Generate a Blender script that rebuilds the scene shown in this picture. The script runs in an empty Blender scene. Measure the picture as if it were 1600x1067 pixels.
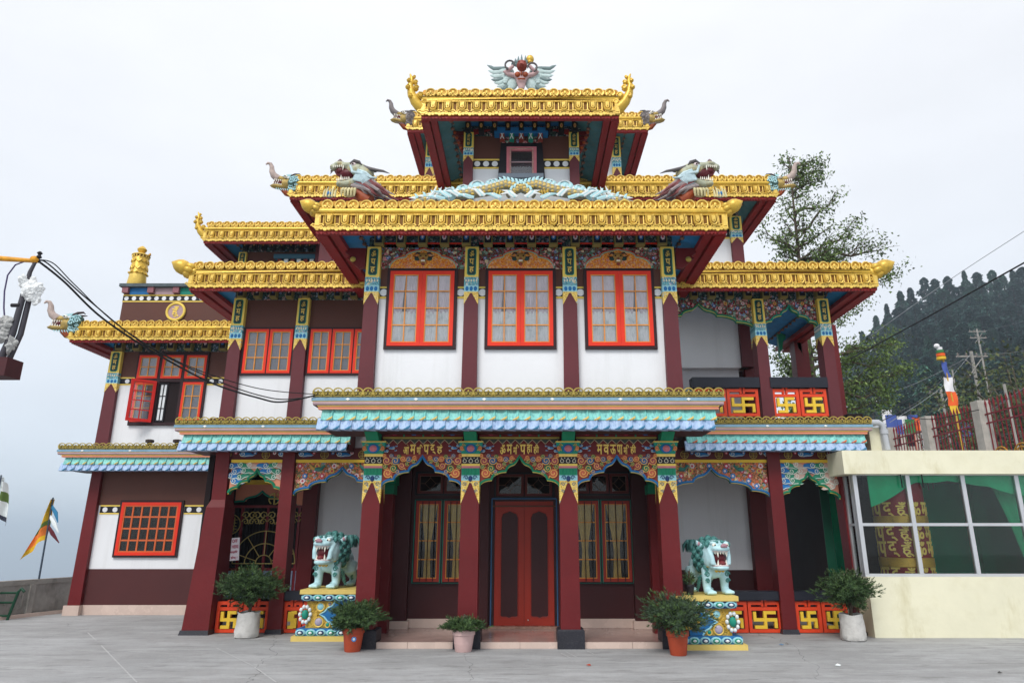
import bpy, math, random
from mathutils import Vector, Matrix, Quaternion, noise as mnoise
RND = random.Random(11)
sin, cos, pi, rad = math.sin, math.cos, math.pi, math.radians
scene = bpy.context.scene
COL = scene.collection

# ------------------------------------------------------------------ camera
FPX, CXP, CYP, PITCH, EYE = 1060.0, 823.0, 533.5, rad(16.05), 1.6
cam = bpy.data.cameras.new('camera'); cam_o = bpy.data.objects.new('camera', cam); COL.objects.link(cam_o)
cam.sensor_width = 36.0; cam.lens = FPX / 1600 * 36.0; cam.shift_x = -(CXP - 800) / 1600
cam.clip_start = 0.1; cam.clip_end = 20000
cam_o.location = (0, 0, EYE); cam_o.rotation_euler = (rad(90) + PITCH, 0, 0)
scene.camera = cam_o

# ------------------------------------------------------------------ world, sun, exposure
world = bpy.data.worlds.new('World'); scene.world = world; world.use_nodes = True
SUN_EL, SUN_AZ = rad(47), rad(200)      # azimuth clockwise from +Y: behind the camera, over the left shoulder
def build_world():
    nt = world.node_tree; nt.nodes.clear(); N = nt.nodes.new; L = nt.links.new
    out = N('ShaderNodeOutputWorld')
    sky = N('ShaderNodeTexSky'); sky.sky_type = 'NISHITA'; sky.sun_disc = False
    sky.sun_elevation = SUN_EL; sky.sun_rotation = SUN_AZ
    sky.altitude = 2100; sky.air_density = 1.0; sky.dust_density = 3.0
    bg1 = N('ShaderNodeBackground'); bg1.inputs['Strength'].default_value = 0.10
    L(sky.outputs[0], bg1.inputs['Color'])
    # the cloud deck that hides nearly all of the blue: soft grey-white, brighter overhead
    tc = N('ShaderNodeTexCoord'); sep = N('ShaderNodeSeparateXYZ'); L(tc.outputs['Generated'], sep.inputs[0])
    ramp = N('ShaderNodeValToRGB'); L(sep.outputs['Z'], ramp.inputs[0])
    e = ramp.color_ramp.elements
    e[0].position = 0.0; e[0].color = (0.66, 0.72, 0.79, 1)
    e[1].position = 1.0; e[1].color = (1.12, 1.13, 1.16, 1)
    for p, c in ((0.10, (0.75, 0.80, 0.86, 1)), (0.24, (0.84, 0.875, 0.92, 1)), (0.45, (0.90, 0.92, 0.955, 1)), (0.7, (0.97, 0.98, 1.0, 1))):
        k = e.new(p); k.color = c
    mp = N('ShaderNodeMapping'); mp.inputs['Scale'].default_value = (1.3, 1.3, 3.2)
    L(tc.outputs['Generated'], mp.inputs[0])
    nz = N('ShaderNodeTexNoise'); nz.inputs['Scale'].default_value = 1.6; nz.inputs['Detail'].default_value = 5; nz.inputs['Roughness'].default_value = 0.5
    L(mp.outputs[0], nz.inputs['Vector'])
    r2 = N('ShaderNodeMapRange'); r2.inputs[1].default_value = 0.3; r2.inputs[2].default_value = 0.7
    r2.inputs[3].default_value = 0.93; r2.inputs[4].default_value = 1.06
    L(nz.outputs[0], r2.inputs[0])
    mul = N('ShaderNodeVectorMath'); mul.operation = 'SCALE'
    L(ramp.outputs[0], mul.inputs[0]); L(r2.outputs[0], mul.inputs['Scale'])
    bg2 = N('ShaderNodeBackground'); L(mul.outputs[0], bg2.inputs['Color']); bg2.inputs['Strength'].default_value = 0.80
    mix = N('ShaderNodeMixShader'); mix.inputs[0].default_value = 0.86
    L(bg1.outputs[0], mix.inputs[1]); L(bg2.outputs[0], mix.inputs[2]); L(mix.outputs[0], out.inputs['Surface'])
build_world()
sun = bpy.data.lights.new('sun', 'SUN'); sun.energy = 1.5; sun.angle = rad(24); sun.color = (1.0, 0.97, 0.92)
sun_o = bpy.data.objects.new('sun', sun); COL.objects.link(sun_o)
d = Vector((sin(SUN_AZ) * cos(SUN_EL), cos(SUN_AZ) * cos(SUN_EL), sin(SUN_EL)))
sun_o.rotation_euler = d.to_track_quat('Z', 'Y').to_euler()
vs = scene.view_settings
vs.view_transform = 'Standard'; vs.look = 'None'; vs.exposure = 0.60; vs.gamma = 1.0; vs.use_curve_mapping = False
scene.cycles.max_bounces = 6; scene.cycles.diffuse_bounces = 3; scene.cycles.transparent_max_bounces = 12

# ------------------------------------------------------------------ survey: image measurement + distance -> metres
CS, SN = cos(PITCH), sin(PITCH)
def ray(px, py):
    u, v = (px - CXP) / FPX, (CYP - py) / FPX
    return u, CS - v * SN, SN + v * CS
def X(px, py, Y):
    u, yy, zz = ray(px, py); return u * Y / yy
def Z(py, Y):
    u, yy, zz = ray(0, py); return EYE + zz * Y / yy
def W(n, py, Y):                                   # n pixels wide at that row and distance
    return X(CXP + n, py, Y)
def G(px, py):
    u, yy, zz = ray(px, py); t = -EYE / zz; return u * t, yy * t

# ------------------------------------------------------------------ objects
WM = {}
def put(name, mesh, parent=None, M=None):
    o = bpy.data.objects.new(name, mesh); COL.objects.link(o)
    M = M.copy() if M is not None else Matrix()
    o.matrix_basis = M; WM[o.name] = M
    if parent is not None:
        o.parent = parent; o.matrix_parent_inverse = WM[parent.name].inverted()
    return o
def tag(o, label=None, cat=None, group=None, kind=None):
    if label: o['label'] = label
    if cat: o['category'] = cat
    if group: o['group'] = group
    if kind: o['kind'] = kind
    return o
def thing(name, label, cat, loc=(0, 0, 0), group=None):
    o = put(name, None, None, Matrix.Translation(loc)); o.empty_display_size = 0.2
    return tag(o, label, cat, group)
def T(x, y, z): return Matrix.Translation((x, y, z))
def S(x, y, z): return Matrix.Diagonal((x, y, z, 1))
def RX(a): return Matrix.Rotation(a, 4, 'X')
def RY(a): return Matrix.Rotation(a, 4, 'Y')
def RZ(a): return Matrix.Rotation(a, 4, 'Z')

class MB:
    def __init__(s): s.v = []; s.f = []; s.m = []; s.s = []; s.M = None
    def add(s, vs, fs, m=0, sm=False):
        b = len(s.v)
        flip = False
        if s.M is not None:
            vs = [s.M @ Vector(p) for p in vs]; flip = s.M.determinant() < 0
        s.v.extend([tuple(p) for p in vs])
        for f in fs:
            f = [b + i for i in f]
            if flip: f.reverse()
            s.f.append(f); s.m.append(m); s.s.append(sm)
        return s
    def box(s, x0, x1, y0, y1, z0, z1, m=0):
        if x0 > x1: x0, x1 = x1, x0
        if y0 > y1: y0, y1 = y1, y0
        if z0 > z1: z0, z1 = z1, z0
        return s.add([(x0,y0,z0),(x1,y0,z0),(x1,y1,z0),(x0,y1,z0),(x0,y0,z1),(x1,y0,z1),(x1,y1,z1),(x0,y1,z1)],
                     [(0,3,2,1),(4,5,6,7),(0,1,5,4),(1,2,6,5),(2,3,7,6),(3,0,4,7)], m)
    def hexa(s, lo, hi, m=0):          # lo, hi: four (x,y,z) corners each, counter-clockwise seen from above
        return s.add(list(lo) + list(hi), [(0,3,2,1),(4,5,6,7),(0,1,5,4),(1,2,6,5),(2,3,7,6),(3,0,4,7)], m)
    def prism(s, pts, y0, y1, m=0, sm=False):   # outline in XZ, any winding
        a = sum(pts[i][0] * pts[(i+1) % len(pts)][1] - pts[(i+1) % len(pts)][0] * pts[i][1] for i in range(len(pts)))
        if a < 0: pts = pts[::-1]
        n = len(pts)
        vs = [(x, y0, z) for x, z in pts] + [(x, y1, z) for x, z in pts]
        fs = [list(range(n)), list(range(2*n-1, n-1, -1))]
        s.add(vs, fs, m)
        b = len(s.v) - 2*n
        for i in range(n):
            j = (i+1) % n
            f = [b+j, b+i, b+n+i, b+n+j]
            if s.M is not None and s.M.determinant() < 0: f.reverse()
            s.f.append(f); s.m.append(m); s.s.append(sm)
        return s
    def lathe(s, prof, n=16, c=(0,0,0), m=0, sm=True):
        vs = []; fs = []
        for r, z in prof:
            for k in range(n):
                a = 2*pi*k/n; vs.append((c[0]+r*cos(a), c[1]+r*sin(a), c[2]+z))
        for i in range(len(prof)-1):
            for k in range(n):
                k2 = (k+1) % n
                fs.append((i*n+k, i*n+k2, (i+1)*n+k2, (i+1)*n+k))
        fs.append(tuple(range(n-1, -1, -1))); fs.append(tuple((len(prof)-1)*n+k for k in range(n)))
        return s.add(vs, fs, m, sm)
    def tube(s, pts, r, n=6, m=0, closed=False, sm=True, flat=1.0):
        P = [Vector(p) for p in pts]; k = len(P)
        rr = r if isinstance(r, (list, tuple)) else [r]*k
        vs = []; fs = []; up = None
        for i in range(k):
            if closed: t = P[(i+1) % k] - P[i-1]
            else: t = P[min(i+1, k-1)] - P[max(i-1, 0)]
            if t.length < 1e-9: t = Vector((0,0,1))
            t.normalize()
            if up is None:
                up = Vector((0,1,0)) if abs(t.y) < 0.9 else Vector((1,0,0))
            up = (up - t * up.dot(t))
            if up.length < 1e-6: up = t.orthogonal()
            up.normalize(); sd = t.cross(up)
            for j in range(n):
                a = 2*pi*(j+0.5)/n
                vs.append(P[i] + (sd*cos(a) + up*sin(a)*flat) * rr[i])
        for i in range(k if closed else k-1):
            i2 = (i+1) % k
            for j in range(n):
                j2 = (j+1) % n
                fs.append((i*n+j, i2*n+j, i2*n+j2, i*n+j2))
        if not closed:
            fs.append(tuple(range(n))); fs.append(tuple((k-1)*n+j for j in range(n-1, -1, -1)))
        return s.add(vs, fs, m, sm)
    def ball(s, c, r, nu=10, nv=7, m=0, Q=None):
        if not isinstance(r, (list, tuple)): r = (r, r, r)
        vs = []; fs = []
        for i in range(nv+1):
            th = pi*i/nv
            for k in range(nu):
                a = 2*pi*k/nu
                p = Vector((r[0]*sin(th)*cos(a), r[1]*sin(th)*sin(a), r[2]*cos(th)))
                if Q is not None: p = Q @ p
                vs.append((c[0]+p.x, c[1]+p.y, c[2]+p.z))
        for i in range(nv):
            for k in range(nu):
                k2 = (k+1) % nu
                if i == 0: fs.append((0*nu, nu+k, nu+k2))
                elif i == nv-1: fs.append((i*nu+k, nv*nu, i*nu+k2))
                else: fs.append((i*nu+k, (i+1)*nu+k, (i+1)*nu+k2, i*nu+k2))
        return s.add(vs, fs, m, True)
    def cone(s, a, b, r, n=5, m=0):
        a = Vector(a); b = Vector(b)
        return s.tube([a, a*.5+b*.5, b], [r, r*.6, r*.04], n, m)
    def mesh(s, name, mats, angle=50):
        me = bpy.data.meshes.new(name)
        me.from_pydata(s.v, [], s.f)
        for mt in (mats if isinstance(mats, (list, tuple)) else [mats]): me.materials.append(mt)
        me.polygons.foreach_set('material_index', s.m)
        me.polygons.foreach_set('use_smooth', s.s)
        me.update()
        if any(s.s):
            try: me.set_sharp_from_angle(angle=rad(angle))
            except Exception: pass
        return me
    def put(s, name, mats, parent=None, M=None):
        return put(name, s.mesh(name, mats), parent, M)

def blob(mb, voxel, mats, name='body', smooth=6, fac=0.5):
    """several overlapping forms grown together into one continuous skin"""
    me = mb.mesh('tmp', mats); o = bpy.data.objects.new('tmp', me); COL.objects.link(o)
    m = o.modifiers.new('r', 'REMESH'); m.mode = 'VOXEL'; m.voxel_size = voxel; m.use_smooth_shade = True
    if smooth:
        k = o.modifiers.new('s', 'SMOOTH'); k.iterations = smooth; k.factor = fac
    dg = bpy.context.evaluated_depsgraph_get()
    res = bpy.data.meshes.new_from_object(o.evaluated_get(dg)); res.name = name
    bpy.data.objects.remove(o); bpy.data.meshes.remove(me)
    res.materials.clear()
    for mt in (mats if isinstance(mats, (list, tuple)) else [mats]): res.materials.append(mt)
    for p in res.polygons: p.use_smooth = True; p.material_index = 0
    return res

TXT = {}
def text_mesh(body, mat_, extrude=0.06, bold=0.0, spacing=1.0, line=1.0):
    key = (body, mat_.name, bold, spacing)
    if key in TXT: return TXT[key]
    cu = bpy.data.curves.new('t', 'FONT'); cu.body = body; cu.size = 1.0; cu.extrude = extrude; cu.offset = bold
    cu.space_character = spacing; cu.space_line = line; cu.resolution_u = 3; cu.align_x = 'CENTER'
    o = bpy.data.objects.new('t', cu); COL.objects.link(o)
    dg = bpy.context.evaluated_depsgraph_get()
    me = bpy.data.meshes.new_from_object(o.evaluated_get(dg)); me.name = 'lettering'
    bpy.data.objects.remove(o); bpy.data.curves.remove(cu)
    xs = [v.co.x for v in me.vertices]; ys = [v.co.y for v in me.vertices]
    cx, cy = (min(xs)+max(xs))/2, (min(ys)+max(ys))/2
    w, h = max(xs)-min(xs), max(ys)-min(ys)
    for v in me.vertices:          # centred, unit height and width, standing in XZ facing -Y
        v.co = Vector(((v.co.x-cx)/w, -v.co.z, (v.co.y-cy)/h))
    me.materials.clear(); me.materials.append(mat_)
    TXT[key] = me
    return me

# ------------------------------------------------------------------ materials
MATS = {}
def lin(c):
    return tuple(((x/12.92) if x <= 0.04045 else ((x+0.055)/1.055)**2.4) for x in c)
def rgb(r, g, b): return lin((r/255, g/255, b/255))
def paint(name, c, r=0.55, metal=0.0, var=0.10, sc=3.0, bump=0.0, bsc=30.0, streak=0.0, dirt=(0.06,0.05,0.045), spec=0.3, fine=0.0, fsc=60.0, streaksc=(7,7,0.5), thr=0.58):
    if name in MATS: return MATS[name]
    m = bpy.data.materials.new(name); m.use_nodes = True; nt = m.node_tree; N = nt.nodes.new; L = nt.links.new
    b = nt.nodes['Principled BSDF']; b.inputs['Roughness'].default_value = r; b.inputs['Metallic'].default_value = metal
    b.inputs['Specular IOR Level'].default_value = spec
    geo = N('ShaderNodeNewGeometry')
    nz = N('ShaderNodeTexNoise'); nz.inputs['Scale'].default_value = sc; nz.inputs['Detail'].default_value = 6; nz.inputs['Roughness'].default_value = 0.62
    L(geo.outputs['Position'], nz.inputs['Vector'])
    rm = N('ShaderNodeValToRGB'); L(nz.outputs[0], rm.inputs[0])
    rm.color_ramp.elements[0].position = 0.3; rm.color_ramp.elements[1].position = 0.72
    rm.color_ramp.elements[0].color = tuple(x*(1-var) for x in c) + (1,)
    rm.color_ramp.elements[1].color = tuple(min(1, x*(1+var)) for x in c) + (1,)
    col = rm.outputs[0]
    def mixin(col, fac, target):
        mx = N('ShaderNodeMix'); mx.data_type = 'RGBA'; L(fac, mx.inputs[0]); L(col, mx.inputs[6]); mx.inputs[7].default_value = tuple(target) + (1,)
        return mx.outputs[2]
    if streak > 0:
        mp = N('ShaderNodeMapping'); mp.inputs['Scale'].default_value = streaksc; L(geo.outputs['Position'], mp.inputs[0])
        n2 = N('ShaderNodeTexNoise'); n2.inputs['Scale'].default_value = 1.0; n2.inputs['Detail'].default_value = 7; n2.inputs['Roughness'].default_value = 0.7
        L(mp.outputs[0], n2.inputs['Vector'])
        mr = N('ShaderNodeMapRange'); mr.inputs[1].default_value = thr; mr.inputs[2].default_value = thr + 0.2; mr.inputs[3].default_value = 0; mr.inputs[4].default_value = streak
        L(n2.outputs[0], mr.inputs[0]); col = mixin(col, mr.outputs[0], dirt)
    if fine > 0:
        n3 = N('ShaderNodeTexNoise'); n3.inputs['Scale'].default_value = fsc; n3.inputs['Detail'].default_value = 3
        L(geo.outputs['Position'], n3.inputs['Vector'])
        mr = N('ShaderNodeMapRange'); mr.inputs[1].default_value = 0.5; mr.inputs[2].default_value = 0.75; mr.inputs[3].default_value = 0; mr.inputs[4].default_value = fine
        L(n3.outputs[0], mr.inputs[0]); col = mixin(col, mr.outputs[0], dirt)
    L(col, b.inputs['Base Color'])
    rr = N('ShaderNodeMapRange'); rr.inputs[3].default_value = max(0.05, r-0.1); rr.inputs[4].default_value = min(1, r+0.12)
    L(nz.outputs[0], rr.inputs[0]); L(rr.outputs[0], b.inputs['Roughness'])
    if bump > 0:
        nb = N('ShaderNodeTexNoise'); nb.inputs['Scale'].default_value = bsc; nb.inputs['Detail'].default_value = 5
        L(geo.outputs['Position'], nb.inputs['Vector'])
        bp = N('ShaderNodeBump'); bp.inputs['Strength'].default_value = bump; bp.inputs['Distance'].default_value = 0.02
        L(nb.outputs[0], bp.inputs['Height']); L(bp.outputs[0], b.inputs['Normal'])
    MATS[name] = m
    return m
def floral(name, bg, cols, sc=14.0, line=(0.25,0.45,0.35), r=0.5, petal=0.42):
    """brush-painted blossoms and tendrils on a flat ground"""
    if name in MATS: return MATS[name]
    m = bpy.data.materials.new(name); m.use_nodes = True; nt = m.node_tree; N = nt.nodes.new; L = nt.links.new
    b = nt.nodes['Principled BSDF']; b.inputs['Roughness'].default_value = r; b.inputs['Specular IOR Level'].default_value = 0.25
    geo = N('ShaderNodeNewGeometry')
    mp = N('ShaderNodeMapping'); mp.inputs['Scale'].default_value = (1, 0.05, 1); L(geo.outputs['Position'], mp.inputs[0])
    nz = N('ShaderNodeTexNoise'); nz.inputs['Scale'].default_value = sc*0.9; nz.inputs['Detail'].default_value = 2
    L(mp.outputs[0], nz.inputs['Vector'])
    dv = N('ShaderNodeVectorMath'); dv.operation = 'MULTIPLY_ADD'; dv.inputs[1].default_value = (1.6/sc,)*3
    L(nz.outputs['Color'], dv.inputs[0]); L(mp.outputs[0], dv.inputs[2])
    v1 = N('ShaderNodeTexVoronoi'); v1.inputs['Scale'].default_value = sc; L(dv.outputs[0], v1.inputs['Vector'])
    sepc = N('ShaderNodeSeparateColor'); L(v1.outputs['Color'], sepc.inputs[0])
    rm = N('ShaderNodeValToRGB'); rm.color_ramp.interpolation = 'CONSTANT'; L(sepc.outputs[0], rm.inputs[0])
    els = rm.color_ramp.elements
    els[0].position = 0; els[0].color = tuple(cols[0]) + (1,)
    els[1].position = 1.0/len(cols); els[1].color = tuple(cols[1 % len(cols)]) + (1,)
    for i in range(2, len(cols)):
        k = els.new(i/len(cols)); k.color = tuple(cols[i]) + (1,)
    # petal ring shading by distance bands (painted concentric strokes)
    wv = N('ShaderNodeMath'); wv.operation = 'MULTIPLY'; L(v1.outputs['Distance'], wv.inputs[0]); wv.inputs[1].default_value = 26
    sn_ = N('ShaderNodeMath'); sn_.operation = 'SINE'; L(wv.outputs[0], sn_.inputs[0])
    mr = N('ShaderNodeMapRange'); mr.inputs[1].default_value = -1; mr.inputs[2].default_value = 1; mr.inputs[3].default_value = 0.0; mr.inputs[4].default_value = 0.55
    L(sn_.outputs[0], mr.inputs[0])
    mxp = N('ShaderNodeMix'); mxp.data_type = 'RGBA'; L(mr.outputs[0], mxp.inputs[0]); L(rm.outputs[0], mxp.inputs[6]); mxp.inputs[7].default_value = (0.75,0.70,0.62,1)
    # tendrils
    v2 = N('ShaderNodeTexVoronoi'); v2.feature = 'DISTANCE_TO_EDGE'; v2.inputs['Scale'].default_value = sc*1.35; L(dv.outputs[0], v2.inputs['Vector'])
    ln = N('ShaderNodeMath'); ln.operation = 'LESS_THAN'; L(v2.outputs['Distance'], ln.inputs[0]); ln.inputs[1].default_value = 0.075
    mxl = N('ShaderNodeMix'); mxl.data_type = 'RGBA'; L(ln.outputs[0], mxl.inputs[0]); mxl.inputs[6].default_value = tuple(bg)+(1,); mxl.inputs[7].default_value = tuple(line)+(1,)
    ms = N('ShaderNodeMath'); ms.operation = 'LESS_THAN'; L(v1.outputs['Distance'], ms.inputs[0]); ms.inputs[1].default_value = petal
    mx = N('ShaderNodeMix'); mx.data_type = 'RGBA'; L(ms.outputs[0], mx.inputs[0]); L(mxl.outputs[2], mx.inputs[6]); L(mxp.outputs[2], mx.inputs[7])
    L(mx.outputs[2], b.inputs['Base Color'])
    MATS[name] = m
    return m
def glass(name, tint=(0.9,0.93,0.95), gloss=0.12, dark=None, rough=0.03):
    if name in MATS: return MATS[name]
    m = bpy.data.materials.new(name); m.use_nodes = True; nt = m.node_tree; nt.nodes.clear(); N = nt.nodes.new; L = nt.links.new
    out = N('ShaderNodeOutputMaterial'); tr = N('ShaderNodeBsdfTransparent'); tr.inputs[0].default_value = tuple(tint)+(1,)
    gl = N('ShaderNodeBsdfGlossy'); gl.inputs['Roughness'].default_value = rough
    fr = N('ShaderNodeFresnel'); fr.inputs[0].default_value = 1.5
    ad = N('ShaderNodeMath'); ad.operation = 'ADD'; ad.use_clamp = True; L(fr.outputs[0], ad.inputs[0]); ad.inputs[1].default_value = gloss
    mx = N('ShaderNodeMixShader'); L(ad.outputs[0], mx.inputs[0]); L(tr.outputs[0], mx.inputs[1]); L(gl.outputs[0], mx.inputs[2])
    L(mx.outputs[0], out.inputs[0])
    MATS[name] = m
    return m

goldb  = paint('gold_recess_shade', rgb(120,80,16), 0.55, 0.15, 0.25, 6, streak=0.6, dirt=(0.06,0.035,0.01), streaksc=(5,5,3))  # darker gold: crevice shade behind the ornaments is put into the colour
gold   = paint('gold_paint', rgb(218,178,66), 0.36, 0.28, 0.2, 5, bump=0.25, bsc=25, streak=0.75, dirt=(0.10,0.065,0.02), spec=0.5, fine=0.25, fsc=45, streaksc=(5,5,2.2))
goldp  = paint('gold_pale', rgb(234,198,94), 0.36, 0.22, 0.16, 6, bump=0.2, bsc=30, streak=0.65, dirt=(0.13,0.08,0.02), fine=0.2, fsc=35, spec=0.5, streaksc=(5,5,2.2))
goldd  = paint('gold_deep', rgb(180,130,26), 0.42, 0.22, 0.15, 6, streak=0.5, dirt=(0.08,0.05,0.015), spec=0.4, streaksc=(5,5,3))
tarn   = paint('tarnished_gold', rgb(170,150,72), 0.5, 0.2, 0.2, 8, streak=0.5, dirt=(0.12,0.10,0.06), streaksc=(3,3,3))
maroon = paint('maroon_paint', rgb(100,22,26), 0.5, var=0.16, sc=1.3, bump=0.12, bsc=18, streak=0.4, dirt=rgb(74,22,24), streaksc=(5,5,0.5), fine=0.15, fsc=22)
maroonl= paint('maroon_upper', rgb(96,42,48), 0.55, var=0.12, sc=1.5, bump=0.1, bsc=18)
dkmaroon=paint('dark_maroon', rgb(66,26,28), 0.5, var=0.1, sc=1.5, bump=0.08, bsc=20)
redband= paint('eave_red', rgb(134,26,26), 0.5, var=0.18, sc=4, bump=0.3, bsc=30)
brown  = paint('brown_paint', rgb(92,56,46), 0.6, var=0.08, sc=1.5, bump=0.1, bsc=18)
white  = paint('white_wash', (0.80,0.81,0.83), 0.6, var=0.03, sc=1.0, bump=0.06, bsc=12, streak=0.28, dirt=(0.52,0.52,0.51), streaksc=(3.5,3.5,0.22), thr=0.52)
black  = paint('black_paint', rgb(30,28,34), 0.45, var=0.2, sc=3)
plinthm= paint('plinth_black', rgb(42,42,50), 0.5, var=0.2, sc=4, bump=0.2, bsc=20, fine=0.3, dirt=(0.12,0.11,0.1))
frame_b= paint('frame_dark', rgb(46,22,26), 0.5, var=0.15, sc=3)
red    = paint('window_red', rgb(226,52,26), 0.42, var=0.08, sc=3)
redor  = paint('railing_orange', rgb(222,70,34), 0.45, var=0.1, sc=3, streak=0.2, dirt=rgb(130,50,30))
doorred= paint('door_red', rgb(160,48,32), 0.45, var=0.1, sc=2)
orange = paint('orange_paint', rgb(228,150,60), 0.45, var=0.1, sc=4)
yellow = paint('yellow_paint', rgb(238,206,96), 0.5, var=0.08, sc=4)
yelrail= paint('railing_yellow', rgb(236,196,60), 0.5, var=0.08, sc=4, streak=0.2, dirt=rgb(150,120,50))
teal   = paint('teal_paint', rgb(28,140,118), 0.5, var=0.15, sc=6)
green  = paint('green_paint', rgb(18,128,92), 0.5, var=0.1, sc=4)
dkgreen= paint('plaque_green', rgb(34,66,62), 0.5, var=0.15, sc=4)
blue   = paint('blue_paint', rgb(34,110,168), 0.5, var=0.15, sc=4)
navy   = paint('navy_paint', rgb(28,58,104), 0.5, var=0.15, sc=5)
ltblue = paint('light_blue', rgb(150,205,215), 0.5, var=0.12, sc=8)
pink   = paint('pink_paint', rgb(206,120,130), 0.5, var=0.12, sc=6)
salmon = paint('salmon_paint', rgb(226,146,116), 0.55, var=0.08, sc=4, streak=0.15, dirt=(0.3,0.2,0.16))
mauve  = paint('mauve_paint', rgb(176,148,152), 0.55, var=0.1, sc=4, streak=0.3, dirt=(0.25,0.2,0.2), streaksc=(3,3,1))
cream  = paint('cream_paint', rgb(234,224,196), 0.5, var=0.06, sc=4)
soffit_b=paint('soffit_blue', rgb(44,130,186), 0.55, var=0.22, sc=5)
soffit_g=paint('soffit_teal', rgb(70,116,122), 0.6, var=0.25, sc=4, fine=0.25, dirt=rgb(120,120,100), fsc=12)
concrete=paint('grey_concrete', (0.30,0.30,0.29), 0.85, var=0.2, sc=2, bump=0.3, bsc=20, streak=0.6, dirt=(0.08,0.08,0.075), streaksc=(3,3,0.6))
skirtb = paint('skirt_blue', rgb(124,160,182), 0.55, var=0.15, sc=6, streak=0.4, dirt=rgb(80,90,96), streaksc=(6,6,3))
tile1  = paint('tile_turquoise', rgb(132,206,198), 0.45, var=0.16, sc=6, streak=0.75, dirt=rgb(56,132,140), streaksc=(26,26,3), thr=0.47, fine=.2, fsc=30)
tile2  = paint('tile_lavender', rgb(166,190,220), 0.45, var=0.14, sc=6, streak=0.75, dirt=rgb(84,116,170), streaksc=(26,26,3), thr=0.47, fine=.15, fsc=30)
tileb  = paint('tile_lip_blue', rgb(70,130,166), 0.45, var=0.2, sc=8)
tiley  = paint('tile_lip_yellow', rgb(226,196,110), 0.45, var=0.15, sc=8)
tileo  = paint('tile_lip_orange', rgb(206,112,74), 0.45, var=0.15, sc=8)
marble = paint('pinkish_marble', rgb(206,184,172), 0.25, var=0.1, sc=2.5, streak=0.25, dirt=rgb(170,140,130), streaksc=(1.5,1.5,1.5), spec=0.5)
alu    = paint('aluminium', (0.62,0.63,0.65), 0.35, 0.6, 0.06)
creamw = paint('annex_cream', rgb(226,222,196), 0.7, var=0.08, sc=0.9, bump=0.1, bsc=15, streak=0.6, dirt=rgb(176,164,110), streaksc=(1.6,1.6,0.5), fine=0.12, fsc=5)
whitep = paint('statue_white', rgb(226,232,232), 0.5, var=0.06, sc=10)
toothm = paint('tooth_white', rgb(240,236,222), 0.4, var=0.04)
mouthm = paint('mouth_maroon', rgb(84,18,26), 0.4, var=0.15)
tongue_m=paint('tongue_red', rgb(120,48,52), 0.4, var=0.15)
lionb  = paint('lion_aqua', rgb(186,222,228), 0.42, var=0.14, sc=7, fine=0.2, dirt=rgb(90,160,170), fsc=9, bump=0.1)
liong  = paint('lion_green', rgb(74,130,126), 0.42, var=0.4, sc=16, fine=.3, dirt=rgb(30,70,70), fsc=40)
pinkn  = paint('nose_pink', rgb(170,130,140), 0.45, var=0.15)
irisd  = paint('iris_dark', rgb(50,26,22), 0.25, var=0.1)
scaleg = paint('dragon_gold', rgb(198,166,74), 0.42, 0.1, 0.25, 16, bump=0.5, bsc=40, fine=0.45, dirt=rgb(90,100,90), fsc=30)
horn_m = paint('horn_grey', rgb(92,88,88), 0.5, var=0.2, sc=8)
mane_r = paint('mane_maroon', rgb(132,78,78), 0.5, var=0.2, sc=12)
mane_g = paint('mane_grey', rgb(150,140,140), 0.5, var=0.2, sc=12)
neck_o = paint('neck_orange', rgb(150,70,36), 0.5, var=0.25, sc=10)
bluew  = paint('cloud_blue', rgb(176,218,224), 0.5, var=0.1, sc=6)
feather= paint('feather_aqua', rgb(184,204,202), 0.5, var=0.15, sc=8)
featd  = paint('feather_tip', rgb(110,130,130), 0.5, var=0.2, sc=8)
skin_r = paint('statue_red', rgb(140,62,50), 0.5, var=0.2, sc=8)
skin_p = paint('statue_pink', rgb(196,164,164), 0.5, var=0.15, sc=10)
terra  = paint('terracotta', rgb(176,74,46), 0.6, var=0.12, sc=6, fine=0.2, dirt=rgb(120,60,45))
sack   = paint('white_sack', rgb(200,198,194), 0.75, var=0.12, sc=6, bump=0.5, bsc=18, fine=0.2, dirt=rgb(120,120,115), fsc=14)
potpink= paint('pot_pink', rgb(208,176,172), 0.6, var=0.08, sc=5)
soil   = paint('soil', (0.05,0.04,0.03), 0.95, var=0.3, sc=20)
wood   = paint('branch_bark', (0.09,0.07,0.05), 0.85, var=0.25, sc=12)
ironm  = paint('gate_maroon', rgb(120,22,34), 0.4, var=0.1)
goldw  = paint('gate_gold', rgb(196,176,110), 0.4, 0.4, 0.1)
interior=paint('dark_interior', rgb(30,18,20), 0.8, var=0.2)  # near-black: the darkness of unlit rooms is put into the wall colour
greenw = paint('interior_green', rgb(26,186,136), 0.55, var=0.15, sc=1.2)
cableM = paint('cable_black', rgb(24,24,26), 0.6, var=0.1)
fl_maroon = floral('floral_maroon', rgb(120,24,34), [rgb(40,110,180), rgb(200,90,110), rgb(70,140,120), rgb(214,190,140), rgb(150,40,60)], 15, rgb(70,130,110))
fl_dark = floral('floral_dark', rgb(36,44,52), [rgb(40,96,150), rgb(90,40,60), rgb(40,90,80), rgb(150,60,70)], 15, rgb(80,110,100))
fl_orange= floral('floral_orange', rgb(206,112,74), [rgb(40,110,150), rgb(206,80,80), rgb(224,190,110), rgb(50,120,80), rgb(200,170,170)], 13, rgb(60,84,56), petal=0.36)
fl_gold = floral('filigree_orange', rgb(214,104,36), [rgb(226,150,50), rgb(206,90,40)], 22, rgb(240,180,70))
fl_cap  = floral('cap_blue', rgb(120,190,196), [rgb(70,130,180), rgb(210,190,130), rgb(90,160,160), rgb(220,220,210)], 22, rgb(60,100,130))
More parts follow.
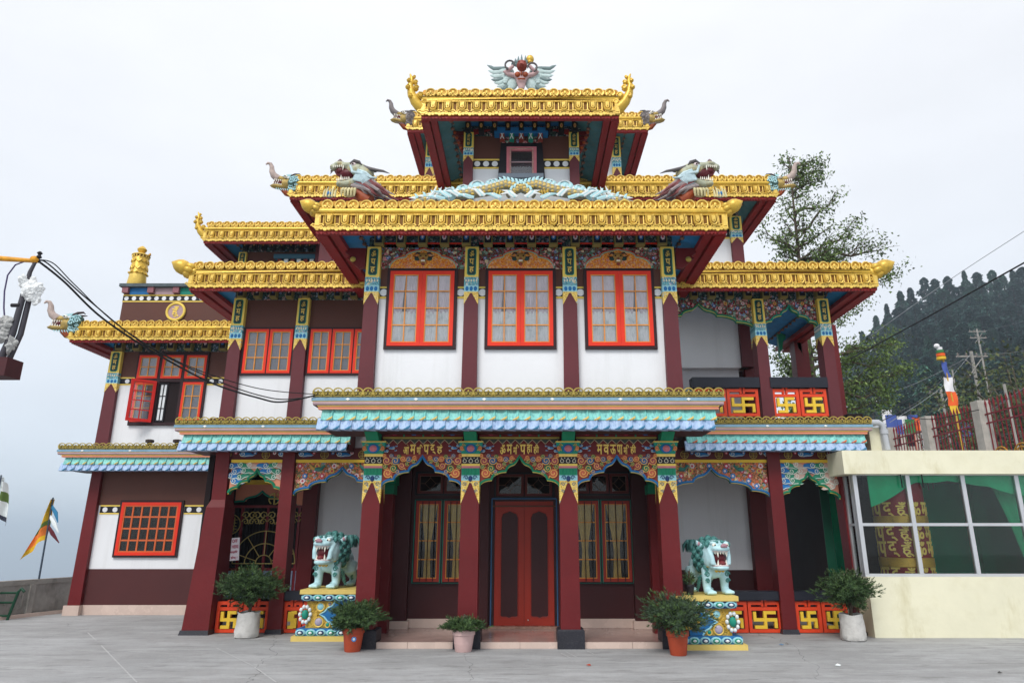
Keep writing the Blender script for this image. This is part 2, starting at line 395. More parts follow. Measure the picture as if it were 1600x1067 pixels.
fl_yel  = floral('cap_yellow', rgb(238,208,112), [rgb(226,190,90), rgb(150,170,160), rgb(232,200,110)], 24, rgb(190,150,60), petal=0.3)
glassm = glass('window_glass', (.98,.985,.99), .02)
glassd = glass('dark_glass', (0.85,0.86,0.85), -0.015)

# ================================================================== ground and terrain
def build_ground():
    m = bpy.data.materials.new('courtyard_concrete'); m.use_nodes = True; nt = m.node_tree; N = nt.nodes.new; L = nt.links.new
    b = nt.nodes['Principled BSDF']; b.inputs['Roughness'].default_value = 0.82; b.inputs['Specular IOR Level'].default_value = 0.25
    geo = N('ShaderNodeNewGeometry')
    def nz(scale, detail=6, rough=0.6, stretch=None):
        n = N('ShaderNodeTexNoise'); n.inputs['Scale'].default_value = scale; n.inputs['Detail'].default_value = detail; n.inputs['Roughness'].default_value = rough
        if stretch:
            mp = N('ShaderNodeMapping'); mp.inputs['Scale'].default_value = stretch; L(geo.outputs['Position'], mp.inputs[0]); L(mp.outputs[0], n.inputs['Vector'])
        else: L(geo.outputs['Position'], n.inputs['Vector'])
        return n.outputs[0]
    def rng(s, a, b_, c, d_):
        r = N('ShaderNodeMapRange'); r.inputs[1].default_value = a; r.inputs[2].default_value = b_; r.inputs[3].default_value = c; r.inputs[4].default_value = d_
        L(s, r.inputs[0]); return r.outputs[0]
    def mix(a, fac, c):
        mx = N('ShaderNodeMix'); mx.data_type = 'RGBA'; L(fac, mx.inputs[0])
        if isinstance(a, tuple): mx.inputs[6].default_value = a + (1,)
        else: L(a, mx.inputs[6])
        mx.inputs[7].default_value = c + (1,); return mx.outputs[2]
    col = mix((0.37,0.373,0.378), rng(nz(0.5,5), 0.35, 0.66, 0, 1), (0.30,0.30,0.30))
    col = mix(col, rng(nz(1.0,9,0.75,(0.6,2.4,1)), 0.48, 0.62, 0, 0.85), (0.44,0.445,0.45))
    col = mix(col, rng(nz(1.0,8,0.7,(1.4,5.5,1)), 0.53, 0.64, 0, 0.55), (0.19,0.187,0.182))
    col = mix(col, rng(nz(26,4,0.7), 0.55, 0.8, 0, 0.45), (0.14,0.14,0.14))
    col = mix(col, rng(nz(75,3,0.8), 0.52, 0.75, 0, 0.5), (0.16,0.16,0.16))
    col = mix(col, rng(nz(3.2,7,0.75), 0.52, 0.70, 0, 0.5), (0.24,0.235,0.23))
    # long thin cracks with a shape of their own
    n = N('ShaderNodeTexNoise'); n.inputs['Scale'].default_value = 0.9; n.inputs['Detail'].default_value = 6; L(geo.outputs['Position'], n.inputs['Vector'])
    ma = N('ShaderNodeVectorMath'); ma.operation = 'MULTIPLY_ADD'; ma.inputs[1].default_value = (0.9,0.9,0); L(n.outputs['Color'], ma.inputs[0]); L(geo.outputs['Position'], ma.inputs[2])
    v = N('ShaderNodeTexVoronoi'); v.feature = 'DISTANCE_TO_EDGE'; v.inputs['Scale'].default_value = 0.19; L(ma.outputs[0], v.inputs['Vector'])
    crack = rng(v.outputs['Distance'], 0.0, 0.0013, 0.6, 0.0)
    col = mix(col, crack, (0.06,0.058,0.055))
    L(col, b.inputs['Base Color'])
    bp = N('ShaderNodeBump'); bp.inputs['Strength'].default_value = 0.35; bp.inputs['Distance'].default_value = 0.01
    L(nz(14,6,0.7), bp.inputs['Height']); L(bp.outputs[0], b.inputs['Normal'])
    # terrace: reaches the parapet on the left and behind, stops where the hillside falls away
    (xa, ya), (xb, yb) = G(-260, 985), G(105, 955)
    mb = MB(); pts = [(-26, -40), (60, -40), (60, 26), (-9.0, 26), (-9.6, yb + 0.45), (xa - 0.2, ya + 0.35), (-26, ya + 0.1)]
    mb.add([(x, y, 0) for x, y in pts] + [(x, y, -0.5) for x, y in pts],
           [list(range(7))] + [[(i+1) % 7, i, 7+i, 7+(i+1) % 7] for i in range(7)])
    tag(mb.put('courtyard', m), kind='structure')
    # chalk marks left on the paving
    mb = MB()
    chalk = paint('chalk', (0.46,0.46,0.46), 0.9, var=0.25, sc=20)
    for a, b_ in (((137, 988), (150, 1000)), ((158, 1008), (214, 1066)), ((338, 1012), (395, 1040)), ((398, 1042), (432, 1066)),
                  ((876, 1020), (892, 1028)), ((884, 1018), (902, 1027)), ((916, 1016), (932, 1024))):
        (x0, y0), (x1, y1) = G(*a), G(*b_); n = Vector((y0-y1, x1-x0)).normalized()*0.009
        mb.add([(x0-n.x, y0-n.y, .004), (x0+n.x, y0+n.y, .004), (x1+n.x, y1+n.y, .004), (x1-n.x, y1-n.y, .004)], [(0,1,2,3)])
    o = mb.put('chalk_line', chalk); tag(o, kind='structure')
build_ground()

def terrain_h(x, y):
    """ridge rising to the right behind the temple, valley falling away to the left and far"""
    r = max(0.0, min(1.0, (x - 14) / 70.0)); r = r*r*(3-2*r)
    up = max(0.0, (y - 24)) * 0.33 * r
    up = 70 * (1 - math.exp(-up / 70))
    far = max(0.0, y - 205) * 0.55
    left = max(0.0, -9.5 - x); back = max(0.0, y - 26)
    drop = (left * 0.9 + back * 0.8 * (1 - r))
    drop = 420 * (1 - math.exp(-drop / 420))
    h = up - drop - far * r
    return max(-420.0, h) - 0.62 + 1.2 * mnoise.noise((x*0.05, y*0.05, 0)) * min(1, (left + back) / 20)
def build_terrain():
    xs = [-6000,-3500,-2000,-1200,-700,-400,-250,-160,-100,-70,-50,-38,-28,-20,-14,-11,-9.4,-5,0,5,10,16,22,30,40,52,66,80,95,110,130,155,190,250,350,600,1200,2500,6000]
    ys = [-60,-30,0,10,14,18,22,25,28,32,38,46,56,68,80,92,104,116,128,140,152,164,176,190,205,225,260,320,420,600,900,1500,2600,4200,7000]
    v = [(x, y, terrain_h(x, y)) for y in ys for x in xs]; n = len(xs)
    f = [(j*n+i, j*n+i+1, (j+1)*n+i+1, (j+1)*n+i) for j in range(len(ys)-1) for i in range(n-1)]
    m = paint('hillside_scrub', (0.035,0.055,0.025), 0.95, var=0.5, sc=0.15, bump=0.6, bsc=0.8)
    mb = MB(); mb.add(v, f, 0, True); tag(mb.put('hillside', m), kind='structure')
build_terrain()

# ================================================================== ornament units (shared meshes)
def spiral(cx, cz, r, turns=1.3, d=1, y=0.0, a0=-pi/2, n=11):
    return [(cx + d*r*(1-.82*i/(n-1))*cos(a0+2*pi*turns*i/(n-1)), y, cz + r*(1-.82*i/(n-1))*sin(a0+2*pi*turns*i/(n-1))) for i in range(n)]
def circ(r, n=16, a0=0.0, a1=2*pi, cx=0, cz=0):
    k = n if abs(a1-a0-2*pi) < 1e-6 else n-1
    return [(cx + r*cos(a0+(a1-a0)*i/k), cz + r*sin(a0+(a1-a0)*i/k)) for i in range(n)]
def unit_scallop():
    mb = MB()
    mb.prism(circ(.93, 18), -.02, .3, 1)
    mb.tube([(x, -.10, z) for x, z in circ(.86, 15, rad(-48), rad(228))], .14, 5, 0)
    for d in (1, -1): mb.tube(spiral(.37*d, -.34, .32, 1.15, d, -.16, rad(-60), 9), [.13,.14,.14,.14,.13,.13,.12,.11,.1], 5, 0)
    mb.ball((0, -.12, .12), (.24, .14, .36), 8, 5, 0)
    mb.ball((0, -.12, -.62), (.2, .12, .2), 6, 4, 0)
    return mb.mesh('scallop', [goldp, goldd])
def unit_tongue():
    mb = MB()
    U = [(-.5,.5)] + [(.5*cos(a), -.08+.42*sin(a)) for a in [pi+pi*i/8 for i in range(9)]] + [(.5,.5)]
    mb.tube([(x, -.08, z) for x, z in U], .10, 5, 0)
    I = [(x*.62, z*.72+.04) for x, z in U]
    mb.prism(I, -.10, .05, 0); mb.prism([(x*.5, z*.55) for x, z in U], -.15, 0, 0)
    mb.ball((0, -.16, -.05), (.12, .06, .14), 6, 4, 0)
    return mb.mesh('tongue', [goldp])
def unit_ring():
    mb = MB()
    mb.tube([(x, -.10, z) for x, z in circ(.46, 13, rad(-35), rad(215), 0, .0)], .085, 4, 0)
    for d in (1, -1): mb.tube(spiral(.22*d, -.13, .20, 1.2, d, -.12, rad(-70), 9), .062, 4, 0)
    mb.ball((0, -.12, .13), (.10, .07, .15), 6, 4, 0)
    mb.tube([(-.5,-.08,-.36), (-.3,-.08,-.42), (0,-.08,-.36), (.3,-.08,-.42), (.5,-.08,-.36)], .05, 4, 0)
    return mb.mesh('crest_ring', [tarn])
def unit_tile(body, lip):
    mb = MB(); n = 7; vs = []; fs = []
    prof = [(-.52,-.02), (-.44,-.10), (-.2,-.06), (.1,-.05), (.36,-.09), (.50,-.20), (.55,-.10)]
    for zz, yo in ((.5, .10), (.0, .02), (-.42, -.04), (-.5, -.07)):
        for x, y in prof: vs.append((x, y+yo - (.06*(x+.5) if zz < -.3 else 0), zz - (.05*(x+.5) if zz < -.3 else 0)))
    for j in range(3):
        for i in range(n-1): fs.append((j*n+i, (j+1)*n+i, (j+1)*n+i+1, j*n+i+1))
    b = len(vs)
    for x, y in prof: vs.append((x, .2, -.5 - .05*(x+.5)))
    for i in range(n-1): fs.append((3*n+i, b+i, b+i+1, 3*n+i+1))
    mb.add(vs, fs, 0, True)
    mb.tube([(-.02,-.16,-.50), (.16,-.20,-.50), (.34,-.24,-.44), (.48,-.25,-.33), (.52,-.22,-.2)], [.02,.075,.11,.08,.02], 6, 1)
    return mb.mesh('tile', [body, lip])
def unit_scroll(cbody, cline):
    mb = MB()
    mb.prism(circ(.9, 12), -.25, .2, 0)
    mb.ball((0, -.2, 0), (.95, .3, .95), 10, 5, 0)
    mb.tube(spiral(0, 0, .95, 1.5, 1, -.42, rad(200), 14), [.11]*12 + [.10, .08], 4, 1)
    mb.tube([(-.9,-.3,-.3), (-1.05,-.25,-.65), (-1.35,-.2,-.85)], [.11,.12,.03], 4, 1)
    return mb.mesh('scroll', [cbody, cline])
def unit_flower(cpetal, ccore):
    mb = MB()
    for k in range(7):
        a = 2*pi*k/7; mb.ball((.6*cos(a), -.1, .6*sin(a)), (.36, .14, .36), 7, 4, 0)
    mb.ball((0, -.18, 0), (.42, .2, .42), 8, 5, 1)
    return mb.mesh('blossom', [cpetal, ccore])
def unit_cloud(cbody, cline):
    mb = MB()
    mb.ball((0, 0, 0), (1.0, .18, .42), 10, 5, 0)
    mb.ball((-.6, -.03, .12), (.5, .2, .42), 9, 5, 0); mb.ball((.5, -.02, -.1), (.7, .17, .26), 9, 5, 0)
    mb.tube(spiral(-.6, .12, .45, 1.3, 1, -.2, rad(180), 10), .07, 4, 1)
    mb.tube([(-.9,-.12,-.3), (-.3,-.2,-.36), (.3,-.2,-.2), (.9,-.14,-.22), (1.3,-.05,0)], [.04,.07,.07,.06,.02], 4, 1)
    return mb.mesh('cloud_motif', [cbody, cline])
SCALLOP, TONGUE, RING = unit_scallop(), unit_tongue(), unit_ring()
TILE_A, TILE_AO, TILE_B = unit_tile(tile1, tiley), unit_tile(tile1, tileo), unit_tile(tile2, tileb)
sc_or = paint('scroll_orange', rgb(196,98,70), 0.5, var=0.15, sc=9); sc_ro = paint('scroll_rose', rgb(160,70,80), 0.5, var=0.2, sc=9)
sc_bl = paint('scroll_blue', rgb(36,96,150), 0.5, var=0.2, sc=9); sc_gr = paint('scroll_green', rgb(40,120,80), 0.5, var=0.2, sc=9)
sc_li = paint('scroll_line', rgb(232,178,96), 0.5, var=0.1, sc=9)
SCROLLS = [unit_scroll(c, sc_li) for c in (sc_or, sc_bl, sc_gr, sc_ro)]
fl_w = paint('petal_white', rgb(226,206,206), 0.5); fl_r = paint('petal_red', rgb(186,60,80), 0.5); fl_b = paint('petal_blue', rgb(50,120,180), 0.5); fl_y = paint('petal_ochre', rgb(214,170,80), 0.5)
FLOWERS = [unit_flower(fl_r, fl_w), unit_flower(fl_b, fl_w), unit_flower(fl_w, fl_r), unit_flower(fl_y, fl_r)]
cl_g = paint('cloud_green', rgb(50,140,110), 0.5, var=0.15); cl_b = paint('cloud_deep_blue', rgb(40,120,186), 0.5, var=0.15); cl_p = paint('cloud_beige', rgb(204,170,156), 0.5, var=0.12)
cl_l = paint('cloud_line', rgb(220,226,214), 0.5)
CLOUDS = [unit_cloud(c, cl_l) for c in (cl_b, cl_g, cl_p)]
DISC = MB().prism(circ(1, 18), -1, 0).mesh('disc', [white])
UBOX = MB().box(-.5,.5,-.5,.5,-.5,.5)
def boxmesh(m):
    k = 'ub_' + m.name
    if k not in TXT: TXT[k] = UBOX.mesh('piece', [m])
    return TXT[k]
def pbox(name, m, parent, x0, x1, y0, y1, z0, z1):
    return put(name, boxmesh(m), parent, T((x0+x1)/2, (y0+y1)/2, (z0+z1)/2) @ S(abs(x1-x0), abs(y1-y0), abs(z1-z0)))

# ================================================================== the temple
HALL = thing('monastery', 'maroon and white Buddhist monastery with tiers of gilded upturned roofs', 'monastery', (-0.1, 12.0, 0))

# ---------------------------------------------------------------- corner finials
def bud_mesh():
    mb = MB()       # points along -X, base at origin
    mb.M = RY(rad(-68))
    mb.lathe([(.05,0),(.095,.015),(.118,.07),(.114,.14),(.082,.20),(.036,.245),(.004,.275)], 14, (0,0,.09))
    for k in range(7):
        a = 2*pi*k/7; mb.ball((.08*cos(a), .08*sin(a), .08), (.055,.055,.075), 7, 5)
    mb.ball((0,0,0), (.11,.11,.07), 8, 5)
    mb.M = None
    for k, (x, z, r) in enumerate(((.05,.06,.07), (.10,.10,.055), (.09,-.08,.065), (.03,-.12,.05), (.06,-.17,.045))):
        mb.ball((x, -.02, z), (r, r*.9, r), 8, 5)
        mb.tube(spiral(x, z, r*.8, 1.1, 1, -.02-r*.8, 0, 8), r*.22, 4)
    return mb.mesh('lotus_bud', [gold])
def flame_mesh():
    mb = MB()       # sweeps out to -X and up
    mb.tube([(.22,0,-.02), (.10,0,-.06), (-.03,0,-.01), (-.12,0,.08), (-.18,0,.20), (-.20,0,.32), (-.18,0,.42), (-.21,0,.50)],
            [.04,.07,.078,.068,.056,.044,.03,.01], 9)
    for x, z, r in ((-.01,.06,.055), (-.07,.16,.055), (-.20,.13,.035), (-.13,.27,.045), (-.24,.26,.034), (-.14,.36,.036), (-.23,.37,.03), (-.16,.44,.026)):
        mb.ball((x, -.03, z), (r, r, r), 8, 5); mb.tube(spiral(x, z, r*.85, 1.2, 1, -.03-r*.85, 0, 8), r*.2, 4)
    mb.tube([(.12,-.09,-.10), (.10,-.1,.06)], .02, 6)
    return mb.mesh('flame_finial', [gold])
def makara_mesh(dark=False):
    trunk = paint('trunk_dusk', rgb(120,112,112), 0.5, var=0.2, sc=9) if dark else paint('trunk_mauve', rgb(176,158,150), 0.5, var=0.3, sc=14)
    mb = MB()       # head looks to -X, mouth open, trunk curls up; base at origin
    for k in range(20):                                          # green curls of the ruff
        a = 2*pi*k/10+.3*(k//10); r = .045+.012*(k % 3); xx = (-.04, .045)[k//10]
        y_, z_ = .09*cos(a), .02+(.125+.02*(k//10))*sin(a)
        mb.ball((xx, y_, z_), r, 8, 6, 1)
        if y_ < .03: mb.tube(spiral(xx, z_, r*.75, 1.2, 1, y_-r*.9, 0, 8), r*.18, 4, 7)
    for k in range(9):                                           # ragged fringe behind the cheek
        a = rad(-80+22*k); mb.cone((-.08, -.07, .02+.10*sin(a)), (.03, -.12, .02+.17*sin(a)), .02, 4, 7)
    mb.ball((-.10, 0, .02), (.15,.10,.12), 10, 7, 2)
    mb.ball((-.22, 0, .10), (.14,.075,.06), 10, 6, 2)             # upper jaw
    mb.ball((-.26, 0, -.07), (.16,.075,.045), 10, 6, 0)          # lower jaw
    mb.ball((-.24, 0, .01), (.12,.07,.075), 8, 5, 3)             # mouth
    mb.tube([(-.28,0,.10), (-.37,0,.16), (-.41,0,.24), (-.42,0,.33), (-.45,0,.39), (-.50,0,.40), (-.53,0,.36)],
            [.075,.065,.055,.045,.035,.025,.012], 8, 4)
    for k in range(5):
        mb.cone((-.20-.035*k, -.055, .06), (-.20-.035*k, -.06, .0), .014, 4, 5); mb.cone((-.22-.035*k, -.05, -.045), (-.22-.035*k, -.055, .015), .014, 4, 5)
    mb.ball((-.15, -.09, .13), (.04,.03,.035), 7, 5, 5); mb.ball((-.165, -.115, .13), .015, 6, 4, 6)
    mb.tube([(-.06,-.04,.17), (.02,-.05,.23), (.10,-.05,.25), (.14,-.05,.22)], [.03,.025,.018,.006], 6, 6)
    mb.tube([(-.05,.04,.17), (.05,.05,.21), (.15,.05,.22)], [.03,.02,.006], 6, 6)
    for k in range(7):
        mb.cone((-.08-.02*k, -.06, .17-.005*k), (-.04-.02*k, -.07, .23-.008*k), .014, 4, 7); mb.cone((-.06-.04*k, -.04, -.10-.004*k), (-.03-.04*k, -.05, -.16), .015, 4, 7)
    mb.tube([(-.20,0,-.10), (-.10,0,-.18), (.0,0,-.20)], [.04,.06,.05], 7, 8)
    ruff = paint('ruff_dusk', rgb(150,140,134), 0.5, var=0.3, sc=9) if dark else paint('ruff_green', rgb(84,116,112), 0.5, var=0.35, sc=18)
    mk = paint('makara_gold', rgb(176,150,84), .45, .1, .3, 14, bump=.4, bsc=40, fine=.5, dirt=rgb(96,90,70), fsc=26)
    return mb.mesh('makara_head', [mk, ruff, mk, mouthm, trunk, toothm, irisd if not dark else horn_m, bluew if not dark else trunk, neck_o])
BUD, FLAME, MAKARA, MAKARAD = bud_mesh(), flame_mesh(), makara_mesh(), makara_mesh(True)
FIN = {'bud': ('lotus_bud_finial', BUD), 'flame': ('flame_finial', FLAME), 'makara': ('makara_finial', MAKARA), 'makarad': ('makara_finial', MAKARAD)}

# ---------------------------------------------------------------- gilded roof
def gilded_roof(xl, xr, Yf, zb, H, Yb, sp, tp, fin=(None, None), fs=1.0, soffit=None, band=.32, label=None, fz=0.62):
    soffit = soffit or soffit_b
    mb = MB(); e = .13
    mb.box(xl, xr, Yf, Yf+e, zb, zb+.68*H, 0)
    mb.box(xl, xl+e, Yf+e+.002, Yb, zb, zb+.68*H, 0); mb.box(xr-e, xr, Yf+e+.002, Yb, zb, zb+.68*H, 0)
    mb.box(xl+e+.002, xr-e-.002, Yf+e+.004, Yb, zb+.64*H, zb+.70*H, 1)
    roof = mb.put('gilded_roof', [goldb, concrete], HALL)
    if label: roof['label'] = label
    mb = MB(); rr = .085*H; y = Yf-.012; z = zb+.615*H
    mb.tube([(xl+rr-.03, Yb, z), (xl+rr-.03, y, z), (xr-rr+.03, y, z), (xr-rr+.03, Yb, z)], rr, 10)
    mb.box(xl-.015, xr+.015, Yf-.03, Yf+.01, zb+.475*H, zb+.51*H)
    mb.put('roll_moulding', gold, roof)
    r = min(sp*.475, .19*H); zc = zb+H-r*.98
    n = max(1, round((xr-xl-.10)/sp)); st = (xr-xl-.10)/n
    for i in range(n):
        x = xl+.05+st*(i+.5)
        put('scallop', SCALLOP, roof, T(x, Yf+.0+RND.uniform(-.004,.004), zc) @ RY(RND.uniform(-.06,.06)) @ RX(RND.uniform(-.05,.05)) @ S(r*st/sp*RND.uniform(.96,1.03), r*.75, r*RND.uniform(.97,1.05)))
    mb = MB()
    mb.box(xl+.03, xr-.03, Yf+.05, Yf+.10, zb+.66*H, zc+r*.25)
    for i in range(n+1): mb.prism(circ(r*.55, 10, cx=xl+.05+st*i, cz=zc+r*.42), Yf+.035, Yf+.075)
    mb.put('scallop_backing', goldd, roof)
    n = max(1, round((xr-xl-.16)/tp)); st = (xr-xl-.16)/n
    th = .34*H; tz = zb+.315*H
    for i in range(n):
        x = xl+.08+st*(i+.5)
        put('tongue', TONGUE, roof, T(x, Yf-.008, tz+.01*H) @ RY(RND.uniform(-.025,.025)) @ S(st*.44*RND.uniform(.96,1.03), .30*RND.uniform(.9,1.1), th*.98))
    mb = MB()
    for i in range(n+1):
        for dx in (-.15, .15):
            x = xl+.08+st*(i+dx)
            if xl+.03 < x < xr-.03: mb.tube([(x, Yf-.004, tz-.46*th), (x, Yf-.004, tz+.5*th)], [.05*st]*2, 5)
    tag(mb.put('reed_band', goldp, roof), kind='stuff')
    mb = MB(); k = max(8, int((xr-xl)/(tp/4.2))); s2 = (xr-xl)/k
    for i in range(k):
        x = xl+s2*(i+.5); dz = .022*H*sin(i*2.1)
        mb.prism(circ(s2*.56, 9, cx=x, cz=zb+.05*H+dz), Yf-.028, Yf+.0)
        if i % 4 == 0:
            mb.ball((x, Yf-.02, zb+.14*H), (s2*1.1, .03, .035*H), 8, 4)
            mb.tube(spiral(x+s2, zb+.125*H, s2*.7, 1.1, 1, Yf-.025, 0, 7), s2*.2, 4)
            mb.tube(spiral(x-s2, zb+.125*H, s2*.7, 1.1, -1, Yf-.025, 0, 7), s2*.2, 4)
    tag(mb.put('lace_trim', goldp, roof), kind='stuff')
    for x0, x1 in ((xl-.012, xl+.075), (xr-.075, xr+.012)):
        mb = MB(); mb.box(x0, x1, Yf-.035, Yf+.03, zb+.02, zb+.47*H); mb.box(x0+.015, x1-.015, Yf-.045, Yf-.03, zb+.06, zb+.42*H)
        mb.put('corner_block', goldp, roof)
    # underside: red border boards with a toothed edge, then the painted soffit
    mb = MB()
    mb.box(xl+.004, xr-.004, Yf+.006, Yf+.10, zb-.045, zb-.002, 0)
    for a, b_ in ((xl+.004, xl+band*.5), (xr-band*.5, xr-.004)): mb.box(a, b_, Yf+.102, Yb, zb-.05, zb-.003, 0)
    for a, b_ in ((xl+band*.56, xl+band), (xr-band, xr-band*.56)): mb.box(a, b_, Yf+.135, Yb, zb-.012, zb+.07, 0)
    nt_ = int((Yb-Yf)/.075)
    for i in range(nt_):
        yy = Yf+.11+i*.075
        if yy+.05 > Yb: break
        mb.box(xl-.012, xl+.004, yy, yy+.042, zb-.06, zb+.01, 0); mb.box(xr-.004, xr+.012, yy, yy+.042, zb-.06, zb+.01, 0)
    for i in range(int((xr-xl)/.06)):
        mb.box(xl+.02+i*.06, xl+.05+i*.06, Yf+.0, Yf+.02, zb-.06, zb-.03, 0)
    mb.put('eave_border', redband, roof)
    mb = MB(); sl = .5; h0, h1 = zb+.072, zb+.602*H
    mb.box(xl+band+sl, xr-band-sl, Yf+.137, Yb, h1, zb+.635*H)
    for s_, xe in ((1, xl+band*.55), (-1, xr-band*.55)):
        xi = xe+s_*(sl+band*.45); ys = (Yf+.137, Yb)
        q = [(xe, ys[0], h0), (xi, ys[0], h1), (xi, ys[1], h1), (xe, ys[1], h0)]; q2 = [(a_, b2, c2+.03) for a_, b2, c2 in q]
        if s_ > 0: mb.hexa(q, q2)
        else: mb.hexa([q[1], q[0], q[3], q[2]], [q2[1], q2[0], q2[3], q2[2]])
    mb.put('soffit', soffit, roof)
    hs = lambda d: h0+(h1-h0)*min(1, d/(sl+band*.45))
    mb = MB()
    for sx, xx in ((1, xl+band+.22), (-1, xr-band-.22)):
        mb.tube([(xx, Yf+.16, hs(.22+band*.45)-.01), (xx, Yb, hs(.22+band*.45)-.01)], .010, 4, 1)
        for i in range(int((Yb-Yf-.2)/.24)):
            mb.ball((xx, Yf+.22+i*.24, hs(.22+band*.45)-.02), (.042,.035,.035), 8, 5, 0); mb.ball((xx+.03*sx, Yf+.31+i*.24, hs(.22+band*.45)-.015), .016, 6, 4, 0)
    mb.put('bead_trail', [paint('bead_brown', rgb(130,96,80), 0.5, var=0.3, sc=20), black], roof)
    for side, f in zip((1, -1), fin):
        if not f: continue
        nm, me = FIN[f]; fk = {'makara':1.15,'makarad':1.15,'flame':1.42}.get(f, 1.0); xx = xl if side == 1 else xr
        put(nm, me, roof, T(xx + side*.03*fs, Yf+.06, zb+fz*H) @ RZ(rad(22*side)) @ S(side*fs*fk, fs*fk, fs*fk))
    return roof

# ---------------------------------------------------------------- painted column
def wl(z, z0, z1, w0, w1): return w0 + (w1-w0)*(z-z0)/(z1-z0)
LET = ['ॐ', 'म', 'ण', 'प', 'द', 'ह']
def column(cx, Yf, dep, z0, z1, w0, w1, cap=None, ch=0.0, m=None, plinth=0.0, letters=None, notch=1.0):
    m = m or maroon
    mb = MB(); a, b_ = w0/2, w1/2
    mb.hexa([(cx-a,Yf,z0),(cx+a,Yf,z0),(cx+a,Yf+dep,z0),(cx-a,Yf+dep,z0)], [(cx-b_,Yf,z1),(cx+b_,Yf,z1),(cx+b_,Yf+dep,z1),(cx-b_,Yf+dep,z1)])
    col = mb.put('column', m, HALL)
    h = lambda z, k=1.0: wl(z, z0, z1, w0, w1)/2*k
    def band(name, za, zb, mat_, pr, k=1.0):
        mb = MB(); mb.hexa([(cx-h(za,k)-pr,Yf-pr,za),(cx+h(za,k)+pr,Yf-pr,za),(cx+h(za,k)+pr,Yf+dep+pr,za),(cx-h(za,k)-pr,Yf+dep+pr,za)],
                           [(cx-h(zb,k)-pr,Yf-pr,zb),(cx+h(zb,k)+pr,Yf-pr,zb),(cx+h(zb,k)+pr,Yf+dep+pr,zb),(cx-h(zb,k)-pr,Yf+dep+pr,zb)])
        return mb.put(name, mat_, col)
    def wcut(za, zb, mat_, pr):          # two pointed pendants either side of a notch, on the front and on both flanks
        mb = MB(); a0, a1 = h(za), h(zb)
        zn = za + (zb-za)*.90
        mb.prism([(cx-a0-pr,za), (cx-a0*.12,zn), (cx+a0*.12,zn), (cx+a0+pr,za), (cx+a1+pr,zb), (cx-a1-pr,zb)], Yf-pr, Yf-.0005)
        for s in (-1, 1):
            xo = cx+s*(a0+pr); xi = cx+s*(a1-.004)
            ym = Yf+dep/2
            mb.add([(xo,Yf,za),(xo,ym,zn),(xo,Yf+dep,za),(cx+s*(a1+pr),Yf+dep,zb),(cx+s*(a1+pr),Yf,zb)], [(0,1,2,3,4) if s > 0 else (4,3,2,1,0)])
        return mb.put('pendant', mat_, col)
    if cap == 'upper':
        zt = z1; zw = z1-ch; z_ = lambda f: zt-ch*f
        band('plaque', z_(.53), z_(0), yellow, .006)
        zp0, zp1 = z_(.50), z_(.03); k = .70
        mb = MB(); wv = h((zp0+zp1)/2)*k; c_ = wv*.35
        out_ = lambda w_, a, b2, c2: [(cx-w_,a+c2),(cx-w_+c2,a),(cx+w_-c2,a),(cx+w_,a+c2),(cx+w_,b2-c2),(cx+w_-c2,b2),(cx-w_+c2,b2),(cx-w_,b2-c2)]
        mb.prism(out_(wv, zp0, zp1, c_), Yf-.010, Yf-.004); mb.put('plaque_panel', teal, col)
        mb = MB(); mb.prism(out_(wv*.84, zp0+wv*.16, zp1-wv*.16, c_*.8), Yf-.014, Yf-.008); mb.put('plaque_field', dkgreen, col)
        L_ = letters or ['ॐ', 'म', 'ह']
        for i, ch_ in enumerate(L_):
            zz = zp1-(zp1-zp0)*(.20+.30*i)
            put('gold_letter', text_mesh(ch_, goldp, bold=.012), col, T(cx, Yf-.016, zz) @ S(wv*1.0, .05, (zp1-zp0)*.22))
        band('bead_band', z_(.67), z_(.53), fl_cap, .008)
        mb = MB()
        for i in range(5): mb.ball((cx+h(z_(.58))*(-.8+.4*i), Yf-.010, z_(.59)), (h(z1)*.13,.012,ch*.025), 7, 4)
        mb.put('bead_row', cream, col)
        band('lotus_band', z_(.78), z_(.67), ltblue, .007)
        mb = MB()
        for i in range(3): mb.ball((cx+h(z_(.72))*(-.62+.62*i), Yf-.007, z_(.73)), (h(z1)*.28,.010,ch*.04), 9, 5)
        mb.put('lotus_petals', blue, col)
        wcut(z_(1.0), z_(.78), fl_yel, .0065)
    if cap == 'lower':
        z_ = lambda f: z1-ch*f
        # flared lotus block
        mb = MB(); a0, a1 = h(z_(.20))*1.1, h(z1)*1.42
        mb.hexa([(cx-a0,Yf-.02,z_(.20)),(cx+a0,Yf-.02,z_(.20)),(cx+a0,Yf+dep+.02,z_(.20)),(cx-a0,Yf+dep+.02,z_(.20))],
                [(cx-a1,Yf-.07,z_(.02)),(cx+a1,Yf-.07,z_(.02)),(cx+a1,Yf+dep+.07,z_(.02)),(cx-a1,Yf+dep+.07,z_(.02))])
        mb.put('capital', teal, col)
        mb = MB(); mb.box(cx-a1-.008, cx+a1+.008, Yf-.08, Yf+dep+.08, z_(.02), z_(0)); mb.put('abacus', goldp, col)
        zc = z_(.115); rr = h(z1)*.62; yy = Yf-.055
        mb = MB(); mb.ball((cx, yy, zc), (rr*1.15,.03,rr*.95), 12, 6); mb.put('lotus', blue, col)
        mb = MB(); mb.ball((cx, yy-.012, zc-.004), (rr*.78,.035,rr*.66), 12, 6, 0)
        for i in range(5): mb.ball((cx+rr*(-.4+.2*i), yy-.03, zc-.01), (rr*.10,.02,rr*.5), 6, 5, 0)
        mb.put('lotus_heart', pink, col)
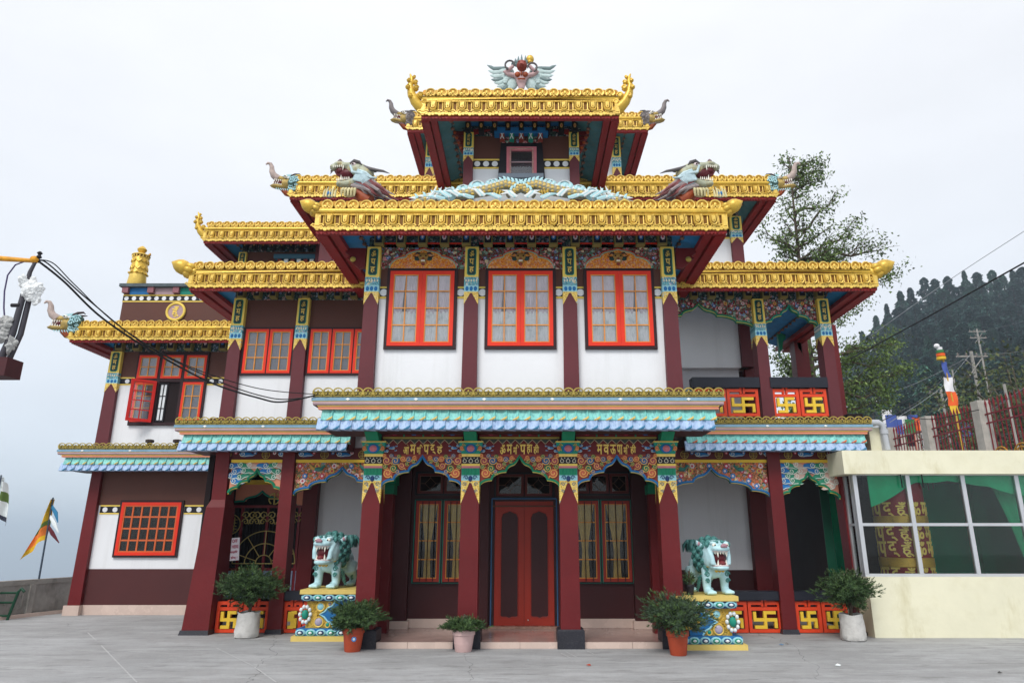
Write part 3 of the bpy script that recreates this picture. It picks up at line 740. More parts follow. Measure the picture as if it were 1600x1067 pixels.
        for s in (-1, 1):
            put('scroll', SCROLLS[0], col, T(cx+s*rr*1.75, Yf-.045, zc) @ S(s*rr*.42, .045, rr*.55))
            put('leaf', SCROLLS[2], col, T(cx+s*rr*1.4, Yf-.05, zc+rr*.75) @ S(s*rr*.34, .04, rr*.3))
        band('gold_fillet', z_(.245), z_(.20), goldp, .012)
        band('bead_band', z_(.36), z_(.245), black, .006)
        mb = MB()
        for i in range(5): mb.ball((cx+h(z1)*(-.8+.4*i), Yf-.008, z_(.265)), .008, 6, 4)
        mb.tube([(x, Yf-.010, z) for x, z in circ(h(z1)*.22, 10, cx=cx, cz=z_(.315))], .005, 4, closed=True)
        for s in (-1, 1): mb.tube([(x, Yf-.010, z) for x, z in circ(h(z1)*.2, 10, cx=cx+s*h(z1)*.72, cz=z_(.315))], .005, 4, closed=True)
        mb.put('bead_row', cream, col)
        band('gold_fillet', z_(.395), z_(.36), yellow, .012)
        band('pink_wave', z_(.43), z_(.395), pink, .009)
        band('reed_ground', z_(.545), z_(.43), teal, .007)
        mb = MB()
        for i in range(5):
            x = cx+h(z1)*(-.8+.4*i); mb.tube([(x, Yf-.006, z_(.435)), (x, Yf-.006, z_(.54))], [h(z1)*.19]*2, 8, 0, flat=.5)
        mb.put('reeds', green, col)
        band('curl_band', z_(.63), z_(.545), ltblue, .0075)
        mb = MB()
        for s in (-1, 1): mb.tube(spiral(cx+s*h(z1)*.5, z_(.585), h(z1)*.3, 1.1, s, Yf-.012, 0, 9), .009, 4)
        mb.ball((cx, Yf-.01, z_(.60)), (h(z1)*.26,.012,ch*.05), 8, 5)
        mb.put('curls', navy, col)
        wcut(z_(1.0), z_(.63), fl_yel, .0068)
        mb = MB()
        for s in (-1, 1):
            for f, q in ((.69, .26), (.80, .2)):
                zc = z_(f); x = cx+s*h(zc)*.62
                mb.tube(spiral(x, zc, h(zc)*q, 1.1, s, Yf-.010, 0, 9), .007, 4)
        mb.put('pendant_curls', paint('curl_slate', rgb(96,110,130), 0.5), col)
    if plinth > 0:
        w = w0/2+.055
        mb = MB(); c = .02
        mb.hexa([(cx-w,Yf-.03,0),(cx+w,Yf-.03,0),(cx+w,Yf+dep+.06,0),(cx-w,Yf+dep+.06,0)], [(cx-w,Yf-.03,plinth-c),(cx+w,Yf-.03,plinth-c),(cx+w,Yf+dep+.06,plinth-c),(cx-w,Yf+dep+.06,plinth-c)])
        mb.hexa([(cx-w,Yf-.03,plinth-c),(cx+w,Yf-.03,plinth-c),(cx+w,Yf+dep+.06,plinth-c),(cx-w,Yf+dep+.06,plinth-c)], [(cx-w+c,Yf-.03+c,plinth),(cx+w-c,Yf-.03+c,plinth),(cx+w-c,Yf+dep+.06-c,plinth),(cx-w+c,Yf+dep+.06-c,plinth)])
        mb.put('plinth', plinthm, col)
    return col

# ---------------------------------------------------------------- cusped arch panel
def arch_half():
    p = []
    for k in range(7): a = rad(90*k/6); p.append((.31*(1-cos(a)), .245*sin(a)))
    for k in range(1, 7): a = rad(90*k/6); p.append((.31+.357*(1-cos(a)), .245+.265*sin(a)))
    for k in range(1, 6): a = rad(72*k/5); p.append((.667+.27*(1-cos(a)), .51+.24*sin(a)))
    x0, h0 = p[-1]
    for k in range(1, 5):
        f = k/4; p.append((x0+(1-x0)*f, h0+(1-h0)*(.45*f+.55*f*f)))
    return p
AH = arch_half()
def arch_curve(x0, x1, zs, za):
    c = (x0+x1)/2; hw = c-x0
    L_ = [(x0+hw*x, zs+(za-zs)*h) for x, h in AH]
    return L_ + [(2*c-x, z) for x, z in L_[-2::-1]]
def arch_panel(x0, x1, Yf, th, zt, zs, za, mat_, trim=None, trim2=None, under=None, tr=.017):
    cv = arch_curve(x0, x1, zs, za)
    mb = MB(); mb.prism(cv + [(x1, zt), (x0, zt)], Yf, Yf+th)
    pan = mb.put('arch_panel', mat_, HALL)
    mb = MB(); mb.tube([(x, Yf-.012, z+tr*.7) for x, z in cv], tr, 6, 0); mb.put('arch_trim', trim or blue, pan)
    mb = MB(); mb.tube([(x, Yf-.014, z-tr*.25) for x, z in cv], tr*.38, 5, 0); mb.put('arch_line', yellow, pan)
    mb = MB()
    vs = [(x, y, z-tr*.35) for x, z in cv for y in (Yf-.004, Yf+th+.004)]
    n = len(cv); mb.add(vs, [(2*i, 2*i+1, 2*i+3, 2*i+2) for i in range(n-1)], 0, True); mb.put('arch_soffit', under or green, pan)
    return pan, cv
def inside(cv, x, z):      # height of the arch line at x
    for i in range(len(cv)-1):
        a, b_ = cv[i], cv[i+1]
        if a[0] <= x <= b_[0] and b_[0] > a[0]: return a[1]+(b_[1]-a[1])*(x-a[0])/(b_[0]-a[0])
    return 1e9

# ---------------------------------------------------------------- tiled skirt roof
def skirt(xl, xr, Yf, zt, zb, Yb, rp, tp, lipA=None, inset=.14, label=None, soff=True):
    H = zt-zb; z_ = lambda f: zt-H*f
    mb = MB()
    mb.box(xl+inset+.03, xr-inset-.03, Yf+.13, Yb, z_(.98), z_(.30), 0)
    mb.box(xl+.04, xr-.04, Yf+.07, Yb, z_(.30)+.002, z_(.22), 1)
    sk = mb.put('skirt_roof', [maroon, concrete], HALL)
    if label: sk['label'] = label
    n = max(1, round((xr-xl)/rp)); st = (xr-xl)/n
    mb = MB(); mb.box(xl, xr, Yf+.02, Yf+.05, z_(.245), z_(.09)); mb.put('crest_backing', paint('crest_olive', rgb(110,104,70), 0.7, var=0.25, sc=9), sk)
    for i in range(n): put('crest_ring', RING, sk, T(xl+st*(i+.5), Yf+.02, z_(.125)) @ S(st*1.06, .16, H*.235))
    mb = MB(); mb.box(xl-.01, xr+.01, Yf-.01, Yf+.06, z_(.33), z_(.25))
    mb.box(xl-.01, xl+.06, Yf+.062, Yb, z_(.33), z_(.25)); mb.box(xr-.06, xr+.01, Yf+.062, Yb, z_(.33), z_(.25)); mb.put('blue_band', skirtb, sk)
    mb = MB()
    for i in range(max(2, int((xr-xl)/1.05))):
        x = xl+.55+i*1.05
        if x < xr-.1: mb.prism([(x-.035, z_(.29)), (x, z_(.325)), (x+.035, z_(.29)), (x, z_(.255))], Yf-.016, Yf-.008)
    mb.put('white_diamonds', whitep, sk)
    mb = MB(); rr = H*.05
    mb.tube([(xl+.02, Yb, z_(.385)), (xl+.02, Yf+.02, z_(.385)), (xr-.02, Yf+.02, z_(.385)), (xr-.02, Yb, z_(.385))], rr, 8); mb.put('roll_moulding', mauve, sk)
    mb = MB(); mb.box(xl+.0, xr-.0, Yf-.002, Yf+.04, z_(.345), z_(.331)); mb.box(xl+.08, xr-.08, Yf+.015, Yf+.05, z_(.452), z_(.435)); mb.put('yellow_fillet', yellow, sk)
    mb = MB(); mb.box(xl+.09, xr-.09, Yf+.03, Yf+.12, z_(.52), z_(.453)); mb.put('salmon_band', salmon, sk)
    a, b_ = xl+inset, xr-inset; n = max(1, round((b_-a)/tp)); st = (b_-a)/n
    hA, hB = H*.27, H*.29
    for i in range(n):
        put('tile', lipA or TILE_A, sk, T(a+st*(i+.5), Yf+.075, z_(.515)-hA*.5) @ RX(rad(-9)) @ S(st*1.0, .22, hA))
    for i in range(n):
        put('tile', TILE_B, sk, T(a+st*(i+.25), Yf+.03, z_(.725)-hB*.5) @ RX(rad(-9)) @ S(st*1.0, .22, hB))
    if soff:
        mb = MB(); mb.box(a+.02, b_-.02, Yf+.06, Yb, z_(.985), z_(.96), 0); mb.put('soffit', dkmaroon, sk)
    return sk

# ---------------------------------------------------------------- windows
def sash(parent, x0, x1, z0, z1, Y, cols, rows, fm, mm, fw=.045, mw=.014, M=None, gm=None, th=.04, hinge=None):
    mb = MB()
    mb.box(x0, x1, Y, Y+th, z0, z0+fw); mb.box(x0, x1, Y, Y+th, z1-fw, z1)
    mb.box(x0, x0+fw, Y, Y+th, z0+fw, z1-fw); mb.box(x1-fw, x1, Y, Y+th, z0+fw, z1-fw)
    s = mb.put('sash', fm, parent, M)
    xa, xb, za, zb = x0+fw, x1-fw, z0+fw, z1-fw
    dx, dz = (xb-xa)/cols, (zb-za)/rows
    mb = MB(); y0, y1 = Y+.006, Y+th-.006
    e = mw*.8
    mb.box(xa, xa+e, y0, y1, za, zb); mb.box(xb-e, xb, y0, y1, za, zb); mb.box(xa+e, xb-e, y0, y1, za, za+e); mb.box(xa+e, xb-e, y0, y1, zb-e, zb)
    for i in range(1, cols): mb.box(xa+dx*i-mw/2, xa+dx*i+mw/2, y0, y1, za+e, zb-e)
    for j in range(1, rows): mb.box(xa+e, xb-e, y0+.002, y1-.002, za+dz*j-mw/2, za+dz*j+mw/2)
    mb.put('glazing_bars', mm, s if M is None else s, M)
    for i in range(cols):
        for j in range(rows):
            Mp = T(xa+dx*(i+.5), Y+th/2, za+dz*(j+.5)) @ RX(RND.uniform(-.006,.006)) @ RZ(RND.uniform(-.006,.006)) @ S(dx, .004, dz)
            put('pane', boxmesh(gm or glassm), s, (M @ Mp) if M is not None else Mp)
    return s
def curtain(parent, x0, x1, z0, z1, Y, mat_, folds=9, amp=.03, name='curtain', shape=None):
    n = folds*5; vs = []; rows = 9
    ph = RND.uniform(0, 6)
    for j in range(rows):
        f = j/(rows-1); z = z0+(z1-z0)*f
        l, r = shape(f) if shape else (0, 1)
        for i in range(n+1):
            u = l+(r-l)*i/n
            vs.append((x0+(x1-x0)*u, Y+amp*sin(ph+2*pi*folds*i/n+.5*sin(i*.7))*(1-.3*f), z+.012*sin(i*.9)*(j == 0)))
    fs = [(j*(n+1)+i, j*(n+1)+i+1, (j+1)*(n+1)+i+1, (j+1)*(n+1)+i) for j in range(rows-1) for i in range(n)]
    mb = MB(); mb.add(vs, fs, 0, True); return mb.put(name, mat_, parent)
def wframe(x0, x1, z0, z1, Y, dep, fw, mat_, name='window', mull=(), trans=()):
    mb = MB()
    mb.box(x0, x1, Y, Y+dep, z0, z0+fw); mb.box(x0, x1, Y, Y+dep, z1-fw, z1)
    mb.box(x0, x0+fw, Y, Y+dep, z0+fw, z1-fw); mb.box(x1-fw, x1, Y, Y+dep, z0+fw, z1-fw)
    for x in mull: mb.box(x-fw/2, x+fw/2, Y+.004, Y+dep, z0+fw, z1-fw)
    for z in trans: mb.box(x0+fw, x1-fw, Y+.007, Y+dep, z-fw/2, z+fw/2)
    return mb.put(name, mat_, HALL)
curt_p = paint('curtain_mauve', rgb(222,210,216), 0.8, var=0.12, sc=6)
curt_l = paint('curtain_lace', rgb(248,250,248), 0.8, var=0.06, sc=10, fine=0.2, dirt=rgb(180,190,186), fsc=16)
curt_y = paint('curtain_gold', rgb(236,200,110), 0.75, var=0.15, sc=8)

# ---------------------------------------------------------------- bands on walls
def dot_band(x0, x1, Y, z0, z1, pitch=None, skip=()):
    """black strip with white discs between two yellow lines"""
    h = z1-z0
    mb = MB(); mb.box(x0, x1, Y-.006, Y+.02, z0, z1); b_ = mb.put('dot_band', black, HALL)
    pbox('yellow_line', yellow, b_, x0, x1, Y-.012, Y+.018, z1+.0005, z1+h*.22); pbox('yellow_line', yellow, b_, x0, x1, Y-.012, Y+.018, z0-h*.2, z0-.0005)
    pitch = pitch or h*1.45
    n = max(1, int((x1-x0)/pitch)); st = (x1-x0)/n
    for i in range(n): put('disc', DISC, b_, T(x0+st*(i+.5), Y-.006, (z0+z1)/2) @ S(h*.40, .006, h*.40))
    return b_
def rafter_row(x0, x1, Y, z0, z1, n, proj=.16, dark=False, back=None):
    """painted rafter ends with small flower panels between them"""
    mb = MB(); mb.box(x0, x1, Y, back or Y+.05, z0, z1); r_ = mb.put('rafter_frieze', fl_dark, HALL)
    st = (x1-x0)/n; w = st*.40; h = z1-z0
    cols = [blue, paint('rafter_rose', rgb(176,110,116), 0.5), paint('rafter_teal', rgb(60,120,130), 0.5), paint('rafter_ochre', rgb(150,120,70), 0.5)]
    for i in range(n):
        x = x0+st*(i+.5)
        mb = MB(); mb.box(x-w/2, x+w/2, Y-proj, Y-.001, z0+.02*h, z1)
        k = mb.put('rafter_end', paint('rafter_rim', rgb(140,124,70), 0.5, var=0.15) if not dark else black, r_)
        mb = MB(); mb.box(x-w*.38, x+w*.38, Y-proj-.006, Y-proj-.0005, z0+.13*h, z1-.08*h); mb.put('rafter_panel', [black if not dark else paint('rafter_black', rgb(26,22,20), .5)], k)
        put('lotus', FLOWERS[1 if i % 2 == 0 else 2] if not dark else FLOWERS[3], k, T(x, Y-proj-.008, z0+.56*h) @ S(w*.28, .012, h*.26))
    return r_

# ================================================================== central bay, upper storey
YU = 10.5                                   # face of the bay's upper columns
XC = -0.1
zE = Z(360, 9.75)                           # eave of the main roof
def central_upper():
    yw = YU+.11
    zS = zE+.6*(Z(312.5,9.75)-zE); zb, zt = Z(620, 10.4), zS-.002
    cxs = [-2.555, -0.915, 0.712, 2.352]
    z_cap = Z(386, YU); z_w = Z(476, YU)
    z_br0 = Z(466, yw); z_br1 = Z(419, yw)
    # walls
    mb = MB(); mb.box(-2.62, 2.42, yw, yw+.2, zb, zt); mb.box(-2.62, -2.42, yw+.202, 18, zb, zt); mb.box(2.22, 2.42, yw+.202, 18, zb, zt)
    mb.put('wall', white, HALL)
    for i, cx in enumerate(cxs):
        column(cx, YU, .3, zb, z_cap, .245, .212, 'upper', z_cap-z_w, maroonl, letters=['ॐ', 'प', 'ह'])
    win = []
    for i in range(3):
        l, r = cxs[i]+.125, cxs[i+1]-.125; c = (l+r)/2
        x0, x1 = c-.585, c+.585; z0, z1 = Z(546.5, yw), Z(421, yw)
        pbox('brown_band', brown, HALL, l-.02, x0-.001, yw-.012, yw-.0004, Z(449, yw), z1); pbox('brown_band', brown, HALL, x1+.001, r+.02, yw-.012, yw-.0004, Z(449, yw), z1)
        for a, b_ in ((l-.02, x0-.002), (x1+.002, r+.02)):
            zz0, zz1 = Z(464, yw), Z(451, yw)
            mb = MB(); mb.box(a, b_, yw-.008, yw+.01, zz0, zz1); d_ = mb.put('dot_band', black, HALL)
            pbox('yellow_line', yellow, d_, a, b_, yw-.016, yw+.008, zz1+.0005, zz1+.03); pbox('yellow_line', yellow, d_, a, b_, yw-.016, yw+.008, zz0-.03, zz0-.0005)
            inner = a+.02+.055 if a == l-.02 else b_-.075
            put('disc', DISC, d_, T(inner, yw-.008, (zz0+zz1)/2) @ S(.062, .006, .062))
        wf = wframe(x0, x1, z0, z1, yw-.05, .08, .05, frame_b)
        c = (x0+x1)/2
        mb = MB(); mb.box(x0+.05, x1-.05, yw-.004, yw-.0005, z0+.05, z1-.05); mb.put('dark_room', paint('room_grey', rgb(96,98,108), 0.9, var=0.1), wf)  # flat sheet on the solid wall, room dimness put into its colour
        for a, b_ in ((x0+.052, c-.001), (c+.001, x1-.052)):
            sash(wf, a, b_, z0+.052, z1-.052, yw-.062, 2, 4, red, orange, .062, .016)
            zm = z0+(z1-z0)*.44
            o_ = RND.uniform(.05, .2)
            curtain(wf, a+.04, a+.04+(b_-a-.08)*(.60-o_*.6), zm, z1-.06, yw-.022, curt_p, 3, .016, shape=lambda f: (0, .80+.2*f))
            curtain(wf, b_-.04-(b_-a-.08)*(.60-o_*.3), b_-.04, zm, z1-.06, yw-.024, curt_p, 3, .014, shape=lambda f: (.2-.2*f, 1))
            curtain(wf, a+.05, b_-.05, z0+.08, zm+.03, yw-.022, curt_l, 6, .011, 'lace_curtain')
            mb = MB()
            for q in range(5):
                x, z = a+.09+(b_-a-.18)*RND.random(), z0+.16+RND.random()*(zm-z0-.2)
                for k in range(6):
                    an = 2*pi*k/6+RND.random(); mb.tube([(x, yw-.036, z), (x+.05*cos(an), yw-.036, z+.05*sin(an))], [.008, .002], 4)
            mb.put('lace_flowers', whitep, wf)
        win.append((x0, x1))
        # painted tympanum over the window: flower ground, cusped orange plaque with a guardian mask
        zf0, zf1 = z1-.004, Z(383, yw)
        mb = MB(); mb.box(l-.01, r+.01, yw-.03, yw-.0125, zf0+.002, zf1); fr = mb.put('window_frieze', fl_maroon, HALL)
        pbox('red_fillet', red, fr, l-.01, r+.01, yw-.05, yw-.0005, zf1+.0005, zf1+.022)
        hw = .56; za = Z(391.5, yw); zs = zf0+.006
        pts = []
        for k in range(8): a = pi-pi*.5*k/7; pts.append((c-hw+.26+.26*cos(a), zs+(za-zs)*.58*sin(a)))
        for k in range(7): a = pi-pi*.42*k/6; pts.append((c-.02+.28*cos(a), zs+(za-zs)*(.58+.34*sin(a))))
        pts.append((c, za)); pts += [(2*c-x, z) for x, z in pts[-2::-1]]
        mb = MB(); mb.prism([(x, z) for x, z in pts], yw-.048, yw-.03); pl = mb.put('tympanum', fl_gold, HALL)
        mb = MB(); mb.tube([(x, yw-.05, z) for x, z in pts], .010, 5); mb.put('tympanum_edge', paint('edge_teal', rgb(120,180,160), .5), pl)
        mb = MB(); mb.tube([(x, yw-.05, z+.02) for x, z in pts], .008, 5); mb.put('tympanum_outline', red, pl)
        for k in range(9):
            for s in (-1, 1):
                x = c+s*(.15+.047*k); zz = zs+.035+.03*(k % 3)
                if k < 8: put('scroll', SCROLLS[0], pl, T(x, yw-.05, zz) @ S(s*.022, .012, .022))
        zc = (zs+za)/2+.0
        mb = MB()
        mb.ball((c, yw-.05, zc+.03), (.095,.03,.075), 12, 7, 0); mb.ball((c, yw-.06, zc-.05), (.06,.03,.05), 10, 6, 0)
        for s in (-1, 1):
            mb.ball((c+s*.10, yw-.05, zc+.0), (.05,.02,.04), 8, 5, 4); mb.ball((c+s*.045, yw-.078, zc+.04), (.016,.01,.014), 8, 5, 2)
            mb.tube([(c+s*.06, yw-.06, zc+.09), (c+s*.11, yw-.06, zc+.10), (c+s*.15, yw-.06, zc+.06)], [.016,.014,.004], 6, 1)
            mb.tube([(c+s*.12, yw-.06, zc+.02), (c+s*.18, yw-.06, zc+.045)], [.014,.003], 5, 1)
        mb.ball((c, yw-.085, zc-.01), (.022,.015,.016), 8, 5, 3); mb.box(c-.032, c+.032, yw-.098, yw-.07, zc-.062, zc-.04, 5)
        mb.ball((c, yw-.07, zc-.10), (.03,.02,.035), 8, 5, 3)
        mb.put('guardian_mask', [paint('mask_ochre', rgb(168,128,64), 0.5, var=.2, sc=20), black, irisd, skin_r, dkgreen, toothm], pl)
        for s in (-1, 1):
            for k, (dx, dz, q) in enumerate(((.47,.17,0), (.55,.07,2), (.34,.225,3), (.22,.235,1), (.60,.19,1))):
                put('blossom', FLOWERS[q], fr, T(c+s*dx, yw-.032, zs+dz) @ S(.032, .012, .032))
    rafter_row(-2.66, 2.46, yw-.03, Z(382, yw-.17), zS-.002, 14, .14)
    # carved brackets reaching out under the corners of the roof
    for s in (-1, 1):
        xx = XC+s*2.60
        mb = MB()
        pr = [(0,0), (.10,-.02), (.30,.16), (.26,.20), (.34,.26), (.34,.34), (0,.34)]
        mb.prism([(xx+s*x, zE-.30+z) for x, z in pr], YU+.02, YU+.12, 0)
        mb.ball((xx+s*.20, YU+.0, zE-.17), (.05,.03,.05), 8, 5, 1)
        mb.put('bracket', [maroon, tarn], HALL)
    gilded_roof(X(493,360,9.75), X(1136,360,9.75), 9.75, zE, Z(312.5,9.75)-zE, 15.5, W(19.9,322,9.75), W(25,345,9.75), ('bud', 'bud'), .95, label='broad gilded roof of the projecting bay', fz=.66)
central_upper()

# ================================================================== central porch, lower storey
def central_lower():
    YL = 10.95; yw = 12.7
    cxs = [-2.45, -.894, .661, 2.229]
    zc1 = Z(690, YL); zc0 = Z(787, YL)
    for cx in cxs: column(cx, YL, .30, 0.0, zc1, .30, .268, 'lower', zc1-zc0, maroon, plinth=.27)
    # floor slab with a pink marble edge
    mb = MB(); mb.box(-2.62, 2.42, 11.02, yw+.3, 0.002, .085); fl = mb.put('porch_floor', paint('porch_tile', rgb(168,140,132), 0.18, var=0.10, sc=3, spec=.5), HALL)
    for i in range(6):
        a = -2.62+5.04*i/6; pbox('floor_edge', marble, fl, a+.003, a+5.04/6-.003, 10.975, 11.018, .002, .09)
    # beam and friezes above the arches
    yb = YL+.06; soff = Z(671, 10.4)
    mb = MB(); mb.box(-2.6, 2.4, yb, yb+.22, zc1-.01, soff+.1); mb.put('beam', maroon, HALL)
    for i in range(3):
        l, r = cxs[i]+.155, cxs[i+1]-.155; c = (l+r)/2
        mb = MB(); mb.box(l-.02, r+.02, yb-.05, yb-.001, Z(683.5, yb), Z(673, yb)); fr = mb.put('flower_frieze', paint('frieze_red', rgb(110,28,24), .5, var=.2), HALL)
        pbox('gold_fillet', goldp, fr, l-.02, r+.02, yb-.075, yb-.001, Z(673, yb)+.0005, Z(670.5, yb)); pbox('olive_fillet', tarn, fr, l-.02, r+.02, yb-.07, yb-.001, Z(686, yb), Z(683.5, yb)-.0005)
        for k in range(4):
            x = l+(r-l)*(k+.5)/4
            put('blossom', FLOWERS[0 if k % 2 == 0 else 1], fr, T(x, yb-.052, (Z(683.5, yb)+Z(673, yb))/2) @ S(.055, .012, .03))
            if k: pbox('divider', green, fr, l+(r-l)*k/4-.012, l+(r-l)*k/4+.012, yb-.058, yb-.0501, Z(683, yb), Z(673.5, yb))
        # zigzag lambrequin
        mb = MB(); n = 9; w = (r-l)/n; zt, zz = Z(686.3, yb), Z(694, yb)
        mb.prism([(l, zt)] + [p for k in range(n) for p in ((l+w*k, zt-.01), (l+w*(k+.5), zz), (l+w*(k+1), zt-.01))] + [(r, zt)], yb-.03, yb-.022, 0)
        for k in range(n): mb.tube([(l+w*k, yb-.034, zt-.012), (l+w*(k+.5), yb-.034, zz), (l+w*(k+1), yb-.034, zt-.012)], .006, 4, 1)
        mb.put('lambrequin', [paint('lamb_dark', rgb(60,66,58), .5, var=.3, sc=20), paint('lamb_line', rgb(190,170,140), .5)], HALL)
        # inscription field
        zi0, zi1 = Z(711, yb), Z(690, yb)
        mb = MB(); mb.box(l-.02, r+.02, yb-.02, yb-.0005, zi0, zi1); fi = mb.put('inscription_panel', paint('inscription_maroon', rgb(104,22,26), .5, var=.1), HALL)
        word = [['ओ','म','णि','प','द्','हं'], ['ॐ','म','मि','प','हा','ही'], ['म','व','ऊ','पा','मि','ही']][i]
        for k, ch_ in enumerate(word):
            put('gold_letter', text_mesh(ch_, goldp, bold=.02), fi, T(c+(k-2.5)*.108, yb-.024, Z(702, yb)) @ S(.09, .08, .155))
        for s in (-1, 1):
            for dx, dz, q in ((.50,.02,.045), (.58,.055,.04), (.60,-.03,.045), (.43,.05,.02), (.44,-.02,.02)):
                put('curl', CLOUDS[0], fi, T(c+s*dx, yb-.024, Z(702, yb)+dz) @ S(s*q, .03, q*1.2))
        # cusped arch
        trim, und = (blue, green) if i != 1 else (green, green)
        zs, za = Z(762, YL), Z(713, YL)
        pan, cv = arch_panel(l-.02, r+.02, YL+.03, .09, zi0+.012, zs, za, paint('spandrel_red', rgb(150,58,44), .5, var=.2, sc=12), trim, None, und, .021)
        hw = (r-l)/2
        for s in (-1, 1):
            for dx, dz, q, col in ((.62,.00,.082,0), (.65,.19,.075,3), (.49,.19,.072,1), (.52,.07,.066,2), (.37,.11,.062,3), (.35,.22,.056,0), (.25,.21,.054,1), (.60,-.10,.055,1),
                                   (.66,-.15,.05,2), (.14,.235,.044,0), (.16,.18,.036,2), (.44,.02,.042,1), (.68,.095,.045,2), (.43,.255,.04,2), (.28,.14,.036,2), (.57,.265,.04,1), (.70,.27,.04,0)):
                x = c+s*hw*dx/.665*.93; z = za-.26+dz*1.02
                lim = inside(cv, x, z)
                if lim < z-q*.75: put('scroll', SCROLLS[col], pan, T(x, YL+.025, z) @ RY(RND.uniform(-.5,.5)) @ S(s*q, .06, q))
    # green bracket blocks under the skirt roof
    for cx in cxs:
        mb = MB(); z0, z1 = zc1+.002, soff+.02
        pr = [(10.80, z0), (11.02, z0), (11.02, z1), (10.55, z1), (10.62, z0+.12)]
        vs = [(cx-.10, y, z) for y, z in pr] + [(cx+.10, y, z) for y, z in pr]
        mb.add(vs, [[0,1,2,3,4][::-1], [5,6,7,8,9]] + [[i, (i+1) % 5, 5+(i+1) % 5, 5+i] for i in range(5)])
        mb.put('bracket', green, HALL)
    # rear wall of the porch
    z1 = soff+.1
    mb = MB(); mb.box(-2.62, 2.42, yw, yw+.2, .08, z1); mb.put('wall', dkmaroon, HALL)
    zk = Z(966, yw)
    for a, b_ in ((-2.15, -.72), (.56, 1.98)):
        mb = MB(); mb.box(a, b_, yw-.03, yw-.001, .087, zk); mb.put('skirting', marble, HALL)
    # pilasters and side piers of the recess
    for cx in (-2.23, 2.03):
        column(cx, yw-.17, .16, .086, z1, .30, .28, m=dkmaroon)
        mb = MB(); mb.box(cx-.19, cx+.19, yw-.20, yw-.001, .0865, zk-.02); mb.put('pier_base', marble, HALL)
    for s, cx in ((1, -2.42), (-1, 2.22)):
        column(cx, yw-.75, .22, .086, Z(770, 12.0), .26, .24, m=maroon)
        mb = MB(); zq = Z(772, 12.0); mb.box(cx-.14, cx+.14, yw-.80, yw-.5, zq, zq+.16); mb.box(cx-.11, cx+.17 if s > 0 else cx+.11, yw-.83, yw-.5, zq+.162, zq+.32); mb.put('bracket', green, HALL)
    for cx in (-.78, .62): column(cx, yw-.06, .058, .086, z1, .20, .20, m=dkmaroon)
    mb = MB(); mb.box(-2.62, -2.45, 11.3, yw-.001, .086, z1); mb.put('wall', dkmaroon, HALL)
    mb = MB(); mb.box(2.25, 2.42, 11.3, yw-.001, .086, z1); mb.put('wall', dkmaroon, HALL)
    # door
    x0, x1 = X(772, 900, yw), X(866, 900, yw); c = (x0+x1)/2; zt = Z(783, yw); zb = .125
    mb = MB(); y0 = yw-.07
    mb.box(x0-.06, x0, y0, yw-.001, .087, zt+.06); mb.box(x1, x1+.06, y0, yw-.001, .087, zt+.06); mb.box(x0, x1, y0, yw-.001, zt, zt+.06)
    door = mb.put('doorway', frame_b, HALL)
    mb = MB()
    for xx in (x0-.05, x1+.05): mb.tube([(xx, y0-.008, .09), (xx, y0-.008, zt+.045)], .013, 6)
    mb.tube([(x0-.05, y0-.008, zt+.045), (x1+.05, y0-.008, zt+.045)], .013, 6); mb.put('blue_edge', paint('door_blue', rgb(60,100,140), .5), door)
    for k, (a, b_) in enumerate(((x0+.004, c-.003), (c+.003, x1-.004))):
        mb = MB(); mb.box(a, b_, yw-.05, yw-.01, zb, zt-.003); lf = mb.put('door_leaf', doorred, door)
        w = (b_-a); xa, xb = a+w*.22, b_-w*.20; m_ = (xa+xb)/2; za, zz = zb+.14, zt-.17
        pts = [(xa, za+.02), (xa+.03, za), (m_-.05, za), (m_, za-.02), (m_+.05, za), (xb-.03, za), (xb, za+.02), (xb, zz-.12), (xb-.03, zz-.05), (m_+.07, zz-.03), (m_, zz), (m_-.07, zz-.03), (xa+.03, zz-.05), (xa, zz-.12)]
        mb = MB(); mb.prism(pts, yw-.056, yw-.0505); mb.put('door_panel', paint('door_inset', rgb(62,26,28), .45, var=.1), lf)
        mb = MB(); mb.tube([(x, yw-.057, z) for x, z in pts], .007, 5, closed=True); mb.put('panel_bead', doorred, lf)
    mb = MB(); mb.ball((c+.07, yw-.06, zb+.09), .013, 7, 5); mb.put('bolt', alu, door)
    pbox('door_rail', paint('rail_olive', rgb(96,60,40), .5), door, x0-.05, x1+.05, yw-.085, yw-.052, zt-.10, zt-.075)
    pbox('door_sill', paint('sill_marble', rgb(150,118,104), .25, var=.35, sc=5), door, x0-.08, x1+.08, yw-.18, yw-.001, .0865, .122)
    pbox('door_gap', black, door, x0, x1, yw-.03, yw-.002, .1225, .124)
    # transom lights over the door, side windows with gold curtains and iron bars
    litm = bpy.data.materials.get('tube_light')
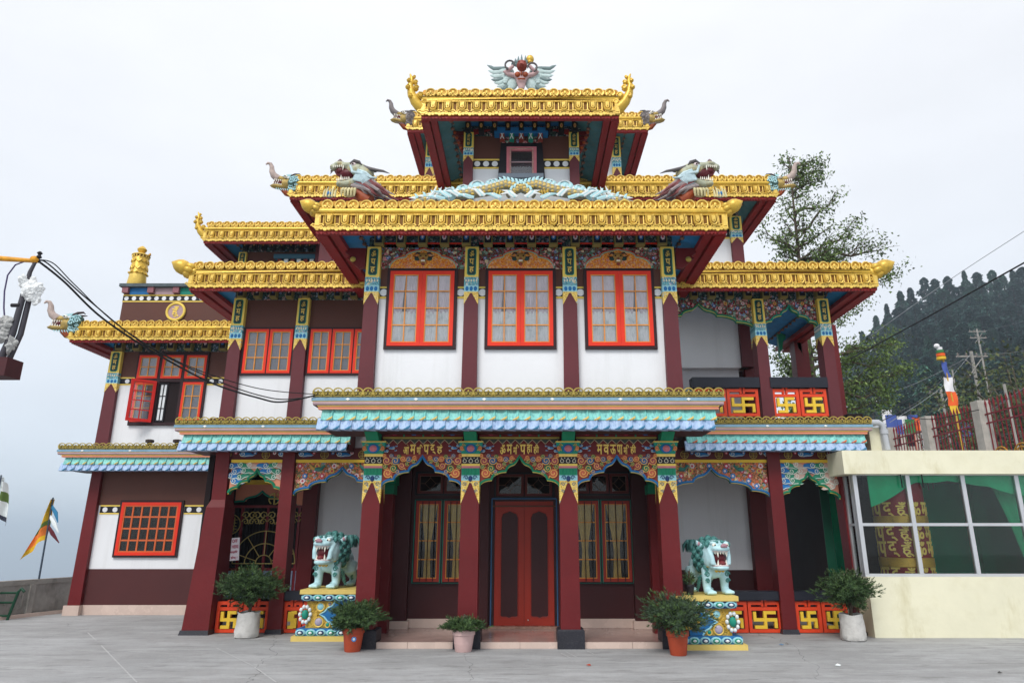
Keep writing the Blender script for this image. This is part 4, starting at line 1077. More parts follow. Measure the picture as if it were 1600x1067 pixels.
    def transom(a, b_, z0, z1):
        f_ = wframe(a, b_, z0, z1, yw-.05, .048, .03, black)
        mb = MB(); mb.box(a+.03, b_-.03, yw-.004, yw-.0005, z0+.03, z1-.03); mb.put('dark_room', interior, f_)  # no opening here: unlit room painted as a dark sheet
        n = max(1, round((b_-a)/.46))
        for k in range(n):
            xa, xb = a+.035+(b_-a-.07)*k/n, a+.035+(b_-a-.07)*(k+1)/n
            s_ = sash(f_, xa+.01, xb-.01, z0+.035, z1-.035, yw-.045, 1, 1, paint('sash_dark_red', rgb(92,30,28), .5), paint('lead_line', rgb(120,80,60), .5), .04, .008, gm=glassd)
            m_, zc = (xa+xb)/2, (z0+z1)/2; q = .10
            mb = MB(); D = [(m_-q, zc), (m_, zc+q), (m_+q, zc), (m_, zc-q)]
            mb.tube([(x, yw-.05, z) for x, z in D], .005, 4, closed=True)
            mb.tube([(xa+.05, yw-.05, zc), (m_-q, yw-.05, zc)], .004, 4); mb.tube([(m_+q, yw-.05, zc), (xb-.05, yw-.05, zc)], .004, 4)
            mb.tube([(m_, yw-.05, zc+q), (m_, yw-.05, z1-.075)], .004, 4); mb.tube([(m_, yw-.05, z0+.075), (m_, yw-.05, zc-q)], .004, 4)
            mb.put('lead_diamond', paint('lead_line', rgb(120,80,60), .5), s_)
    transom(x0-.02, x1+.02, Z(778, yw), Z(738, yw))
    zw0, zw1 = Z(912, yw), Z(779, yw)
    for (wa, wb) in ((X(643, 900, yw), X(735, 900, yw)), (X(889, 900, yw), X(991, 900, yw))):
        transom(wa, wb, Z(774, yw), Z(737, yw))
        wf = wframe(wa, wb, zw0, zw1, yw-.05, .048, .035, black, mull=((wa+wb)/2,))
        mb = MB()
        m_ = (wa+wb)/2
        for a, b_ in ((wa, m_), (m_, wb)): mb.tube([(a+.02, yw-.056, zw0+.02), (b_-.02, yw-.056, zw0+.02), (b_-.02, yw-.056, zw1-.02), (a+.02, yw-.056, zw1-.02)], .008, 5, closed=True)
        mb.put('green_edge', teal, wf)
        mb = MB(); mb.box(wa+.035, wb-.035, yw-.003, yw-.0004, zw0+.035, zw1-.035); mb.put('dark_room', interior, wf)  # dark sheet behind the curtains, room shade painted in
        for a, b_ in ((wa+.04, m_-.025), (m_+.025, wb-.04)):
            sash(wf, a, b_, zw0+.04, zw1-.04, yw-.048, 1, 4, doorred, orange, .055, .018, gm=glassd)
            w = b_-a
            sh = lambda f: (.08+.30*(1-abs(f-.42)/.58 if f > .42 else 1-(.42-f)*.5), .92-.30*(1-abs(f-.42)/.58 if f > .42 else 1-(.42-f)*.5))
            curtain(wf, a+.05, b_-.05, zw0+.07, zw1-.09, yw-.012, curt_y, 5, .006, shape=sh)
            mb = MB()
            for k in range(3):
                x = a+.06+(w-.12)*(k+.5)/3; mb.tube([(x, yw-.062, zw0+.05), (x, yw-.062, zw1-.05)], .007, 5)
            mb.put('iron_bars', black, wf)
    # white conduit beside the left column
    mb = MB(); mb.tube([(X(595, 770, 11.3), 11.28, Z(768, 11.3)), (X(594, 880, 11.3)+.0, 11.28, Z(888, 11.3))], .012, 6); mb.put('conduit', whitep, HALL)
    # skirt roof
    Ys = 10.3
    skirt(X(489,612,Ys), X(1131,612,Ys), Ys, Z(605,Ys), Z(670,Ys), 11.2, W(15.8,612,Ys), W(18.5,650,Ys), label='wide turquoise and lavender tiled skirt roof over the porch')
    mb = MB(); mb.box(-2.62, 2.42, 10.62, 11.6, Z(605,Ys)-.45, Z(605,Ys)-.25); mb.put('floor_slab', maroon, HALL)
central_lower()

# ================================================================== cupola and roofs above
def upper_tiers():
    # --- cupola over the bay
    Yc = 11.2; yw = 11.3
    ze = Z(181, 10.45); H = Z(138.5, 10.45)-ze
    gilded_roof(X(658,181,10.45), X(967.5,181,10.45), 10.45, ze, H, 14.2, W(17.5,150,10.45), W(21.9,168,10.45), ('flame', 'flame'), .92, soffit_g, .26, label='topmost gilded roof with flame finials over the cupola', fz=.32)
    zb = 6.6; xs = (X(731.5,250,Yc), X(897.5,250,Yc))
    mb = MB(); mb.box(xs[0]-.06, xs[1]+.06, yw, yw+.2, zb, ze+.6*H-.004); mb.box(xs[0]-.06, xs[0]+.1, yw+.202, 14.1, zb, ze+.6*H-.004); mb.box(xs[1]-.1, xs[1]+.06, yw+.202, 14.1, zb, ze+.6*H-.004); mb.put('wall', white, HALL)
    for x in xs: column(x, Yc, .26, zb, Z(207, Yc), .185, .17, 'upper', (Z(207,Yc)-Z(253,Yc)), maroonl)
    a, b_ = xs[0]+.08, xs[1]-.08
    mb = MB(); mb.box(a, b_, yw-.012, yw-.0005, Z(249.5, yw), Z(206, yw)); mb.put('brown_band', brown, HALL)
    wx0, wx1 = X(781, 255, yw), X(848, 255, yw)
    dot_band(a, wx0-.01, yw-.001, Z(262, yw), Z(251.5, yw), .155); dot_band(wx1+.01, b_, yw-.001, Z(262, yw), Z(251.5, yw), .155)
    rafter_row(xs[0]-.14, xs[1]+.14, yw-.03, Z(205, yw-.19), Z(190, yw-.19), 9, .16, True)
    mb = MB(); mb.box(xs[0]-.2, xs[1]+.2, yw-.15, yw+.1, Z(190, yw-.19)+.001, ze+.6*H-.002); mb.put('blue_beam', blue, HALL)
    # carved corbels on the flanks
    for s, x in ((-1, xs[0]), (1, xs[1])):
        mb = MB()
        for k in range(4):
            z0 = Z(206, yw)-.02-.11*k; mb.prism([(x+s*.10, z0), (x+s*(.30-.04*k), z0), (x+s*(.26-.04*k), z0-.06), (x+s*.10, z0-.09)], Yc+.06, Yc+.2, 0); mb.ball((x+s*(.27-.04*k), Yc+.05, z0-.03), (.035,.03,.03), 7, 5, 1)
        mb.put('corbel', [maroon, neck_o], HALL)
        mb = MB(); mb.prism([(x-s*.08, Z(206,yw)), (x-s*.40, Z(206,yw)), (x-s*.34, Z(206,yw)-.02), (x-s*.08, Z(206,yw)-.10)], Yc+.02, yw-.03); mb.put('bracket', redband, HALL)
    # battered black window with its lintel of crossed blocks
    z0, z1 = Z(286, yw), Z(226, yw); c = (wx0+wx1)/2
    mb = MB(); y = yw-.05
    L0, L1 = X(777.5,286,yw), X(783,226,yw); R0, R1 = X(852,286,yw), X(847,226,yw); gx0, gx1 = X(795,255,yw), X(835,255,yw)
    mb.prism([(L0,z0), (gx0,z0), (gx0,z1), (L1,z1)], y, yw-.0006); mb.prism([(gx1,z0), (R0,z0), (R1,z1), (gx1,z1)], y, yw-.0006); mb.box(gx0, gx1, y, yw-.0006, Z(232, yw), z1)
    wf = mb.put('window', black, HALL)
    gz0, gz1 = Z(278, yw), Z(232.5, yw)
    mb = MB(); fw = .075
    mb.box(gx0-.04, gx0+fw*.6, y-.02, yw-.001, gz0, gz1); mb.box(gx1-fw*.6, gx1+.04, y-.02, yw-.001, gz0, gz1); mb.box(gx0+fw*.6, gx1-fw*.6, y-.02, yw-.001, gz1-fw, gz1)
    mb.put('pink_frame', pink, wf)
    mb = MB(); mb.tube([(gx0+.03, y-.026, gz0), (gx0+.03, y-.026, gz1-.05), (gx1-.03, y-.026, gz1-.05), (gx1-.03, y-.026, gz0)], .016, 6); mb.put('carved_bead', paint('frame_rose', rgb(190,150,140), .5, var=.3, sc=30), wf)
    mb = MB(); mb.box(gx0, gx1, yw-.012, yw-.0008, gz0, gz1); mb.put('dark_room', paint('room_grey2', rgb(86,86,92), .9), wf)  # grey sheet on the wall with the room's shade in its colour
    mb = MB(); n = 24; xs_ = [gx0+(gx1-gx0)*k/n for k in range(n+1)]
    mb.prism([(gx0, gz1-.03)] + [(x, gz1-.24+.012*sin(k*2.2)) for k, x in enumerate(xs_)] + [(gx1, gz1-.03)], yw-.018, yw-.0125); mb.put('pelmet_curtain', paint('pelmet', rgb(70,70,72), .8, var=.2, sc=30), wf)
    for a2, b2 in ((gz0, (gz0+gz1)/2-.012), ((gz0+gz1)/2+.012, gz1-.05)): pbox('pane', glassm, wf, gx0+.03, gx1-.03, yw-.032, yw-.028, a2, b2)
    pbox('glazing_bar', mauve, wf, gx0+.03, gx1-.03, yw-.04, yw-.024, (gz0+gz1)/2-.011, (gz0+gz1)/2+.011)
    pbox('sill', paint('sill_grey', rgb(120,130,142), .6), wf, X(779,280,yw), X(849,280,yw), y-.10, yw-.001, Z(283.5,yw), Z(277.2,yw))
    lx0, lx1 = X(773, 213, yw), X(856, 213, yw)
    pbox('lintel', blue, wf, lx0, lx1, y-.14, yw-.001, Z(216.5,yw), Z(208,yw))
    mb = MB(); mb.box(X(784,222,yw), X(846,222,yw), y-.02, yw-.0007, z1+.001, Z(217,yw)); mb.put('lintel_frieze', fl_maroon, wf)
    for k in range(5):
        x = X(785, 220, yw)+(X(844, 220, yw)-X(785, 220, yw))*k/4; h0, h1 = z1+.002, Z(213.5,yw); w = .045
        mb = MB(); mb.box(x-w, x+w, y-.12, y-.021, h0, h1, 0)
        mb.add([(x-w*.9,y-.122,h0+.01),(x-w*.5,y-.122,h0+.01),(x+w*.9,y-.122,h1-.01),(x+w*.5,y-.122,h1-.01)], [(0,1,2,3)], 1); mb.add([(x+w*.5,y-.123,h0+.01),(x+w*.9,y-.123,h0+.01),(x-w*.5,y-.123,h1-.01),(x-w*.9,y-.123,h1-.01)], [(0,1,2,3)], 1)
        mb.put('crossed_block', [[skin_r, teal][k % 2], whitep], wf)
    # --- second tier
    Ye = 13.0; ze2 = Z(308, Ye); H2 = Z(273.5, Ye)-ze2
    gilded_roof(X(452,308,Ye), X(1214,308,Ye), Ye, ze2, H2, 18.5, W(14.3,285,Ye), W(18,300,Ye), ('makara', 'makara'), .95, soffit_g, .3, label='second tier gilded roof with open-mouthed makara heads at its corners', fz=.55)
    yt = 13.7
    xl, xr = X(510, 380, yt), X(1152, 375, yt)
    mb = MB(); mb.box(xl-.1, xr+.05, yt+.1, 18.3, 5.0, ze2+.6*H2-.004); mb.put('wall', white, HALL)
    mb = MB(); mb.box(xl-.11, xr+.06, yt+.09, yt+.099, Z(352,yt), ze2+.6*H2-.006); mb.put('brown_band', brown, HALL)
    dot_band(xr-1.2, xr+.05, yt+.099, Z(368,yt), Z(355,yt), .2)
    column(xr, yt, .3, 5.0, Z(338, yt), .26, .24, 'upper', Z(338,yt)-Z(380,yt), maroonl); column(xl, yt, .3, 5.0, Z(338, yt), .30, .28, None, 0, maroonl)
    rafter_row(xl-.1, xr+.1, yt+.06, Z(337, yt), ze2+.6*H2-.002, 26, .14, True)
    # --- fourth tier, behind the cupola
    Y4 = 15.3; ze4 = Z(203, Y4); H4 = Z(174.5, Y4)-ze4
    gilded_roof(X(636,203,Y4), X(1013,203,Y4), Y4, ze4, H4, 20, W(14.2,185,Y4), W(15,195,Y4), ('makarad', 'makarad'), 1.02, soffit_g, .30, label='rear gilded roof showing either side of the cupola roof', fz=.55)
    y4 = 16.0
    xl, xr = X(672, 240, y4), X(963, 240, y4)
    mb = MB(); mb.box(xl-.05, xr+.02, y4+.1, 19.8, 7.5, ze4+.6*H4-.004); mb.put('wall', white, HALL)
    for x in (xl, xr): column(x, y4, .26, 7.5, Z(214, y4), .23, .22, 'upper', Z(214,y4)-Z(275,y4), maroonl)
    rafter_row(xl-.1, xr+.1, y4+.06, Z(213, y4), ze4+.6*H4-.002, 14, .14, True)
    # --- left rear tier
    Y5 = 15.7; ze5 = Z(377, Y5); H5 = Z(346, Y5)-ze5
    x5r = X(545, 377, Y5)
    gilded_roof(X(317.5,377,Y5), x5r, Y5, ze5, H5, 19, W(12.1,355,Y5), W(15.3,366,Y5), ('flame', None), .86, soffit_b, .34, label='small gilded roof with a flame finial behind the left wing', fz=.32)
    y5 = 16.4; xl = X(379, 400, y5)
    mb = MB(); mb.box(xl-.05, x5r-.1, y5+.08, 18.9, 4.5, ze5+.6*H5-.004); mb.put('wall', brown, HALL)
    column(xl, y5, .26, 4.5, Z(394, y5), .20, .19, 'upper', .9, maroonl); column(X(506,400,y5), y5-.2, .3, 4.5, Z(384,y5), .34, .32, None, 0, maroonl)
    rafter_row(xl-.05, x5r-.1, y5+.04, Z(389.5, y5-.1), ze5+.6*H5-.002, 12, .14, True)
    pbox('lintel', paint('lintel_slate', rgb(62,104,124), .6), HALL, X(430,404,y5), X(496,404,y5), y5-.12, y5+.079, Z(406,y5), Z(400,y5))
    for k in range(6):
        x = X(438,408,y5)+(X(488,408,y5)-X(438,408,y5))*k/5; pbox('crossed_block', [skin_r, whitep][k % 2], HALL, x-.05, x+.05, y5-.06, y5+.078, Z(414,y5), Z(406.3,y5))
    # roof-level masses that carry the rear storeys
    mb = MB(); mb.box(-5.4, 2.38, 13.2, 18.6, 3.0, 6.1); mb.put('rear_mass', maroonl, HALL)
upper_tiers()

# ================================================================== wings
def wings():
    Ye = 12.0; YW = 12.65; yw = 12.76
    ze = Z(449.5, Ye); H = Z(408.5, Ye)-ze
    gilded_roof(X(295,449.5,Ye), X(640,449.5,Ye), Ye, ze, H, 16.5, W(15.8,418,Ye), W(19.8,436,Ye), ('bud', None), 1.22, soffit_b, .34, label='gilded roof of the left wing with a lotus bud at its corner', fz=.6)
    gilded_roof(X(1010,449.5,Ye), X(1371,449.5,Ye), Ye, ze, H, 16.5, W(16.6,418,Ye), W(20.4,436,Ye), (None, 'bud'), 1.22, soffit_b, .34, label='gilded roof of the open loggia with a lotus bud at its corner', fz=.6)
    # --- left upper wall
    zb, zt = Z(664, YW), ze+.6*H-.004
    zc1, zc0 = Z(466, YW), Z(547, YW)
    cx = [X(364.5,555,YW)+.0, X(467,555,YW), X(570,555,YW)]
    mb = MB(); mb.box(cx[0]-.10, -2.6, yw, yw+.2, zb-.5, zt); mb.box(cx[0]-.10, cx[0]+.1, yw+.202, 16.5, zb-.5, zt); mb.put('wall', white, HALL)
    for c in cx[:2]: column(c, YW, .3, zb, zc1, .255, .215, 'upper', zc1-zc0, maroonl)
    z0, z1 = Z(587, yw), Z(512.5, yw)
    for i in range(2):
        l, r = cx[i]+.12, cx[i+1]-.12
        mb = MB(); mb.box(l-.02, r+.14, yw-.014, yw-.0005, z1+.001, Z(464, yw)); mb.put('brown_band', brown, HALL)
        if i == 0: a, b_, n = X(379,550,yw), X(460.5,550,yw), 2
        else: a, b_, n = X(480.5,550,yw), X(590,550,yw), 3
        wf = wframe(a, b_, z0, z1, yw-.05, .09, .035, frame_b, mull=[a+(b_-a)*k/n for k in range(1, n)])
        mb = MB(); mb.box(a+.03, b_-.03, yw-.004, yw-.0007, z0+.03, z1-.03); mb.put('pale_blind', paint('blind_grey', rgb(150,150,158), .85, var=.12, sc=3), wf)
        for k in range(n):
            p, q = a+.035+(b_-a-.07)*k/n, a+.035+(b_-a-.07)*(k+1)/n
            sash(wf, p+.012, q-.012, z0+.04, z1-.04, yw-.058, 2, 3, red, orange, .05, .016)
    rafter_row(cx[0]-.14, -2.62, yw-.03, Z(465, yw-.17), ze+.6*H-.002, 10, .14)
    # --- left skirt roof and verandah
    Ys = 12.2
    skirt(X(274,658,Ys), X(560,658,Ys), Ys, Z(651,Ys), Z(703,Ys), 13.2, W(13.3,658,Ys), W(15.6,690,Ys), label='tiled skirt roof over the left verandah')
    skirt(X(1060,658,Ys), X(1362,658,Ys), Ys, Z(650,Ys), Z(703,Ys), 13.2, W(13.3,658,Ys), W(15.6,690,Ys), TILE_AO, label='tiled skirt roof with orange lips over the right verandah')
    YV = 12.55; ybk = 14.3; zs = Z(706, YV)
    def vcol(pt, pb, wt_, wb_, name='column', buttress=False):
        xt, xb = X(pt, 715, YV), X(pb, 983, YV)
        mb = MB(); a, b_ = wb_/2, wt_/2
        if buttress:
            zk = Z(786, YV); xm = X(339.5, 780, YV)
            mb.hexa([(xm-.13,YV+.05,zk-.1),(xm+.13,YV+.05,zk-.1),(xm+.13,YV+.4,zk-.1),(xm-.13,YV+.4,zk-.1)], [(xt-b_,YV,zs),(xt+b_,YV,zs),(xt+b_,YV+.34,zs),(xt-b_,YV+.34,zs)])
            mb.hexa([(xb-a,YV-.12,.0),(xb+a,YV-.12,.0),(xb+a,YV+.45,0),(xb-a,YV+.45,0)], [(xm-.165,YV-.04,zk-.07),(xm+.165,YV-.04,zk-.07),(xm+.165,YV+.42,zk-.07),(xm-.165,YV+.42,zk-.07)])
            mb.hexa([(xm-.165,YV-.04,zk-.07),(xm+.165,YV-.04,zk-.07),(xm+.165,YV+.42,zk-.07),(xm-.165,YV+.42,zk-.07)], [(xm-.125,YV+.045,zk+.07),(xm+.125,YV+.045,zk+.07),(xm+.125,YV+.37,zk+.07),(xm-.125,YV+.37,zk+.07)])
        else:
            mb.hexa([(xb-a,YV,.0),(xb+a,YV,.0),(xb+a,YV+.3,0),(xb-a,YV+.3,0)], [(xt-b_,YV,zs),(xt+b_,YV,zs),(xt+b_,YV+.28,zs),(xt-b_,YV+.28,zs)])
        c = mb.put(name, maroon, HALL)
        f0 = .14 if buttress else .02
        mb = MB(); mb.hexa([(xb-a-.025,YV-f0-.02,0),(xb+a+.025,YV-f0-.02,0),(xb+a+.025,YV+.46,0),(xb-a-.025,YV+.46,0)], [(xb-a-.01,YV-f0,.075),(xb+a+.01,YV-f0,.075),(xb+a+.01,YV+.46,.075),(xb-a-.01,YV+.46,.075)]); mb.put('plinth', plinthm, c)
        return xt, xb
    vcol(347.5, 309, .245, .46, buttress=True); vcol(451, 427.5, .22, .25)
    vcol(1208.5, 1235, .23, .25); vcol(1316, 1359, .22, .28)
    def beam(p0, p1, kind):
        x0, x1 = X(p0, 710, YV), X(p1, 710, YV)
        mb = MB(); mb.box(x0, x1, YV+.06, YV+.26, Z(719, YV), Z(699, YV)); b_ = mb.put('painted_beam', paint('beam_maroon', rgb(84,20,24), .5, var=.15), HALL)
        n = max(2, round((x1-x0)/.32))
        for k in range(n):
            x = x0+(x1-x0)*(k+.5)/n; z = Z(709.5, YV)
            if (k+kind) % 2: put('cloud_motif', CLOUDS[0], b_, T(x, YV+.055, z) @ S(.12, .05, .10))
            else:
                mb = MB(); mb.tube([(x+p, YV+.055, z+q) for p, q in circ(.07, 14)], .007, 4, closed=True)
                for dz in (-.03, 0, .03): mb.tube([(x-.045, YV+.055, z+dz), (x+.045, YV+.055, z+dz)], .006, 4)
                mb.tube([(x, YV+.055, z-.06), (x, YV+.055, z+.06)], .006, 4); mb.put('longevity_sign', tarn, b_)
            put('blossom', FLOWERS[k % 3], b_, T(x+(x1-x0)/n/2-.02, YV+.055, z+.03) @ S(.035, .015, .035))
    beam(338, 459, 0); beam(461, 580, 1); beam(1030, 1219, 1); beam(1220, 1325, 0)
    def varch(p0, p1, pa, pz, ps, mat_, trim, kind, line=None):
        x0, x1 = X(p0, 745, YV), X(p1, 745, YV)
        zt = Z(722, YV)
        pan, cv = arch_panel(x0, x1, YV+.08, .1, zt, Z(ps, YV), Z(pa, YV), mat_, trim, None, green, .024)
        pbox('gold_fillet', yelrail, pan, x0, x1, YV+.04, YV+.19, zt+.0005, Z(717.5, YV))
        hw = (x1-x0)/2; c = (x0+x1)/2; H_ = zt-Z(ps, YV)
        k = 0; zz = zt-.06
        while zz > Z(ps, YV)+.05:
            m_ = 0; xx = x0+(.07 if int(k) % 2 == 0 else .14)
            while xx < x1-.03:
                lim = inside(cv, xx, zz)
                if lim < zz-.05:
                    q = (m_*7+int(k)*3) % 3
                    s = -1 if xx > c else 1
                    if kind == 'cloud': put('cloud_motif', CLOUDS[q], pan, T(xx, YV+.075, zz) @ RY(RND.uniform(-.3,.3)) @ S(s*.115, .09, .125))
                    else:
                        if (m_+int(k)) % 3 == 0: put('blossom', FLOWERS[(m_+2*int(k)) % 4], pan, T(xx, YV+.078, zz) @ S(.052, .02, .052))
                        else: put('leaf_scroll', SCROLLS[[2,1,2,3][(m_+int(k)) % 4]], pan, T(xx, YV+.078, zz) @ RY(RND.uniform(-1,1)) @ S(s*.026, .025, .026))
                xx += .165 if kind == 'cloud' else .105; m_ += 1
            zz -= .095 if kind == 'cloud' else .09; k += 1
        if kind == 'bird':
            for s in (-1, 1):
                x, z = c+s*hw*.52, zt-.12
                mb = MB()
                mb.ball((x, YV+.07, z), (.085,.03,.04), 10, 6, 0); mb.tube([(x-s*.06, YV+.065, z+.01), (x-s*.11, YV+.06, z+.06), (x-s*.13, YV+.06, z+.07)], [.03,.022,.018], 6, 0)
                mb.cone((x-s*.13, YV+.055, z+.07), (x-s*.17, YV+.055, z+.06), .012, 4, 1)
                for k in range(4): mb.tube([(x+s*.06, YV+.065, z), (x+s*(.14+.01*k), YV+.06, z+.01+.028*k)], [.02,.006], 5, 1)
                mb.put('painted_bird', [paint('bird_green', rgb(60,120,110), .5, var=.2, sc=20), paint('bird_ochre', rgb(196,160,80), .5)], pan)
        return pan
    varch(357, 441, 733, 0, 771, salmon, green, 'cloud'); varch(459, 606, 731, 0, 773, fl_orange, blue, 'bird')
    varch(1024, 1203, 731, 0, 777, fl_orange, blue, 'bird'); varch(1219, 1311, 738, 0, 779, salmon, green, 'cloud')
    # --- rear walls of the verandahs
    def wallp(x0, x1, y, z0, z1, m_, name='wall', th=.2):
        mb = MB(); mb.box(x0, x1, y, y+th, z0, z1); return mb.put(name, m_, HALL)
    zt = Z(690, ybk)+.1
    x0 = X(496, 815, ybk)
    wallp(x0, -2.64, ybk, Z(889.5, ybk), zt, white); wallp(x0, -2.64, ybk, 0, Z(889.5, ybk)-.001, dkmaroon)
    column(X(481, 815, ybk-.2), ybk-.2, .3, 0, zt, .30, .28)
    x1 = X(1172, 815, ybk)
    wallp(2.44, x1, ybk, Z(890, ybk), zt, white); wallp(2.44, x1, ybk, 0, Z(890, ybk)-.001, dkmaroon)
    column(X(1190, 815, ybk-.2), ybk-.2, .3, 0, zt, .40, .38)
    # right: dark passage with green pillars and a far room
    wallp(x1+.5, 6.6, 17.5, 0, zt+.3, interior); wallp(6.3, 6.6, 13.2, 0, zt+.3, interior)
    pgr = paint('pillar_green', rgb(8,70,50), .5, var=.15)
    for px, c_ in ((1248, pgr), (1262, maroon), (1283, pgr)):
        xx = X(px, 830, 15.4); wallp(xx-.13, xx+.13, 15.4, 0, zt, c_, 'pillar', .26)
    mb = MB(); xx = X(1270, 790, 15.2); mb.box(xx-.3, xx+.34, 15.15, 15.38, Z(778,15.2), Z(755,15.2)); mb.put('bracket', green, HALL)
    pbox('verandah_ceiling', dkmaroon, HALL, 2.44, 6.6, YV+.3, 17.6, zt, zt+.15); pbox('verandah_ceiling', dkmaroon, HALL, -6.05, -2.64, YV+.3, 17.6, zt, zt+.15)
    mb = MB(); mb.box(-6.0, -2.64, YV+.4, 17, .001, .05); mb.box(2.44, 6.5, YV+.4, 17, .001, .05); mb.put('verandah_floor', paint('verandah_stone', (.28,.26,.25), .5, var=.2, sc=2), HALL)
    # left: dark hall behind the iron gate, inner salmon arch
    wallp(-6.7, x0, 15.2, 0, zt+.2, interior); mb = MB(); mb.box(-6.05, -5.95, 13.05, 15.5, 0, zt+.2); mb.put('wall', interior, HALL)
    xa, xb = X(352, 770, ybk), X(436, 770, ybk)
    z0, z1, zy = Z(787, ybk), Z(764, ybk), Z(757.5, ybk)
    cv = arch_curve(xa-.25, xb+.75, z0-.15, z1-.05)
    mb = MB(); mb.prism(cv + [(xb+.75, zy), (xa-.25, zy)], ybk-.1, ybk); ia = mb.put('inner_arch', salmon, HALL)
    mb = MB(); mb.tube([(x, ybk-.11, z) for x, z in cv], .022, 6); mb.put('arch_trim', teal, ia); pbox('gold_fillet', yelrail, ia, xa+.02, xb-.02, ybk-.15, ybk-.02, zy+.001, zy+.09)
    # --- right loggia, upper storey
    cB = [X(1190,530,YW), X(1293.5,535,YW)]
    zc1, zc0 = Z(467, YW), Z(541, YW)
    for c in cB: column(c, YW, .28, zb, zc1, .23, .20, 'upper', zc1-zc0, maroonl)
    zl = Z(590, YW)
    def larch(xl, xr, pa, ps, tr_):
        pan, cv2 = arch_panel(xl, xr, YW+.10, .08, Z(465, YW), Z(ps, YW), Z(pa, YW), fl_maroon, tr_, None, green, .020)
        for k in range(8):
            for s in (-1, 1):
                x = (xl+xr)/2+s*(xr-xl)/2*(.18+.11*k); z = Z(465,YW)-.09-.05*(k % 3)
                if inside(cv2, x, z) < z-.04: put('blossom', FLOWERS[k % 4], pan, T(x, YW+.095, z) @ S(.04, .015, .04))
    larch(2.36, cB[0]-.1, 473, 510, green); larch(cB[0]+.1, cB[1]-.1, 475, 508, teal)
    rafter_row(2.42, cB[1]+.12, yw-.03, Z(465, yw-.17), ze+.6*H-.002, 10, .14)
    wy = 14.0
    wallp(2.4, X(1151,545,wy), wy, zb-.3, Z(495,wy), paint('loggia_grey', rgb(196,196,200), .7, var=.05), th=.15)
    wallp(2.4, X(1172,545,wy), wy+.16, zb-.3, zt+3.2, dkmaroon)
    wallp(X(1160,545,wy), X(1178,545,wy), wy-.05, zb-.3, ze, maroon, 'pillar', .3)
    # rear piers of the loggia with green brackets; sky and trees show between them
    for px in (1254, 1302):
        yy = 15.6; xx = X(px, 560, yy); wallp(xx-.16, xx+.16, yy, zb-.3, ze+.4, maroon, 'pillar', .3)
    yy = 15.6; cv2 = arch_curve(X(1215,520,yy), X(1250,520,yy)+.0, Z(560,yy), Z(500,yy))
    mb = MB(); mb.prism(cv2 + [(cv2[-1][0], Z(470,yy)), (cv2[0][0], Z(470,yy))], yy, yy+.1); mb.put('arch_panel', green, HALL)
    mb = MB(); mb.box(2.4, cB[1]+.2, YW+.02, 16.5, zb-.25, zb-.05); mb.put('loggia_floor', concrete, HALL)
wings()

